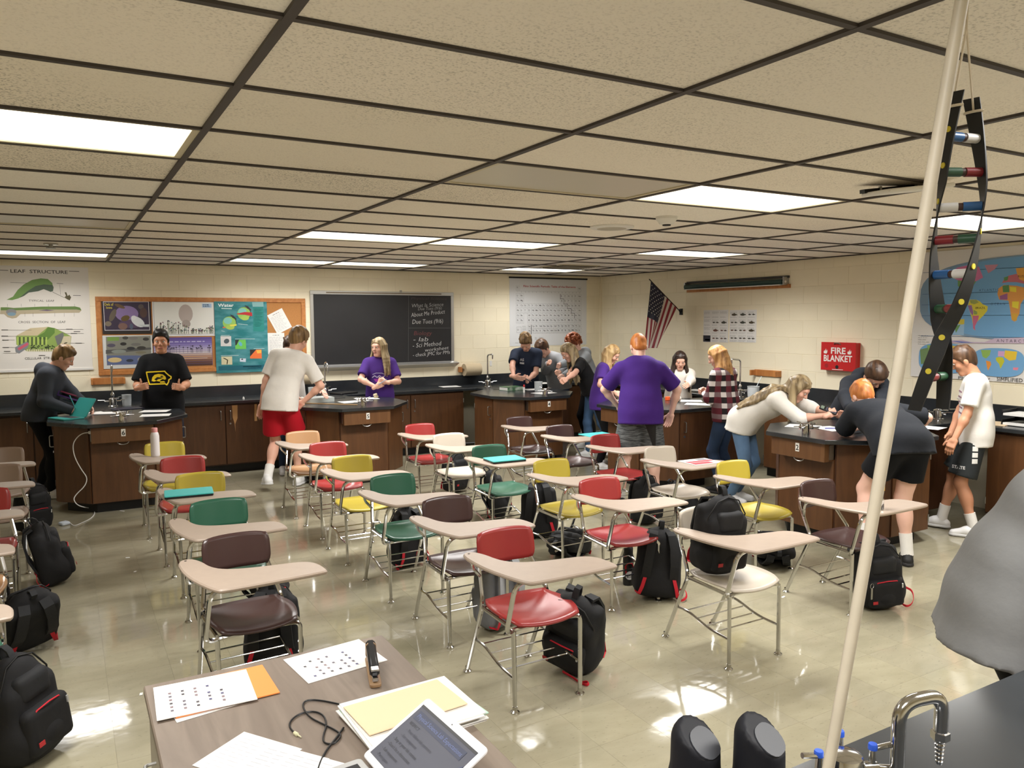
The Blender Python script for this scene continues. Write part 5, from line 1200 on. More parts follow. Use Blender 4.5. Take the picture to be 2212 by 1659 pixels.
chalk('Biology', 205, 960, 370, 85, (120, 66, 66)); chalk('- lab', 190, 1085, 310, 90); chalk('- Sci Method', 185, 1210, 580, 90, W_, .06); chalk('worksheet', 430, 1290, 480, 70, W_, .08); chalk('- check JMC for PMs', 190, 1390, 745, 75, W_, .05)
I.line([bp(110, 170), bp(105, 1470)], .004, (92, 92, 92)); I.line([bp(105, 815), bp(940, 815)], .004, (100, 100, 100)); I.build(slate, 'handwriting')
# ---- periodic table
S6 = Sheet('F', 1101, 604, 1267, 748, 'periodic_table', 'white wall chart of the periodic table with a red title', 'poster', mat('white_vinyl', (216, 218, 220), .35)); f = S6.z(1090, 590, 9.76); I = S6.ink
T(S6, 'Flinn Scientific Periodic Table of the Elements', f, 390, 292, 42, (176, 44, 58), 1105, bold=.02)
EL = ['H,,,,,,,,,,,,,,,,,He', 'Li,Be,,,,,,,,,,,B,C,N,O,F,Ne', 'Na,Mg,,,,,,,,,,,Al,Si,P,S,Cl,Ar', 'K,Ca,Sc,Ti,V,Cr,Mn,Fe,Co,Ni,Cu,Zn,Ga,Ge,As,Se,Br,Kr', 'Rb,Sr,Y,Zr,Nb,Mo,Tc,Ru,Rh,Pd,Ag,Cd,In,Sn,Sb,Te,I,Xe', 'Cs,Ba,,Hf,Ta,W,Re,Os,Ir,Pt,Au,Hg,Tl,Pb,Bi,Po,At,Rn', 'Fr,Ra,,Rf,Db,Sg,Bh,Hs,Mt,Ds,Rg,Cn,Nh,Fl,Mc,Lv,Ts,Og']
G_ = (150, 152, 156)
X0, X1 = f(238, 500)[0], f(1612, 500)[0]; cw = (X1-X0)/18; ZY = [f(900, y_)[1] for y_ in (280, 440, 545, 645, 745, 850, 955, 1052)]; ZY[0] = f(900, 285)[1]
def cell(x, y0, y1, s): 
    I.line([(x, y0), (x+cw, y0), (x+cw, y1), (x, y1), (x, y0)], .0022, G_); I.text(s, x+cw*.2, y1+(y0-y1)*.48, .034, (58, 58, 62), bold=.01); I.rect(x+cw*.15, y1+(y0-y1)*.22, x+cw*.8, y1+(y0-y1)*.28, (170, 172, 176), False)
for r_, row in enumerate(EL):
    for c_, s_ in enumerate(row.split(',')):
        if s_: cell(X0+c_*cw, ZY[0] if r_ == 0 else ZY[r_], f(900, 370)[1] if r_ == 0 else ZY[r_+1], s_)
for c_ in range(18): I.text(str(c_+1), X0+c_*cw+cw*.35, f(0, 400)[1], .022, (120, 120, 124))
I.line([(X0, f(0, 372)[1]), (X1, f(0, 372)[1])], .002, G_); I.line(P_(f, [(1172, 440), (1172, 545), (1245, 545), (1245, 650), (1320, 650), (1320, 747), (1398, 747), (1398, 848), (1468, 848), (1468, 945)]), .006, (60, 60, 62))
LA = ['La,Ce,Pr,Nd,Pm,Sm,Eu,Gd,Tb,Dy,Ho,Er,Tm,Yb,Lu', 'Ac,Th,Pa,U,Np,Pu,Am,Cm,Bk,Cf,Es,Fm,Md,No,Lr']; xa = f(480, 0)[0]
for r_, row in enumerate(LA):
    for c_, s_ in enumerate(row.split(',')): cell(xa+c_*cw, f(0, 1090+r_*95)[1], f(0, 1185+r_*95)[1], s_)
I.line(P_(f, [(555, 1095), (555, 1290)]), .007, (50, 50, 54)); I.line(P_(f, [(250, 1135), (345, 1135), (345, 1255), (250, 1255), (250, 1135)]), .003, G_); T(S6, 'U', f, 262, 1210, 40, (50, 50, 54)); T(S6, 'FLINN', f, 1465, 1375, 36, (24, 84, 66), 110, bold=.02); I.line(P_(f, [(1465, 1385), (1590, 1388)]), .006, (60, 110, 90))
for a, b in (((365, 1120), 80), ((365, 1155), 90), ((365, 1190), 85), ((365, 1225), 60), ((630, 1355), 40), ((630, 1385), 40), ((720, 1355), 90), ((720, 1385), 90), ((720, 1415), 80), ((220, 1470), 70)): I.line(P_(f, [a, (a[0]+b, a[1])]), .005, (160, 162, 166))
S6.done(); MB().bb(-.01, S6.sz[0]+.01, S6.sz[1]-.008, S6.sz[1]+.016, 0, .014).build('top_rail', mat('black_rail', (20, 20, 22), .4), S6.t)
# ---- wooden paper towel holders (local x along the wall)
def towel_holder(label, wall, c, z, w_, roll=None):
    loc, rz = ((c, WY, z), 0) if wall == 'F' else ((WX, c, z), -math.pi/2)
    t = thing('towel_holder', label, 'towel holder', loc, rz)
    MB().bb(-w_/2, w_/2, -.022, 0, -.035, .045, .003).build('back_board', OAK, t)
    for s in (-1, 1): MB().bb(s*w_/2-(.02 if s > 0 else 0), s*w_/2+(.02 if s < 0 else 0), -.11, -.02, -.03, .04, .003).build('arm', OAK, t)
    if roll:
        r = thing('paper_towel_roll', roll, 'paper towel', (loc[0], loc[1]-.115, z+.005) if wall == 'F' else (loc[0]-.115, loc[1], z+.005), rz)
        MB().tube([(-.13, 0, 0), (.13, 0, 0)], .09, 24).build('paper', mat('kraft_towel', (186, 170, 142), .9, bump=.15, bscale=90), r, True)
        MB().tube([(-.133, 0, 0), (.133, 0, 0)], .02, 12).build('core', mat('cardboard_core', (120, 100, 76), .9), r, True)
towel_holder('empty wooden towel holder on the wall below the cork board', 'F', .44, 1.14, .36)
towel_holder('wooden towel holder under the chalkboard holding a brown roll, half hidden', 'F', 2.72, 1.09, .34, 'brown paper towel roll beside the arched faucet of station five')
towel_holder('wooden towel holder between chalkboard and periodic table, holding a brown roll', 'F', 5.25, 1.11, .34, 'brown paper towel roll hanging next to the station four faucet')
towel_holder('empty wooden towel holder on the wall beyond the plaid shirt', 'R', 6.9, 1.16, .42)
p = px(1060, 785, y=WY); tag(MB().bb(-.02, .02, -.004, 0, -.04, .04, .002).build('wall_plate', PAPER, loc=(p.x, WY-.001, p.z)), 'small wall outlet plate under the periodic table', 'outlet')
# ---- flag
fb = Vector((WX, 8.51, 1.955)); tip = Vector((7.09, 8.50, 2.405))
t = thing('flag', 'stars and stripes flag on an angled staff bracketed to the wall', 'flag', tuple(fb)); o_ = fb
MB().tube([(-.02, 0, 0), tip-o_], .007, 8).build('staff', mat('dark_staff', (44, 32, 26), .5), t, True); MB().box((-.01, 0, 0), (.02, .05, .09)).build('bracket', TOE, t); MB().tube([(-.012, 0, -.02), (-.05, 0, .03)], .012, 8).build('socket', TOE, t, True)
st = lambda u: tip+(fb-tip)*(.05+.8*u)
def cl(u, v):
    a = st(u); b = px(1393+25*u, 752, y=8.50); q = a+(b-a)*v; q.y += .035*math.sin(u*11+v*2)*v**.7; q.x += .02*math.sin(u*9+1)*v
    q.x += .05*v*(1-v)*math.sin(u*3); return q-o_
NU, NV = 53, 31; vs = [cl(i/(NU-1), j/(NV-1)) for j in range(NV) for i in range(NU)]; fs = []; cs = []
for j in range(NV-1):
    for i in range(NU-1):
        u, v = (i+.5)/(NU-1), (j+.5)/(NV-1); k = int(u*13)
        fs.append((j*NU+i, j*NU+i+1, (j+1)*NU+i+1, (j+1)*NU+i)); cs.append((30, 32, 58) if (u < 7/13 and v < .52) else ((140, 30, 46) if k % 2 == 0 else (216, 208, 200)))
I = Ink(); I.v = [tuple(q) for q in vs]; I.f = fs; I.c = [lin(c_) for c_ in cs]; fc_ = I.build(t, 'cloth'); fc_.data.polygons.foreach_set('use_smooth', [True]*len(fs))
m = MB()
for r_ in range(9):
    for c_ in range(6 if r_ % 2 == 0 else 5):
        u = .045+(7/13-.08)*r_/8; v = .05+.43*((c_+(.5 if r_ % 2 else 0))/5.5); q = cl(u, v); du = (cl(u+.01, v)-q).normalized(); dv = (cl(u, v+.01)-q).normalized(); nn = du.cross(dv).normalized()
        for s in (-1, 1): m.add([q+nn*.004*s+(du*math.cos(a_)+dv*math.sin(a_))*(.011 if k_ % 2 == 0 else .005) for k_, a_ in enumerate([math.pi*k/5 for k in range(10)])], [tuple(range(10))])
m.build('stars', mat('white_star', (222, 220, 216), .7), t, fix=False)
# ---- rolled map case
t = thing('rolled_map_case', 'rolled wall map in a dark green case mounted high on the wall', 'map case', (WX, 8.38, 2.30), -math.pi/2)
MB().bb(0, 1.80, -.03, 0, -.075, -.03).build('wood_batten', OAK, t); MB().tube([(.02, -.07, 0), (1.74, -.07, 0)], .034, 16).build('case', mat('green_case', (38, 62, 58), .35), t, True); MB().tube([(.0, -.07, 0), (1.78, -.07, 0)], .014, 10).build('roller', PAPER, t, True)
MB().bb(0, 1.78, -.035, 0, .045, .075).build('metal_rail', mat('dark_rail', (66, 64, 62), .5), t); MB().bb(.05, 1.72, -.1, -.06, -.042, -.032).build('white_edge', PAPER, t)
for x_ in (.02, 1.76): MB().bb(x_-.012, x_+.012, -.09, 0, -.04, .06).build('bracket', STEEL, t)
# ---- fish sheets
for k_, (u0, u1) in enumerate(((1519.5, 1574), (1575.5, 1635))):
    S7 = Sheet('R', u0, 669, u1, 738.5, 'fish_chart', ['white fish identification sheet with a dark corner block, beside its twin', 'white fish identification sheet showing only fish, beside its twin'][k_], 'poster', PAPER); I = S7.ink; W7, H7 = S7.sz; rnd = random.Random(k_)
    for r_ in range(4):
        for c_ in range(3):
            x0, y0 = W7*(.03+c_*.325), H7*(.97-r_*.245)
            if k_ == 0 and r_ == 3 and c_ == 0:
                I.rect(.0, .004, W7*.3, H7*.21, (30, 32, 46)); I.line([(.04, H7*.07), (W7*.27, H7*.07)], .02, (200, 200, 206)); continue
            I.scribble(x0, y0-.015, x0+W7*.28, 3, .011, .006, (150, 150, 152), word=.02)
            if not (k_ == 0 and (r_ == 0 or c_ == 0)):
                big = rnd.random() < .5
                for s_ in ((.14,) if big else (.07, .21)):
                    xx, yy = x0+W7*s_, y0-H7*.115; L_h = .045 if big else .024; col = rnd.choice([(70, 62, 44), (62, 52, 48), (96, 60, 44), (58, 58, 50)])
                    I.ell(xx, yy, L_h, L_h*.33, col, 12); I.poly([(xx+L_h*.8, yy), (xx+L_h*1.35, yy+L_h*.3), (xx+L_h*1.2, yy), (xx+L_h*1.35, yy-L_h*.3)], col); I.poly([(xx-.3*L_h, yy+.25*L_h), (xx+.1*L_h, yy+.6*L_h), (xx+.4*L_h, yy+.2*L_h)], col)
            I.scribble(x0, y0-H7*.185, x0+W7*.28, 2, .011, .006, (160, 160, 162), word=.02)
    S7.done()
# ---- fire blanket box
RED = mat('red_enamel', (188, 34, 36), .35)
fx = WX-.085; pa, pb = px(1775, 737, x=fx), px(1847, 800, x=fx); y1_, y0_ = pa.y, pb.y
t = thing('fire_blanket_box', 'red metal FIRE BLANKET box on the wall', 'fire box', (WX, y1_, 1.262), -math.pi/2); bw, bh = y1_-y0_, .315
MB().bb(0, bw, -.075, -.001, 0, bh, .004).build('case', RED, t); lid = MB().bb(-.004, bw+.004, -.087, -.075, -.004, bh+.004, .003).build('lid', RED, t)
I = Ink(); WH = (228, 226, 222); I.text('FIRE', bw*.5, bh*.60, .10, WH, 'c', bold=.025, width=bw*.44); I.text('BLANKET', bw*.49, bh*.32, .10, WH, 'c', bold=.025, width=bw*.84)
for q_ in (.13, .83): 
    x_ = bw*q_; I.poly([(x_-.022, bh*.6), (x_-.026, bh*.66), (x_-.012, bh*.72), (x_-.008, bh*.66), (x_+.004, bh*.78), (x_+.012, bh*.68), (x_+.024, bh*.74), (x_+.024, bh*.64), (x_+.014, bh*.59)], WH)
I.ell(bw*.48, bh*.12, .022, .022, (16, 16, 18)); I.ell(bw*.17, bh*.15, .024, .024, (150, 24, 28)); I.rect(bw*.34, bh*.02, bw*.66, bh*.04, WH)
q = I.build(lid, 'lettering'); q.rotation_euler = FRONT; q.location = (0, -.087, 0); MB().tube([(bw*.38, -.087, bh-.02), (bw*.42, -.105, bh-.004), (bw*.54, -.105, bh-.004), (bw*.58, -.087, bh-.02)], .006, 6).build('pull', STEEL, lid, True)
# ---- world map
my0 = 4.985
t = thing('world_map', 'large blue laminated world map with small maps along its foot', 'map', (WX, my0, 1.245), rot=RIGHT); MW, MH = 2.5, 1.275
sh = MB().grid(lambda a, b: (a*MW, b*MH, .012+.005*math.sin(a*14)*(.3+.7*b)), 24, 4, .003).build('sheet', mat('map_paper', (222, 220, 217), .4), t, True)
I = Ink(); I.z = .0185
def mp(zx, zy): p = px(1960+zx/5.027, 520+zy/5.027, x=WX); return (my0-p.y, p.z-1.245)
def MP(pts): return [mp(*q) for q in pts]
ocx, ocy = MW*.5, (mp(0, 240)[1]+mp(0, 1060)[1])/2; orx, ory = MW*.47, abs(mp(0, 240)[1]-mp(0, 1060)[1])/2
def sup(cx, cy, rx, ry, e=2.6, n=48): return [(cx+rx*math.copysign(abs(math.cos(a))**(2/e), math.cos(a)), cy+ry*math.copysign(abs(math.sin(a))**(2/e*.8), math.sin(a))) for a in [2*math.pi*k/n for k in range(n)]]
SEA = (112, 164, 208); I.poly(sup(ocx, ocy, orx, ory), (120, 150, 178)); I.poly(sup(ocx+.03, ocy, orx-.06, ory-.012), SEA)
for zy in (325, 568, 690, 812, 1040): y_ = mp(600, zy)[1]; I.line([(.1, y_), (MW-.1, y_)], .004, (60, 96, 140))
I.poly(MP([(690, 640), (760, 640), (800, 660), (830, 690), (885, 712), (880, 760), (840, 810), (800, 850), (770, 880), (745, 930), (750, 975), (730, 960), (715, 850), (680, 740), (670, 700)]), (212, 200, 66)); I.poly(MP([(720, 815), (790, 812), (780, 860), (745, 930), (750, 975), (725, 950)]), (196, 104, 136)); I.poly(MP([(670, 700), (710, 700), (730, 780), (720, 815), (690, 770)]), (150, 110, 160)); I.poly(MP([(690, 645), (760, 640), (790, 670), (740, 690), (700, 680)]), (150, 160, 84)); I.poly(MP([(730, 750), (770, 770), (770, 800), (735, 800)]), (140, 158, 90))
I.poly(MP([(480, 340), (560, 290), (700, 260), (790, 285), (835, 400), (760, 440), (690, 450), (560, 430), (500, 400)]), (206, 120, 164)); I.poly(MP([(560, 430), (690, 450), (760, 440), (720, 500), (680, 540), (600, 530), (560, 490)]), (104, 150, 92)); I.poly(MP([(590, 530), (650, 540), (690, 620), (650, 610)]), (214, 176, 70)); I.poly(MP([(850, 265), (1000, 258), (960, 310), (890, 355), (870, 310)]), (196, 140, 160))
I.poly(MP([(1000, 520), (1060, 480), (1200, 490), (1290, 510), (1300, 600), (1240, 690), (1230, 790), (1180, 880), (1145, 860), (1120, 700), (1110, 650), (1010, 640), (990, 580)]), (214, 150, 76)); I.poly(MP([(1045, 490), (1115, 480), (1120, 560), (1050, 560)]), (86, 140, 84)); I.poly(MP([(1125, 500), (1195, 505), (1195, 560), (1130, 550)]), (222, 206, 60)); I.poly(MP([(1150, 660), (1225, 660), (1215, 740), (1150, 720)]), (222, 206, 60)); I.poly(MP([(1015, 600), (1100, 570), (1100, 640), (1020, 640)]), (150, 92, 140)); I.poly(MP([(1145, 790), (1210, 790), (1200, 870), (1150, 860)]), (206, 160, 60))
I.poly(MP([(1040, 460), (1060, 420), (1110, 380), (1200, 360), (1290, 380), (1290, 470), (1200, 450), (1100, 450)]), (196, 110, 120)); I.poly(MP([(1190, 300), (1400, 280), (1700, 300), (1900, 330), (2000, 420), (1850, 480), (1750, 620), (1640, 560), (1560, 640), (1480, 520), (1350, 500), (1280, 440), (1230, 420), (1200, 350)]), (222, 160, 64)); I.poly(MP([(1500, 430), (1700, 430), (1720, 540), (1560, 540)]), (222, 206, 66)); I.poly(MP([(1800, 780), (1900, 740), (1980, 800), (1960, 890), (1860, 880)]), (206, 130, 150)); I.poly(MP([(1060, 400), (1110, 385), (1100, 430), (1065, 440)]), (96, 150, 96))
I.poly(MP([(440, 1090), (600, 1075), (700, 1100), (850, 1100), (960, 1060), (1300, 1050), (1700, 1055), (2000, 1080), (1800, 1118), (500, 1112)]), (196, 178, 198)); I.poly(MP([(470, 1085), (560, 1090), (740, 1105), (600, 1108)]), (84, 110, 180))
I.poly(MP([(500, 850), (632, 850), (625, 1025), (480, 1022)]), (150, 186, 216)); I.poly(MP([(545, 850), (632, 852), (630, 905), (600, 910), (550, 900)]), (200, 186, 70)); I.poly(MP([(520, 930), (590, 910), (540, 1000)]), (104, 150, 92))
for zx, s_ in ((750, 'BRAZIL'), (1210, 'RUSSIA')): a = mp(zx, 742 if s_ == 'BRAZIL' else 400); I.text(s_, a[0], a[1], .03, (60, 50, 40))
a = mp(980, 1100); I.text('ANTARCTICA', a[0], a[1], .04, (70, 60, 84), spacing=1.6); a = mp(790, 550); I.text('ATLANTIC', a[0], a[1], .03, (60, 90, 130), spacing=1.4); a = mp(915, 700); I.text('OCEAN', a[0], a[1], .03, (60, 90, 130), spacing=1.5)
def mini(zx0, zx1, zy0, zy1, k_):
    a, b = mp(zx0, zy1), mp(zx1, zy0); I.poly(sup((a[0]+b[0])/2, (a[1]+b[1])/2, (b[0]-a[0])/2, (b[1]-a[1])/2, 2.8, 32), SEA); W2, H2 = b[0]-a[0], b[1]-a[1]
    def q_(*pts): return [(a[0]+x_*W2, a[1]+y_*H2) for x_, y_ in pts]
    cols = [(140, 178, 90), (226, 146, 60), (190, 190, 50), (206, 160, 200), (222, 190, 60)]
    I.poly(q_((.16, .92), (.36, .93), (.34, .75), (.27, .62), (.2, .68)), cols[0]); I.poly(q_((.27, .55), (.36, .52), (.38, .42), (.32, .2), (.3, .3)), cols[1]); I.poly(q_((.46, .66), (.52, .70), (.60, .68), (.63, .55), (.56, .28), (.53, .45), (.47, .56)), cols[2]); I.poly(q_((.5, .9), (.62, .9), (.62, .72), (.5, .72)), cols[3]); I.poly(q_((.63, .93), (.86, .9), (.84, .62), (.72, .58), (.62, .7)), cols[4]); I.poly(q_((.8, .35), (.9, .36), (.88, .26), (.8, .27)), (220, 130, 150))
mini(712, 1290, 1175, 1460, 0); mini(130, 690, 1120, 1420, 1); mini(1320, 1850, 1180, 1465, 2)
I.poly(MP([(150, 1180), (240, 1160), (245, 1330), (160, 1340)]), (110, 140, 92))
a = mp(560, 1500); I.text('PHENALLY', a[0], a[1], .042, (60, 58, 58), width=abs(mp(912, 1510)[0]-a[0])); a = mp(980, 1518); I.text('SIMPLIFIED WORLD', a[0], a[1], .05, (56, 54, 54)); I.scribble(*mp(130, 1030), mp(260, 1030)[0], 5, .022, .008, (160, 160, 160)); I.build(sh)
# ---- ceiling fittings
t = thing('ceiling_speaker', 'round white speaker grille in the ceiling beside the smoke detector', 'speaker', (3.68, 4.86, CEIL)); MB().lathe([(.17, .006), (.17, -.004), (.155, -.010), (.12, -.012)], (0, 0, 0), 32).build('rim', PAPER, t, True); MB().lathe([(.12, -.008), (.11, -.014), (.02, -.016)], (0, 0, 0), 24).build('grille', mat('grey_grille', (186, 180, 168), .6), t, True)
t = thing('smoke_detector', 'white domed smoke detector on a ceiling tile', 'detector', (3.67, 4.22, CEIL)); MB().lathe([(.075, .006), (.075, -.012), (.058, -.03), (.05, -.045), (.02, -.05)], (0, 0, 0), 24).build('body', PAPER, t, True); MB().lathe([(.03, -.046), (.028, -.056), (.01, -.058)], (0, 0, 0), 16).build('sensor', TOE, t, True)
t = thing('access_point', 'flat white access point box hanging askew from the ceiling grid', 'access point', (3.86, 2.56, CEIL-.035), rot=(math.radians(4), math.radians(-6), math.radians(-24))); MB().box((0, 0, 0), (.36, .26, .022), None, .006).build('cover', PAPER, t, True); MB().box((-.05, .10, .018), (.28, .05, .02)).build('mount', TOE, t)
for x_ in (-.1, .1): MB().box((x_, .08, .026), (.012, .012, .02)).build('clip', STEEL, t)
t = thing('sprinkler_head', 'small dark ceiling fitting near the leaf chart end', 'ceiling fitting', (-.06, 8.28, CEIL)); MB().lathe([(.06, .006), (.06, -.008), (.03, -.012)], (0, 0, 0), 16).build('plate', GLIDE, t, True); MB().lathe([(.016, -.01), (.016, -.03), (.04, -.034), (.04, -.04)], (0, 0, 0), 12).build('head', STEEL, t, True)
t = thing('air_vent', 'grey slatted air vent in the ceiling near the room corner', 'vent', (5.9, 8.71, CEIL)); MB().bb(-.29, .29, -.29, .29, -.004, .006).build('plate', pan, t)
for k in range(9): MB().box((0, -.24+k*.06, -.008), (.54, .036, .004), (math.radians(25), 0, 0)).build('slat', mat('vent_slat', (150, 144, 132), .5), t)
# ================================================================ things on the lab stations, desks and teacher desk
LAPT = mat('teal_shell', (72, 178, 176), .35); LAPD = mat('teal_shell_dark', (58, 150, 146), .3); KEYS = mat('dark_keys', (34, 34, 38), .5); GREYP = mat('grey_plastic', (150, 152, 154), .4); SILV = mat('silver_shell', (206, 208, 210), .3, .6); BLKPL = mat('black_plastic', (22, 23, 26), .35)
FROST = mat('frosted_plastic', (226, 230, 232), .35, trans=.55, ior=1.3); GLASS = mat('clear_plastic', (240, 244, 246), .06, trans=.95, ior=1.35)
def sheet(name, label, u, v, z, w_, h_, rz, m=None, lines=True, cat='paper', th=.001, group=None):
    p = px(u, v, z=z); t = thing(name, label, cat, (p.x, p.y, z+.0005), rz, group)
    s = MB().bb(-w_/2, w_/2, -h_/2, h_/2, 0, th).build('page', m or PAPER, t)
    if lines:
        I = Ink(); I.z = th+.0004; I.scribble(-w_*.4, h_*.38, w_*.4, int(h_/.022)-3, .02, .006, (188, 188, 194)); I.build(s)
    return t
def laptop_closed(label, loc, rz):
    t = thing('closed_laptop', label, 'laptop', loc, rz)
    MB().prism(rrect(.30, .21, .012), .001, .012, .002).build('base', BLKPL, t, True); MB().prism(rrect(.302, .212, .012), .0125, .021, .002).build('lid', LAPT, t, True)
    MB().bb(-.15, -.1495, -.06, -.02, .004, .009).build('port', SILV, t)
def faucet(label, loc, rz, goose=False):
    t = thing('lab_faucet', label, 'faucet', loc, rz)
    MB().lathe([(.055, 0), (.055, .006), (.042, .014), (.042, .085), (.032, .095), (.018, .10)], (0, 0, 0), 20).build('base', CHROME, t, True)
    MB().lathe([(.012, .095), (.018, .115), (.022, .13), (.018, .145), (.011, .16)], (0, 0, 0), 16).build('neck', CHROME, t, True)
    if goose: path = [(0, 0, .15), (0, 0, .34)]+[(0, -.07+.07*math.cos(a), .36+.07*math.sin(a)) for a in [math.pi*k/8 for k in range(9)]]+[(0, -.14, .33)]
    else: path = arcpath([(0, 0, .15), (0, 0, .46), (0, -.15, .475), (0, -.15, .44)], .04)
    s = MB().tube(path, .010, 10).build('spout', CHROME, t, True); e = path[-1]
    MB().tube([(e[0], e[1], e[2]+.005), (e[0], e[1], e[2]-.035)], [.010, .007], 10).build('nozzle', CHROME, s, True)
    for k, (a, z) in enumerate(((0, .06), (math.pi, .06), (math.pi*.25, .085))):
        d = Vector((math.cos(a), math.sin(a), 0)); h = MB().tube([d*.04+Vector((0, 0, z)), d*.085+Vector((0, 0, z))], .011, 10).build('valve', CHROME, t, True)
        MB().tube([d*.08+Vector((0, 0, z+.012)), d*.15+Vector((0, 0, z+.016))], [.006, .004], 8).build('lever', CHROME, h, True)
    return t
def gas_valve(label, loc, rz, arms=(0, math.pi/2, math.pi, 3*math.pi/2), index=None):
    t = thing('gas_valve', label, 'gas tap', loc, rz)
    MB().lathe([(.034, 0), (.034, .075), (.03, .088), (.02, .092)], (0, 0, 0), 20).build('turret', CHROME, t, True)
    for a in arms:
        d = Vector((math.cos(a), math.sin(a), 0)); n = MB().tube([d*.03+Vector((0, 0, .06)), d*.06+Vector((0, 0, .06)), d*.064+Vector((0, 0, .06)), d*.11+Vector((0, 0, .056))], [.012, .012, .006, .0045], 10).build('outlet', CHROME, t, True)
        MB().tube([d*.052+Vector((0, 0, .06)), d*.052+Vector((0, 0, .095)), d*.085+Vector((0, 0, .10))], [.007, .006, .005], 8).build('lever', CHROME, n, True)
        if index: MB().lathe([(.008, .094), (.008, .102), (.007, .104)], d*.052, 14).build('index_button', index, n, True)
    return t
def beaker(label, loc, r=.05, h=.12):
    t = thing('beaker', label, 'beaker', loc)
    MB().lathe([(r*.85, .002), (r*.9, 0), (r*.98, h*.5), (r, h), (r*1.06, h+.004), (r*.97, h), (r*.94, h*.5), (r*.86, .006)], (0, 0, 0), 20).build('cup', FROST, t, True)
    return t
def book(label, loc, rz, w_, d_, h_, cover, spine=None):
    t = thing('textbook', label, 'book', loc, rz)
    MB().bb(-w_/2+.006, w_/2-.004, -d_/2+.004, d_/2-.004, .004, h_-.004).build('pages', PAPER, t)
    c = MB().bb(-w_/2, w_/2, -d_/2, d_/2, .0005, .004).bb(-w_/2, w_/2, -d_/2, d_/2, h_-.004, h_).build('covers', cover, t)
    MB().bb(-w_/2, w_/2, -d_/2, -d_/2+.005, .0005, h_, .001).build('spine', spine or cover, t); return t
faucet('chrome lab faucet with a square swan neck below the owl and turtle posters', (.455, 9.89, ZT), 0); faucet('chrome lab faucet with a square swan neck between towel roll and boy in navy', (5.28, 9.89, ZT), 0)
faucet('chrome gooseneck lab faucet at station five', (2.90, 9.89, ZT), 0, True)
faucet('chrome lab faucet behind the plaid shirt at the flag-side station', (RX+.08, 6.88, ZT), -math.pi/2); faucet('chrome lab faucet behind the hanging DNA model at station two', (RX+.08, 4.37, ZT), -math.pi/2)
gas_valve('four-way chrome gas tap between teal laptop and loose worksheets', (.46, 8.36, ZT), .3); gas_valve('four-way chrome gas tap beside the crumpled brown paper', (2.88, 8.36, ZT), 0); gas_valve('four-way chrome gas tap beside the frosted beaker and green textbook', (5.28, 8.34, ZT), .4); gas_valve('four-way chrome gas tap beside the leaning girl on station two', (5.33, 4.36, ZT), .2); gas_valve('four-way chrome gas tap hidden behind the broad student in purple', (5.37, 6.9, ZT), .2)
# station six
p = px(148, 906, z=ZT); t = thing('open_laptop', 'open teal laptop on the corner of station six', 'laptop', (p.x-.02, p.y+.06, ZT), math.radians(8))
MB().prism(rrect(.30, .21, .012), .001, .016, .002).build('base', LAPD, t, True); MB().bb(-.13, .13, -.02, .085, .016, .0165).build('keyboard', KEYS, t)
ld = MB().prism(rrect(.30, .21, .012), -.005, .005, .002).build('screen_lid', LAPD, t, True); ld.rotation_euler = (math.radians(0), math.radians(0), 0)
t.rotation_euler = (0, 0, math.radians(-62)); ld.location = (0, .105+.065, .10); ld.rotation_euler = (math.radians(57), 0, 0)
MB().bb(-.012, .012, -.02, .02, -.0065, -.005).build('logo', LAPT, ld)
sheet('worksheet', 'white worksheet beside the clipboard on station six', 205, 893, ZT, .216, .279, .3); sheet('worksheet', 'white worksheet on station six in front of the black T-shirt, farther one', 335, 888, ZT, .216, .279, 1.2); sheet('worksheet', 'white worksheet on station six nearest the number drawer', 336, 897, ZT, .216, .279, 1.35)
p = px(230, 893, z=ZT); t = thing('clipboard', 'grey clipboard lying on station six', 'clipboard', (p.x, p.y, ZT), 1.3); MB().bb(-.115, .115, -.16, .16, .001, .005).build('board', GREYP, t); MB().bb(-.05, .05, .12, .15, .005, .016, .003).build('clip', CHROME, t); MB().bb(-.1, .1, -.15, .12, .0052, .0062).build('page', PAPER, t)
p = px(275, 883, z=ZT); tag(MB().bb(-.15, .15, -.11, .11, .001, .008, .002).build('folder', mat('navy_folder', (34, 38, 56), .4), loc=(p.x, p.y, ZT), rot=(0, 0, .2)), 'dark blue folder lying behind the gas tap on station six', 'folder')
beaker('frosted beaker beside the station six faucet', (.60, 9.93, ZT))
MB_ = MB().tube([(0, 0, 0), (.0, .0, .14)], .0045, 8); q = PP[1]['wr'][0]+np.array([.05, -.02, .02])
o = MB().tube([(0, 0, -.06), (-.05, -.03, .09)], .0045, 8).build('pencil', mat('teal_pencil', (96, 190, 196), .4), loc=tuple(q+np.array([0, 0, .045])), smooth=True); tag(o, 'pale teal pencil in the hand of the hooded writer', 'pencil')
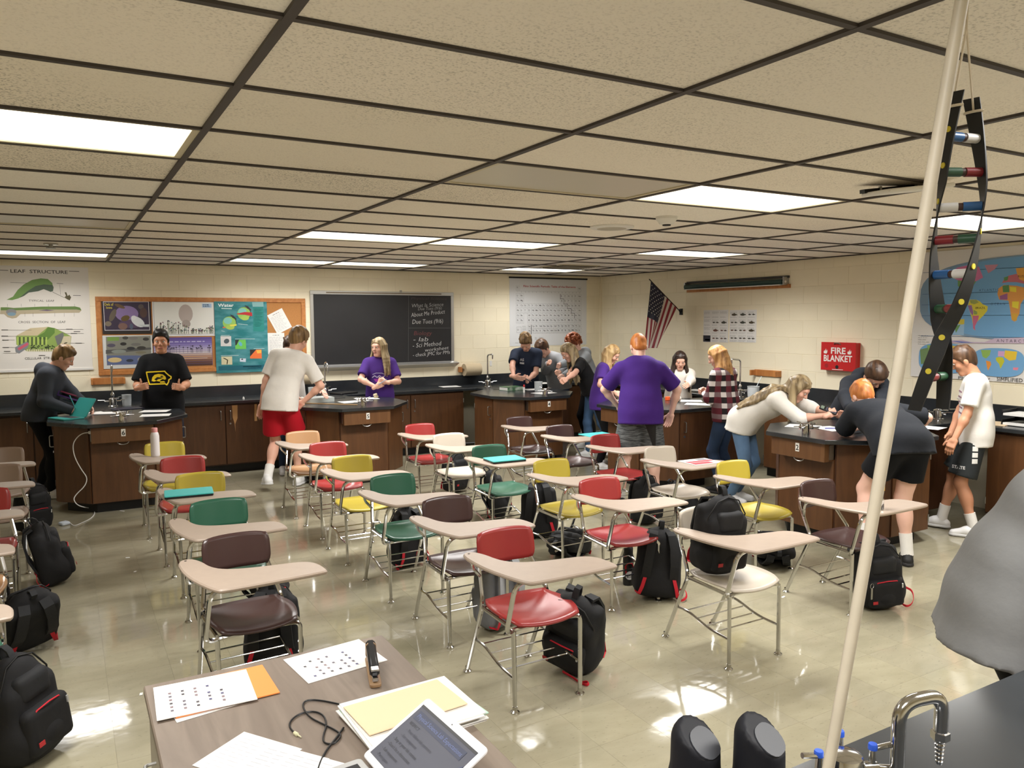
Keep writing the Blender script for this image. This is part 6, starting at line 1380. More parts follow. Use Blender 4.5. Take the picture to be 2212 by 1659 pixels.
# white cord down the side of station six and over the floor
cp = [px(196, 934, y=8.33), px(176, 936, y=8.36), px(160, 952, y=8.38), px(157, 968, y=8.38), px(162, 990, y=8.38), px(176, 1015, y=8.38), px(189, 1032, y=8.38), px(184, 1050, y=8.36), px(164, 1068, y=8.36), px(158, 1080, y=8.34), px(170, 1094, y=8.3)]
cp = [Vector(c) for c in cp]+[px(200, 1098, z=.006), px(206, 1108, z=.005), px(197, 1120, z=.005), px(178, 1129, z=.005), px(160, 1137, z=.005), px(152, 1130, z=.005), px(146, 1125, z=.005), px(136, 1128, z=.005)]
cp[-8].z = .006
sm = chaikin([tuple(c) for c in cp], 2, False)
t = thing('charging_cord', 'white laptop charging cord hanging from station six onto the floor', 'cord', (0, 0, 0)); MB().tube(sm, .0045, 6).build('cable', PAPER, t, True)
q = px(197, 934, y=8.33); MB().box(tuple(q), (.05, .03, .03), None, .006).build('plug', PAPER, t, True); q = px(139, 1134, z=.0); MB().box((q.x, q.y, .016), (.075, .075, .03), (0, 0, .5), .008).build('adapter', mat('adapter_white', (206, 216, 228), .4), t, True)
# station five
p = px(689, 868, z=ZT); book('thick pale grey textbook on station five', (p.x, p.y+.02, ZT), .12, .30, .24, .055, mat('grey_cover', (196, 204, 202), .4))
sheet('worksheet', 'white worksheet between book and gas tap on station five', 760, 868, ZT, .279, .216, .1); sheet('worksheet', 'white worksheet behind the gas tap on station five', 792, 861, ZT, .279, .216, -.1)
p = px(812, 860, z=ZT); v = Vol()
for _ in range(9): v.el((random.uniform(-.022, .022), random.uniform(-.022, .022), .028+random.uniform(-.012, .02)), (random.uniform(.014, .026), .012, random.uniform(.012, .022)), None, .004)
o = vmesh('crumpled_paper', [v.mesh(.004)], mat('kraft_crumple', (190, 176, 146), .9, bump=.6, bscale=70), None, (p.x, p.y, ZT-.004)); tag(o, 'crumpled brown paper wad on station five', 'paper')
a, b = px(648, 871, z=ZT), px(774, 875, z=ZT); o = MB().box((0, 0, .004), ((b-a).length*.96, .028, .006)).build('meter_stick', mat('wood_rule', (180, 146, 100), .6), loc=((a.x+b.x)/2, (a.y+b.y)/2, ZT), rot=(0, 0, math.atan2(b.y-a.y, b.x-a.x))); tag(o, 'wooden meter stick lying across station five', 'meter stick')
def ball(label, u, v):
    p = px(u, v, z=ZT+.036); t = thing('baseball', label, 'baseball', (p.x, p.y, ZT)); MB().lathe([(.036*math.sin(math.pi*k/12)+.0002, -.036*math.cos(math.pi*k/12)+.0365) for k in range(13)], (0, 0, 0), 20).build('cover', mat('leather_white', (222, 214, 200), .6), t, True)
    pts = []
    for k in range(24):
        a = 2*math.pi*k/24; d = Vector((math.cos(a)+.25*math.cos(3*a), math.sin(a)-.25*math.sin(3*a), .9*math.sin(2*a))).normalized()*.0366; pts.append(d+Vector((0, 0, .0365)))
    MB().tube(pts, .0012, 5, closed=True).build('stitching', mat('red_thread', (170, 40, 40), .7), t, True)
ball('white baseball beside the grey book on station five', 653, 864); ball('white baseball on the flag-side station before the girl in the cream sweater', 1465, 861)
beaker('frosted beaker behind the grey book on station five', (2.66, 9.62, ZT), .05, .13)
p = px(745, 851, z=ZT); t = thing('closed_laptop', 'closed black laptop behind the papers on station five', 'laptop', (p.x, p.y+.05, ZT), .5); MB().prism(rrect(.32, .22, .012), .001, .011, .002).build('base', BLKPL, t, True); MB().prism(rrect(.32, .22, .012), .012, .019, .002).build('lid', mat('black_lid', (30, 31, 34), .3), t, True)
o = MB().tube([(-.06, 0, 0), (.06, 0, .02)], .004, 8).build('pen', mat('blue_pen', (120, 170, 200), .35), loc=tuple((np.array(PP[5]['wr'][0])+np.array(PP[5]['wr'][1]))/2+np.array([.0, -.07, .03])), smooth=True, rot=(0, -.4, -.5)); tag(o, 'pale blue pen held by the girl in purple', 'pen')
sheet('worksheet', 'white worksheet on the worktop between stations five and four', 972, 835, ZT, .216, .279, 1.5)
o = MB().lathe([(.012, 0), (.012, .018), (.006, .02), (.006, .03)], (0, 0, 0), 10).build('bottle_cap', PAPER, loc=(px(526, 862, z=ZT).x, px(526, 862, z=ZT).y, ZT), smooth=True); tag(o, 'tiny white cap on the worktop under the cork board', 'cap')
# station four
p = px(1107, 843, z=ZT); book('green and white science textbook on station four', (p.x, p.y+.03, ZT), .1, .27, .21, .05, mat('green_cover', (60, 108, 70), .4), mat('green_spine', (52, 104, 66), .4, col2=(190, 200, 190), vscale=9))
p = px(1127, 847, z=ZT); t = thing('glue_stick', 'white glue stick with red cap beside the green textbook', 'glue stick', (p.x+.0, p.y-.06, ZT)); MB().lathe([(.013, 0), (.013, .07), (.011, .072)], (0, 0, 0), 14).build('barrel', PAPER, t, True); MB().lathe([(.0125, .072), (.0125, .1), (.01, .104)], (0, 0, 0), 14).build('cap', RED, t, True)
p = px(1163, 845, z=ZT); beaker('frosted beaker on station four in front of the grey hoodie', (p.x, p.y, ZT), .055, .125)
sheet('worksheet', 'white worksheet under the gas tap on station four', 1175, 849, ZT, .279, .216, .2); sheet('worksheet', 'white worksheet behind the beaker on station four', 1152, 841, ZT, .279, .216, .0); sheet('worksheet', 'white worksheet on the worktop behind station four', 1170, 828, ZT, .279, .216, .1)
q = PP[6]['wr'][1]; o = MB().prism(rrect(.072, .15, .01), -.004, .004, .002).build('phone', BLKPL, loc=tuple(q+np.array([-.05, -.07, .03])), rot=(.5, .2, .5), smooth=True); tag(o, 'dark phone in the hand of the boy in navy', 'phone')
# the flag-side station
sheet('worksheet', 'white worksheet on the flag-side station next to the baseball', 1490, 866, ZT, .216, .279, .9); sheet('worksheet', 'white worksheet on the flag-side station nearest the plaid shirt', 1508, 873, ZT, .216, .279, .7); sheet('worksheet', 'white worksheet on the worktop behind the flag-side station', 1510, 843, ZT, .216, .279, .2)
p = px(1442, 865, z=ZT); t = thing('orange_block', 'small orange plastic block on the flag-side station beside the purple shirt', 'block', (p.x, p.y, ZT), .4); MB().prism(rrect(.06, .045, .01), .0005, .045, .004).build('body', mat('orange_plastic', (226, 92, 40), .4), t, True)
p = px(1627, 862, z=ZT); beaker('large frosted beaker holding a rod on the worktop past the plaid shirt', (p.x, p.y, ZT), .07, .15); o = MB().tube([(-.04, .0, .012), (.10, -.03, .27)], .004, 6).build('stirring_rod', mat('glass_rod', (190, 200, 202), .2), loc=(p.x, p.y, ZT), smooth=True); tag(o, 'thin stirring rod standing in the large beaker', 'rod')
p = px(1676, 868, z=ZT); o = MB().lathe([(.035, 0), (.035, .05), (.02, .05), (.02, 0)], (0, 0, 0), 16).build('tape_roll', mat('tan_tape', (206, 186, 146), .5), loc=(p.x, p.y, ZT), smooth=True); tag(o, 'tan tape roll on the worktop beyond the leaning girl', 'tape')
# station two
for k_, (u, v, rz, lab) in enumerate(((1735, 921, .5, 'white worksheet under the elbow of the leaning girl'), (1795, 926, -.2, 'white worksheet with a blue pen on station two'), (1850, 915, .3, 'white worksheet between the two bent students on station two'), (2000, 923, .2, 'white worksheet by the small cup on station two'))): sheet('worksheet', lab, u, v, ZT, .216, .279, rz)
a = px(1800, 927, z=ZT); o = MB().tube([(-.07, 0, .006), (.07, .01, .006)], .004, 8).build('pen', mat('ink_blue', (36, 52, 150), .35), loc=(a.x, a.y, ZT+.0015), rot=(0, 0, -.6), smooth=True); tag(o, 'blue pen lying on a worksheet on station two', 'pen')
p = px(1992, 920, z=ZT); beaker('small translucent cup beside the bending student on station two', (p.x, p.y, ZT), .035, .075)
q = PP[14]['wr'][0]; t = thing('calculator', 'dark calculator held by the leaning girl', 'calculator', tuple(q+np.array([.03, .02, .045])), rot=(.35, -.3, .5)); MB().prism(rrect(.08, .16, .012), -.006, .008, .003).build('case', BLKPL, t, True); I = Ink(); I.z = .0086
for r_ in range(5):
    for c_ in range(4): I.rect(-.032+c_*.017, -.07+r_*.02, -.032+c_*.017+.012, -.07+r_*.02+.013, (90, 92, 110))
I.rect(-.03, .04, .03, .07, (120, 134, 120)); I.build(t.children[0], 'keys')
# paper trays at the end of the right-hand worktop
p = px(2165, 905, z=ZT); t = thing('paper_tray', 'black two-tier paper tray filled with sheets on the worktop below the world map', 'paper tray', (7.42, 3.72, ZT), -math.pi/2)
for z_ in (.0, .085):
    MB().bb(-.13, .23, -.13, .13, z_+.001, z_+.006).build('shelf', BLKPL, t); MB().bb(-.13, .23, .122, .13, z_+.006, z_+.06).build('back', BLKPL, t)
    for s in (-.13, .222): MB().bb(s, s+.008, -.12, .13, z_+.006, z_+.05).build('side', BLKPL, t)
for s in (-.13, .222): MB().bb(s, s+.008, .09, .13, .0, .09).build('post', BLKPL, t)
for k_, z_ in enumerate((.0065, .0915)):
    o = MB().bb(-.1, .2, -.15, .11, 0, .02).build('paper_stack', PAPER, loc=(7.42, 3.72, ZT+z_), rot=(0, 0, -math.pi/2)); tag(o, ['white paper stack in the lower black tray', 'white paper stack in the upper black tray'][k_], 'paper')
sheet('manila_folder', 'manila folder on the worktop in front of the paper trays', 2150, 915, ZT, .3, .24, .2, mat('manila', (220, 196, 162), .7), False, 'folder', .004)
# ---- on the student desks
ZD = .6955
def ondesk(k, dx, dy): x_, y_ = DESKS[k]; return (x_+dx, y_+dy, ZD)
def bottle(name, label, loc, prof, m, cap, capm, extra=None):
    t = thing(name, label, 'bottle', loc); MB().lathe(prof, (0, 0, 0), 24).build('body', m, t, True); MB().lathe(cap, (0, 0, 0), 20).build('cap', capm, t, True); return t
p = px(336, 985, z=ZD); bottle('water_bottle', 'white metal water bottle with pink cap on a yellow desk', (p.x, p.y, ZD), [(.034, 0), (.036, .004), (.036, .02), (.0355, .175), (.03, .198), (.024, .208)], mat('white_enamel', (222, 218, 220), .35), [(.0245, .206), (.0245, .24), (.022, .245)], mat('pink_cap', (216, 150, 150), .4))
p = px(1898, 1100, z=ZD); bottle('clear_bottle', 'clear plastic water bottle on the dark brown desk by station two', (p.x, p.y, ZD), [(.026, 0), (.03, .006), (.03, .05), (.024, .08), (.03, .115), (.03, .15), (.014, .185), (.012, .195)], GLASS, [(.0135, .193), (.0135, .21)], PAPER)
t = C.objects['clear_bottle']; MB().lathe([(.0305, .118), (.0305, .148)], (0, 0, 0), 20).build('label', mat('amber_label', (226, 180, 70), .5), t, True)
def dl(k, u, v, label, rz): p = px(u, v, z=ZD); laptop_closed(label, (p.x, p.y, ZD), rz)
dl('b3', 408, 1068, 'closed teal laptop on the yellow desk in line with station six', -.1); dl('d3', 1090, 995, 'closed teal laptop on the tan desk top beside the white bag strap', -.06)
p = px(1283, 939, z=ZD); t = thing('teal_folder', 'flat teal folder on the brown desk by station four', 'folder', (p.x+.02, p.y-.02, ZD), 0); MB().bb(-.15, .15, -.11, .11, .0005, .006).build('cover', mat('bright_teal', (78, 196, 196), .4), t)
p = px(1512, 998, z=ZD); t = thing('magazine', 'red and white magazine on a cream desk', 'magazine', (p.x, p.y, ZD), -.05); s_ = MB().bb(-.14, .14, -.11, .11, .0005, .005).build('cover', PAPER, t); I = Ink(); I.z = .0056; I.rect(-.13, -.1, .06, -.03, (192, 40, 56)); I.rect(-.13, -.02, .13, .03, (196, 44, 60)); I.rect(.02, .04, .12, .1, (120, 120, 130)); I.build(s_)
# ================================================================ teacher desk
TZ = .74
DW = wood_material('grey_walnut_laminate', (108, 95, 84), (132, 119, 107), .5, (1, .1, 1))
t = thing('teacher_desk', 'grey-brown wood laminate teacher desk with metal pulls, strewn with papers', 'desk', (.55, 1.835, 0))
MB().bb(-.385, .385, -.725, .725, TZ-.03, TZ, .004).build('desktop', DW, t); MB().bb(-.378, .378, -.718, .718, TZ-.034, TZ-.03).build('edge_band', mat('tan_edge', (160, 130, 98), .5), t)
MB().bb(-.36, -.02, -.69, .69, .1, TZ-.036).build('pedestal', mat('putty_steel', (156, 150, 138), .45), t); MB().bb(.33, .36, -.69, .69, .05, TZ-.036).build('modesty_panel', mat('putty_steel', (156, 150, 138), .45), t)
for y_ in (-.46, .0, .46):
    d = MB().bb(-.375, -.36, y_-.23, y_+.23, .42, TZ-.06, .003).build('drawer', mat('putty_steel', (156, 150, 138), .45), t); MB().tube(arcpath([(-.375, y_-.05, .60), (-.405, y_-.05, .60), (-.405, y_+.05, .60), (-.375, y_+.05, .60)], .012), .005, 8).build('pull', ALU, d, True)
for x_, y_ in ((-.34, -.67), (.34, -.67), (-.34, .67), (.34, .67)): MB().bb(x_-.018, x_+.018, y_-.018, y_+.018, 0, .11).build('leg', STEEL, t)
TD = TZ+.0005
def quad_sheet(name, label, cat, pts, z, m, th=.0012, ink=None, under=None):
    """sheet with its four photo corners on the desk plane, made a true rectangle"""
    P = [px(u, v, z=z) for u, v in pts]; c = sum(P, Vector())/4; ex = ((P[1]-P[0])+(P[2]-P[3]))/2; ey = ((P[3]-P[0])+(P[2]-P[1]))/2; ang = math.atan2(ex.y, ex.x); w_, h_ = ex.length, ey.length
    t = thing(name, label, cat, (c.x, c.y, z), ang); s = MB().bb(-w_/2, w_/2, -h_/2, h_/2, 0, th).build('page', m, t)
    if ink:
        I = Ink(); I.z = th+.0004; ink(I, w_, h_); I.build(s)
    return t, s, w_, h_
def seating(I, w_, h_, cols, rows, x0, y0, dx, dy, seed):
    r = random.Random(seed)
    for c_ in range(cols):
        for k in range(rows):
            if r.random() < .78:
                x = x0+c_*dx; y = y0+k*dy; I.rect(x, y, x+.008, y+.01, r.choice([(70, 66, 74), (96, 90, 104), (84, 84, 120), (130, 110, 116)])); I.rect(x+.001, y-.004, x+.012, y-.0025, (190, 190, 196), False)
    I.scribble(-w_*.1, h_*.30, w_*.12, 1, .01, .003, (180, 180, 186), word=.01); I.scribble(w_*.22, h_*.42, w_*.42, 1, .01, .003, (180, 180, 186), word=.01)
quad_sheet('loose_sheet', 'blank white sheet peeking out under the orange folder', 'paper', [(372, 1560), (585, 1505), (540, 1440), (350, 1500)], TD, PAPER)
quad_sheet('orange_folder', 'bright orange folder under the photo roster on the teacher desk', 'folder', [(385, 1549), (601, 1500), (570, 1435), (352, 1488)], TD+.002, mat('orange_card', (238, 142, 72), .6), .003)
quad_sheet('photo_roster', 'photo roster printed with small portraits lying on the orange folder', 'paper', [(340, 1558), (557, 1511), (531, 1447), (330, 1487)], TD+.0055, PAPER, .002, lambda I, w_, h_: seating(I, w_, h_, 5, 6, -w_*.36, -h_*.34, w_*.13, h_*.105, 3))
quad_sheet('seating_chart', 'seating chart sheet printed with small portraits near the stapler', 'paper', [(665, 1478), (834, 1427), (778, 1381), (613, 1425)], TD, PAPER, .0015, lambda I, w_, h_: seating(I, w_, h_, 6, 5, -w_*.38, -h_*.36, w_*.105, h_*.13, 5))
quad_sheet('worksheet', 'white printed page fanned out lowest on the teacher desk', 'paper', [(395, 1659), (560, 1690), (640, 1625), (545, 1577)], TD, PAPER, .0012, lambda I, w_, h_: I.scribble(-w_*.4, h_*.35, w_*.4, 14, .016, .005, (196, 196, 204)))
quad_sheet('worksheet', 'white printed page fanned out on top on the teacher desk', 'paper', [(455, 1680), (640, 1720), (690, 1640), (600, 1604)], TD+.002, PAPER, .0012, lambda I, w_, h_: I.scribble(-w_*.4, h_*.35, w_*.4, 14, .016, .005, (190, 190, 198)))
quad_sheet('worksheet', 'white printed page half under the fanned pages beside the cable', 'paper', [(560, 1700), (700, 1720), (715, 1655), (618, 1610)], TD+.004, PAPER, .0012, lambda I, w_, h_: I.scribble(-w_*.4, h_*.35, w_*.4, 12, .016, .005, (190, 190, 198)))
# stack with manila folder
MAN = mat('manila', (220, 196, 162), .7)
tt, ss, w_, h_ = quad_sheet('paper_pile', 'thick pile of papers under the manila folder on the teacher desk', 'paper', [(808, 1640), (1030, 1560), (975, 1475), (735, 1540)], TD, PAPER, .006)
for k in range(7): MB().bb(-w_/2, w_/2, -h_/2, h_/2, 0, .0026).build('page', PAPER if k != 3 else mat('green_page', (176, 206, 186), .6), tt, loc=(random.uniform(-.008, .008), random.uniform(-.008, .008), .0065+k*.003), rot=(0, 0, random.uniform(-.05, .05)))
I = Ink(); I.z = .0295
for k in range(16): a = math.pi*(.15+.7*k/15); I.line([(-.02, -h_*.42), (-.02+.05*math.cos(a), -h_*.42+.06*math.sin(a))], .004, (60, 60, 62))
I.build(ss, 'fan_drawing')
tf, sf, wf, hf = quad_sheet('manila_folder', 'open manila folder lying on the thick pile of papers', 'folder', [(800, 1592), (998, 1522), (955, 1468), (740, 1527)], TD+.031, MAN, .0025)
I = Ink(); I.z = .0031; I.text('gg', .02, -hf*.3, .035, (120, 104, 70), shear=.3, bold=-.01); I.build(sf, 'handwriting')
# stapler
p0, p1 = px(812, 1488, z=TZ), px(800, 1425, z=TZ); d_ = p1-p0; c = (p0+p1)/2
t = thing('stapler', 'brown and black desktop stapler standing beside the seating chart', 'stapler', (c.x, c.y, TZ), math.atan2(d_.y, d_.x)); L2 = d_.length/2
MB().prism(rrect(L2*2, .036, .012), .001, .014, .003).build('base', mat('stapler_tan', (140, 112, 82), .4), t, True); MB().bb(-L2*.9, L2*.75, -.009, .009, .016, .028, .002).build('magazine', CHROME, t)
MB().box((.01, 0, .048), (L2*1.7, .03, .026), (0, math.radians(-9), 0), .008).build('arm', BLKPL, t, True); MB().box((L2*.75, 0, .045), (.03, .034, .05), None, .008).build('hinge', mat('stapler_tan', (140, 112, 82), .4), t, True); MB().box((-L2*.78, 0, .052), (.03, .026, .006), None, .002).build('nose', CHROME, t)
# audio cable
cz = TZ+.004; cab = [px(*q, z=cz) for q in ((738, 1522), (690, 1512), (660, 1512), (652, 1525), (668, 1550), (700, 1565), (730, 1580), (738, 1590), (722, 1608), (700, 1606), (697, 1592), (706, 1565), (700, 1545), (680, 1536), (650, 1540), (628, 1555), (624, 1570), (636, 1583))]
t = thing('audio_cable', 'thin black audio cable with a gold jack looped on the teacher desk', 'cable', (0, 0, 0)); MB().tube(chaikin([tuple(q) for q in cab], 2, False), .0026, 6).build('wire', BLKPL, t, True)
a, b = cab[-1], px(650, 1592, z=cz); MB().tube([a, a+(b-a)*.45, a+(b-a)*.5, b], [.005, .0055, .0025, .0018], 8).build('jack', mat('jack_cream', (206, 204, 170), .4), t, True)
cab2 = [px(*q, z=cz) for q in ((742, 1572), (722, 1600), (705, 1620), (690, 1650), (680, 1690))]; MB().tube(chaikin([tuple(q) for q in cab2], 2, False), .003, 6).build('lead', BLKPL, t, True)
# laptop of the teacher: base on the desk, screen leaning far back
hx, hy = .615, 1.672
t = thing('silver_laptop', 'open silver laptop showing a lab expectations slide on the teacher desk', 'laptop', (hx, hy, TZ), math.radians(-86.3))
MB().prism(rrect(.304, .212, .012, cy=-.108), .001, .014, .002).build('base', SILV, t, True); MB().bb(-.13, .13, -.11, -.02, .014, .0145).build('keyboard', KEYS, t); MB().bb(-.05, .05, -.2, -.13, .014, .0144).build('trackpad', GREYP, t)
ld = MB().prism(rrect(.304, .212, .012, cy=.106), -.004, .004, .002).build('screen_lid', mat('white_bezel', (214, 214, 216), .35), t, True, loc=(0, .004, .016), rot=(math.radians(28), 0, 0))
sc = MB().bb(-.138, .138, .018, .19, .004, .0046).build('display', mat('display_glow', (36, 38, 56), .45, emit=.25), ld)
I = Ink(); I.z = .0052; I.rect(-.138, .183, .138, .19, (24, 24, 28)); I.rect(-.125, .148, .112, .174, (18, 30, 64)); I.text('Physical Science Lab Expectations', -.118, .156, .0165, (70, 86, 138)); y_ = .132
for k, (s_, ind) in enumerate((('RESPECT', 0), ('Your fellow lab partners', .012), ('For equipment', .012), ('Stay at your lab station', .0), ('Don\'t be a distraction', .0), ('Lab equipment', .0), ('Participate', 0))): I.text('- '+s_ if k else s_, -.12+ind, y_-k*.0175, .0125, (10, 11, 20) if k in (0, 3, 4, 5) else (26, 28, 44))
I.ell(.0, .199, .0018, .0018, (30, 30, 32)); I.poly([(.138, .148), (.138, .02), (.07, .02), (.10, .10)], (20, 34, 76)); I.build(sc, 'slide')
# ================================================================ backpacks
BK = mat('black_nylon', (15, 15, 18), .8, bump=.25, bscale=16, var=.2, vscale=6); BK2 = mat('charcoal_nylon', (22, 23, 26), .75, bump=.2, bscale=20); GR = mat('grey_nylon', (116, 118, 122), .75, bump=.25, bscale=16, var=.12); GR2 = mat('light_grey_nylon', (150, 152, 156), .7, bump=.2, bscale=20); WEB = mat('red_webbing', (186, 24, 42), .7); ZIP = mat('zip_dark', (12, 12, 14), .5)
def sup_mesh(vol, h, name, m):
    V, Q = vol.mesh(h); me = bpy.data.meshes.new(name); me.from_pydata([tuple(v) for v in V], [], [tuple(int(i) for i in q) for q in Q]); me.update(); me.polygons.foreach_set('use_smooth', [True]*len(me.polygons)); me.materials.append(m); return me
def strip(pts, w_, th=.003):
    """flat strap through points, lying across x"""
    P = [Vector(p) for p in pts]; m = MB(); n = len(P); vs = []
    for i, p in enumerate(P):
        t_ = (P[min(n-1, i+1)]-P[max(0, i-1)]).normalized(); s_ = Vector((1, 0, 0)); s_ = (s_-t_*s_.dot(t_)); s_ = s_.normalized() if s_.length > .1 else Vector((0, 1, 0)); nn = t_.cross(s_)
        vs += [p-s_*w_/2-nn*th, p+s_*w_/2-nn*th, p+s_*w_/2+nn*th, p-s_*w_/2+nn*th]
    fs = [(i*4+a, i*4+(a+1) % 4, (i+1)*4+(a+1) % 4, (i+1)*4+a) for i in range(n-1) for a in range(4)]+[(0, 1, 2, 3), tuple((n-1)*4+k for k in (3, 2, 1, 0))]
    return m.add(vs, fs)
def pack_proto(fat=1.0, m=BK, m2=BK2, slump=0):
    t = thing('backpack', 'x', 'backpack')
    v = Vol(); v.bx((0, 0, .18), (.085, .03*fat, .115), .05, None, .06); v.el((0, -.02*fat, .11), (.155, .105*fat, .115), None, .05); v.el((0, .008, .36), (.105, .062*fat, .09), None, .05); v.bx((0, .045*fat, .2), (.11, .01, .16), .025, None, .04)
    vb = v.mesh(.014, noise=.0016); me = bpy.data.meshes.new('body'); me.from_pydata([tuple(x) for x in vb[0]], [], [tuple(int(i) for i in q) for q in vb[1]]); me.update(); link('body', me, m, t, 2)
    v = Vol(); v.bx((0, -.088*fat, .14), (.085, .004*fat, .07), .03, None, .03); me = sup_mesh(v, .011, 'front_pocket', m); fp = link('front_pocket', me, m, t)
    v = Vol(); v.bx((0, -.05*fat, .315), (.055, .006*fat, .03), .03, None, .03); link('upper_pocket', sup_mesh(v, .012, 'upper_pocket', m2), m2, t)
    MB().tube([(-.09, -.1*fat, .2), (-.06, -.112*fat, .232), (0, -.118*fat, .24), (.06, -.112*fat, .232), (.09, -.1*fat, .2)], .0035, 6).build('zipper', WEB if fat > 1 else ZIP, fp, True)
    MB().tube([(-.128, -.015, .2), (-.125, -.03*fat, .34), (-.07, -.03, .425), (0, -.025, .445), (.07, -.03, .425), (.125, -.03*fat, .34), (.128, -.015, .2)], .004, 6).build('zipper', ZIP, t, True)
    MB().box((.09, -.122*fat, .2), (.008, .006, .03)).build('zip_pull', SILV, fp)
    strip([(0, .035, .425), (-.0, .05, .455), (0, .055, .485), (0, .03, .488), (0, .01, .47), (0, 0, .44)], .03, .004).build('handle', m2, t, True)
    for s in (-1, 1):
        strip([(s*.05, .055, .42), (s*.06, .10, .40), (s*.075, .125, .32), (s*.085, .125, .22), (s*.09, .10, .13), (s*.095, .06, .10)], .055, .007).build('shoulder_strap', m2, t, True)
        strip([(s*.09, .10, .14), (s*.11, .115, .07), (s*.125, .10, .02), (s*.135, .06, .03), (s*.12, .03, .05)], .022, .002).build('webbing', WEB, t, True)
    MB().box((-.085, -.128*fat, .1), (.03, .003, .02)).build('patch', mat('patch_red', (170, 40, 44), .6), fp)
    return t
PROTO = [pack_proto(.95), pack_proto(1.12), pack_proto(.9, GR, GR2)]
used = [False]*3
def backpack(label, u, v, yaw, kind=0, pitch=0, roll=0, sc=1.0, z=0, xy=None):
    pr = PROTO[kind]; o = copy_tree(pr) if used[kind] else pr; used[kind] = True
    E_ = Euler((math.radians(pitch), math.radians(roll), math.radians(yaw)), 'XYZ'); o.rotation_euler = E_; o.scale = (sc, sc, sc)
    bd = [c for c in pr.children if c.name.startswith('body')][0].data; M_ = E_.to_matrix(); lo_ = min((M_ @ v_.co).z for v_ in bd.vertices)*sc
    cs = [M_ @ v_.co*sc for v_ in bd.vertices if (M_ @ v_.co).z*sc < lo_+.08]; cx_ = sum(c.x for c in cs)/len(cs); cy_ = sum(c.y for c in cs)/len(cs)
    p = px(u, v, z=z) if xy is None else Vector((*xy, 0)); o.location = (p.x-cx_, p.y-cy_, z-lo_+.001); o['label'] = label; o['group'] = 'student backpacks'; return o
BAG = {}
# yaw 150 turns the front pocket towards image right (front = -y)
backpack('upright black backpack standing in the aisle by station six', 118, 1258, 95, 1, -12, 0, 1.0)
backpack('black backpack lying straps up with red webbing beside the tan desk', 55, 1405, 200, 1, -38, 8, 1.0)
backpack('largest upright black backpack next to the green desk', 66, 1636, 50, 1, -6, -4, 1.0)
backpack('black backpack with red webbing behind a taupe desk', 74, 1148, 30, 1, 8, 0, .95)
backpack('black backpack directly under the dark brown desk behind the teacher desk', 592, 1442, 160, 0, 4, 0, .98)
backpack('black backpack behind the seat of the front brown desk', 590, 1312, 70, 0, -30, 0, .9)
BAG['green'] = backpack('black backpack with a hanging red strap under the green desk', 880, 1222, 190, 0, 6, 0, .98)
backpack('black backpack beneath the cream desk near station five', 985, 1062, 20, 0, 5, 0, .95)
backpack('black backpack beneath the green desk with the teal laptop', 1080, 1116, 60, 0, -14, 0, 1.0)
backpack('tall black backpack behind the yellow desk legs', 1164, 1160, 150, 0, 6, 0, 1.05)
backpack('black backpack lying flat under the red and yellow desks', 1235, 1198, 120, 0, -74, 0, .9)
BAG['leg'] = backpack('large black backpack leaning against the red desk leg', 1243, 1448, 300, 1, 26, 14, 1.04)
backpack('grey backpack with pale pockets between brown and red desks', 1075, 1352, 200, 2, 6, 0, 1.02)
BAG['bottle'] = backpack('black backpack standing beside the black water bottle', 1418, 1290, 150, 1, 10, -6, 1.02)
backpack('black backpack sitting on the cream desk seat', 0, 0, 352, 1, 10, 0, .98, .438, (3.12, 3.12))
backpack('black backpack in front of the broad student, by a cream desk', 1396, 1130, 20, 1, 4, 0, .98)
BAG['key'] = backpack('black backpack with a key ring under the brown desk by station two', 1895, 1312, 330, 1, 12, -8, .98)
backpack('black backpack lying flat with red strap near the yellow desk', 1668, 1212, 140, 0, -76, 0, .98)
backpack('dark backpack on the floor against station four', 1186, 985, 30, 0, -10, 0, .85)
backpack('black backpack behind the chair carrying a backpack', 1488, 1118, 70, 0, -30, 0, .85)
# red webbing loops trailing on the floor
def loop(bag, pts):
    M_ = Matrix.LocRotScale(bag.location, bag.rotation_euler, bag.scale).inverted(); P = [M_ @ Vector(q) for q in chaikin([tuple(px(u, v, z=z_)) for u, v, z_ in pts], 2, False)]; MB().tube(P, .009, 6, flat=(1, .25)).build('trailing_strap', WEB, bag, True)
loop(BAG['leg'], [(1215, 1450, .03), (1235, 1462, .01), (1258, 1478, .006), (1270, 1480, .01), (1272, 1472, .02), (1258, 1474, .01)])
loop(BAG['key'], [(1943, 1300, .02), (1960, 1312, .008), (1974, 1300, .02), (1972, 1276, .05), (1955, 1268, .06)])
loop(BAG['green'], [(862, 1180, .12), (866, 1205, .06), (860, 1222, .01), (855, 1228, .008), (862, 1230, .01)])
loop(BAG['bottle'], [(1456, 1285, .02), (1470, 1300, .01), (1485, 1290, .03), (1480, 1272, .06), (1462, 1275, .04)])
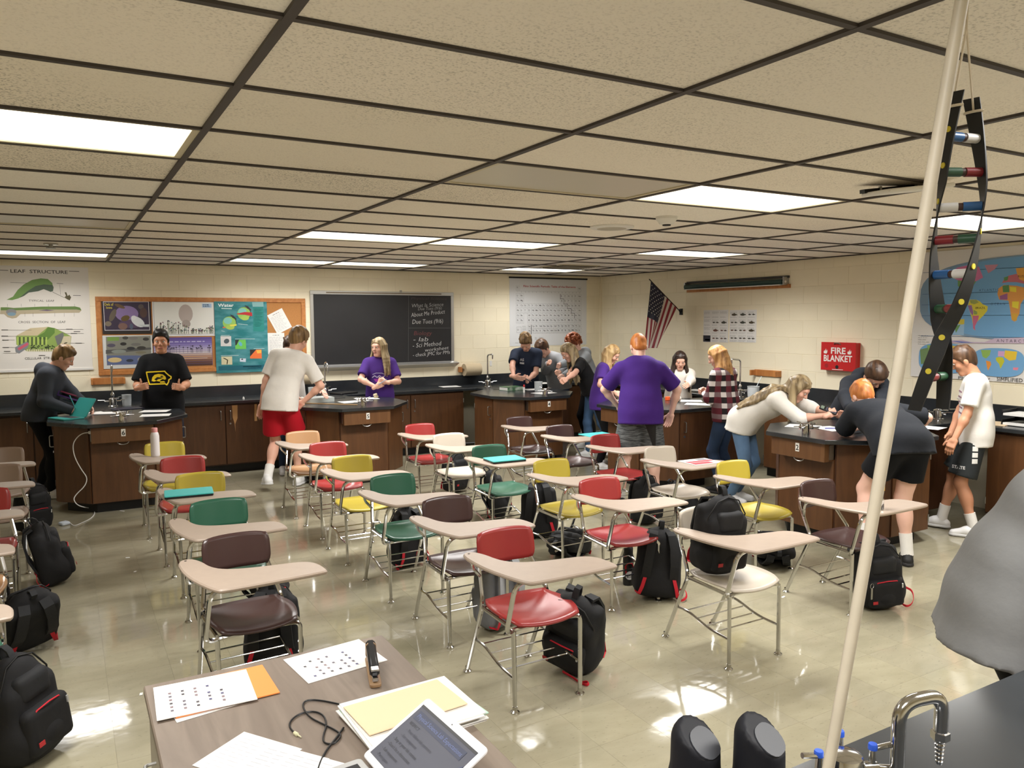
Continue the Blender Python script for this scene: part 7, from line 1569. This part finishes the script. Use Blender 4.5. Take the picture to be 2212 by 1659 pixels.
# keyring
q = px(1879, 1262, z=.2); t = thing('key_ring', 'steel key ring with a bottle opener hanging on the backpack by station two', 'key ring', (q.x-.02, q.y-.03, .2)); MB().tube([(.016*math.cos(a), 0, .016*math.sin(a)) for a in [k*math.pi/6 for k in range(12)]], .0018, 5, closed=True).build('ring', STEEL, t, True); MB().box((0, 0, -.05), (.014, .004, .07), None, .001).build('opener', STEEL, t)
p = px(1357, 1262, z=0); t = thing('water_bottle', 'black water bottle with a white round mark standing by a backpack', 'bottle', (p.x, p.y, 0)); MB().lathe([(.036, 0), (.038, .006), (.038, .2), (.03, .225)], (0, 0, 0), 20).build('body', BLKPL, t, True); MB().lathe([(.032, .222), (.032, .262), (.022, .275)], (0, 0, 0), 16).build('cap', TOE, t, True)
I = Ink(); I.z = 0
I.poly([(.03*math.cos(a), .03*math.sin(a)) for a in [k*math.pi/10 for k in range(20)]], (206, 204, 204)); I.text('BOP', 0, -.016, .022, (24, 24, 26), 'c', bold=.03); q = I.build(t, 'round_mark'); q.rotation_euler = (math.pi/2, 0, math.radians(-24)); q.location = (-.0165, -.0365, .075)
MB().tube([(-.03, -.02, .08), (-.04, -.02, .14), (-.03, -.03, .16), (.0, -.04, .16), (.03, -.03, .1)], .008, 6, flat=(1, .25)).build('carry_strap', WEB, t, True)
for k_, (u, v) in enumerate(((276, 1205), (292, 1235), (1652, 1267), (1692, 1290), (795, 1216), (264, 1104), (1462, 1262), (305, 1500))):
    p = px(u, v, z=0); o = MB().box((0, 0, .0015), (.03+.02*(k_ % 3 == 2), .014, .002), (0, .06, 0)).build('paper_scrap', PAPER, loc=(p.x, p.y, 0.0006), rot=(0, 0, k_*1.1)); tag(o, 'small white paper scrap on the beige floor', 'scrap', 'paper scraps on the floor')
# ================================================================ by the demonstration counter
for k_, (xy, s_) in enumerate((((.985, 1.035), 1.0), ((1.068, .958), 1.0))):
    t = thing('desktop_speaker', ['black rounded desktop speaker standing next to its twin beside the teacher desk', 'black rounded desktop speaker standing next to its twin beside the gas tap'][k_], 'speaker', (*xy, ZT), math.radians(20))
    top = .205 if k_ == 0 else .225; v = Vol(); v.rc((0, 0, .045), (0, 0, top-.02), .048, .045, .03); v.rc((0, .0, .03), (0, 0, .08), .050, None, .03)
    V_ = v.mesh(.006, cuts=[((0, 0, .001), (0, 0, -1.)), ((0, -.03, top-.03), (0, -.62, .78))]); vmesh('shell', [V_], mat('speaker_shell', (20, 21, 27), .6, spec=.3), t)
    b = MB().box((0, -.022, 0), (.004, .004, .004)); MB().prism(rrect(.07, .06, .028, 5), 0, .003).build('slanted_face', mat('speaker_face', (52, 54, 60), .45), t, True, loc=(0, -.018, top-.0215), rot=(math.atan2(.62, .78), 0, 0)); 
    MB().lathe([(.05, 0), (.05, .012), (.046, .018)], (0, 0, .001), 24).build('foot', BLKPL, t, True)
gas_valve('chrome gas tap with blue index buttons on the demonstration counter', (1.305, .955, ZT), -.5, (.1, 1.3, 3.4), mat('blue_index', (44, 84, 190), .3)).scale = (1.15, 1.15, 1.15)
fb_ = px(1938, 1650, z=.97); z1 = 1.105; e_ = px(2035, 1500, z=z1)
t = thing('serrated_faucet', 'chrome swan-neck faucet with a serrated hose nozzle on the demonstration counter', 'faucet', (fb_.x, fb_.y, ZT)); d_ = Vector((e_.x-fb_.x, e_.y-fb_.y, 0)); hz_ = z1-ZT
MB().tube(arcpath([(0, 0, .0), (0, 0, hz_-.01), (d_.x, d_.y, hz_), (d_.x, d_.y, hz_-.075)], .045, 8), .0135, 14).build('spout', CHROME, t, True); MB().lathe([(.03, 0), (.03, .008), (.018, .02), (.014, .05)], (0, 0, 0), 20).build('base', CHROME, t, True)
n_ = MB().lathe([(.013, hz_-.075), (.018, hz_-.077), (.018, hz_-.092), (.013, hz_-.095)], (d_.x, d_.y, 0), 6).build('hex_nut', CHROME, t); pr_ = []
for k in range(6): pr_ += [(.0105-.0006*k, hz_-.095-k*.0085), (.0075-.0005*k, hz_-.1025-k*.0085)]
MB().lathe(pr_, (d_.x, d_.y, 0), 14).build('serrated_nozzle', CHROME, t, True)
a_, b_ = Vector((.976, .784, ZT)), Vector((1.09, .615, CEIL-.004))
t = thing('plastic_pole', 'long off-white plastic pole leaning from the counter up to the ceiling', 'pole', tuple(a_)); MB().tube([Vector(), (b_-a_)*.33+Vector((.004, 0, 0)), (b_-a_)*.66+Vector((.003, 0, 0)), b_-a_], .0088, 16).build('tube', mat('offwhite_pvc', (186, 177, 160), .45, var=.1, vscale=12), t, True); MB().lathe([(.016, 0), (.016, .02), (.013, .022)], (0, 0, .0005), 16).build('end_cap', BLKPL, t, True)
# DNA ladder model hung on strings
cen = [(205, 2082), (300, 2080), (400, 2079), (470, 2072), (540, 2062), (600, 2056), (660, 2048), (700, 2039), (760, 2032), (818, 2020), (885, 2006)]; tht = [(205, 70), (300, 48), (400, 25), (470, 0), (540, -18), (600, -38), (660, -60), (700, -76), (725, -90), (818, -115), (885, -130)]
lerp = lambda T_, y: float(np.interp(y, [a for a, b in T_], [b for a, b in T_]))
ctop = pxd(2082, 205, 1.72); t = thing('dna_model', 'black DNA ladder model with coloured rungs hanging by string', 'dna model', tuple(ctop)); vd = Vector((ctop.x, ctop.y, 0)).normalized(); lat = Vector((vd.y, -vd.x, 0)); rad = .037; c0_ = ctop.copy()
def strand(y, s):
    c = pxd(lerp(cen, y), y, 1.72)-c0_; a = math.radians(lerp(tht, y)); r = (-lat*math.cos(a)*s+vd*-math.sin(a)*s); tn = (lat*math.sin(a)*s+vd*-math.cos(a)*s); return c, r, tn
BLK = mat('matte_black_strip', (26, 27, 29), .5); ys = np.linspace(205, 885, 40)
for s in (1, -1):
    m = MB(); vs = []
    for y in ys:
        c, r, tn = strand(y, s); q = c+r*rad; vs += [q-tn*.0145-r*.0015, q+tn*.0145-r*.0015, q+tn*.0145+r*.0015, q-tn*.0145+r*.0015]
    n = len(ys); m.add(vs, [(i*4+a, i*4+(a+1) % 4, (i+1)*4+(a+1) % 4, (i+1)*4+a) for i in range(n-1) for a in range(4)]+[(0, 1, 2, 3), tuple((n-1)*4+k for k in (3, 2, 1, 0))]); so = m.build('strand', BLK, t, True)
    for k, y in enumerate((297, 372, 447, 517, 592, 667, 742, 814)):
        c, r, tn = strand(y-14, s); q = c+r*rad; MB().cyl(q+r*.0012, q+r*.003, .0055, n=12).build('yellow_dot', mat('yellow_dot', (206, 190, 60), .5), so)
RC = [((52, 96, 150), (214, 214, 216)), ((52, 84, 66), (120, 34, 42)), ((214, 214, 216), (46, 92, 146)), ((128, 36, 44), (44, 82, 62)), ((44, 92, 150), (214, 214, 216)), ((44, 82, 58), (124, 40, 46)), ((52, 96, 150), (214, 214, 216)), ((44, 82, 58), (124, 40, 46))]
for k, y in enumerate((297, 372, 447, 517, 592, 667, 742, 814)):
    c, r, tn = strand(y, 1); A_, B_ = c+r*(rad-.002), c-r*(rad-.002); rg = MB().tube([A_+(B_-A_)*.42, A_+(B_-A_)*.58], .0075, 12).build('rung', mat('rung_core', (66, 44, 40), .5), t, True)
    for j, (p0_, p1_) in enumerate(((A_, A_+(B_-A_)*.44), (B_, A_+(B_-A_)*.56))): MB().tube([p0_, p1_], .0088, 12).build('rung_half', mat('rung_%d_%d_%d' % RC[k][j], RC[k][j], .35), rg, True)
c, r, tn = strand(232, 1)
for s in (1, -1):
    c, r, tn = strand(236, s); q = c+r*rad; MB().tube([q, Vector((0, 0, .12)), Vector((0.0, 0, CEIL-c0_.z-.004))], .0022, 6).build('string', mat('cotton_string', (216, 206, 190), .8), t, True)
    MB().tube([q+(tn*math.cos(a)*.017+r*math.sin(a)*.005) for a in [k*math.pi/6 for k in range(12)]], .0026, 5, closed=True).build('knot_loop', mat('cotton_string', (216, 206, 190), .8), t, True)
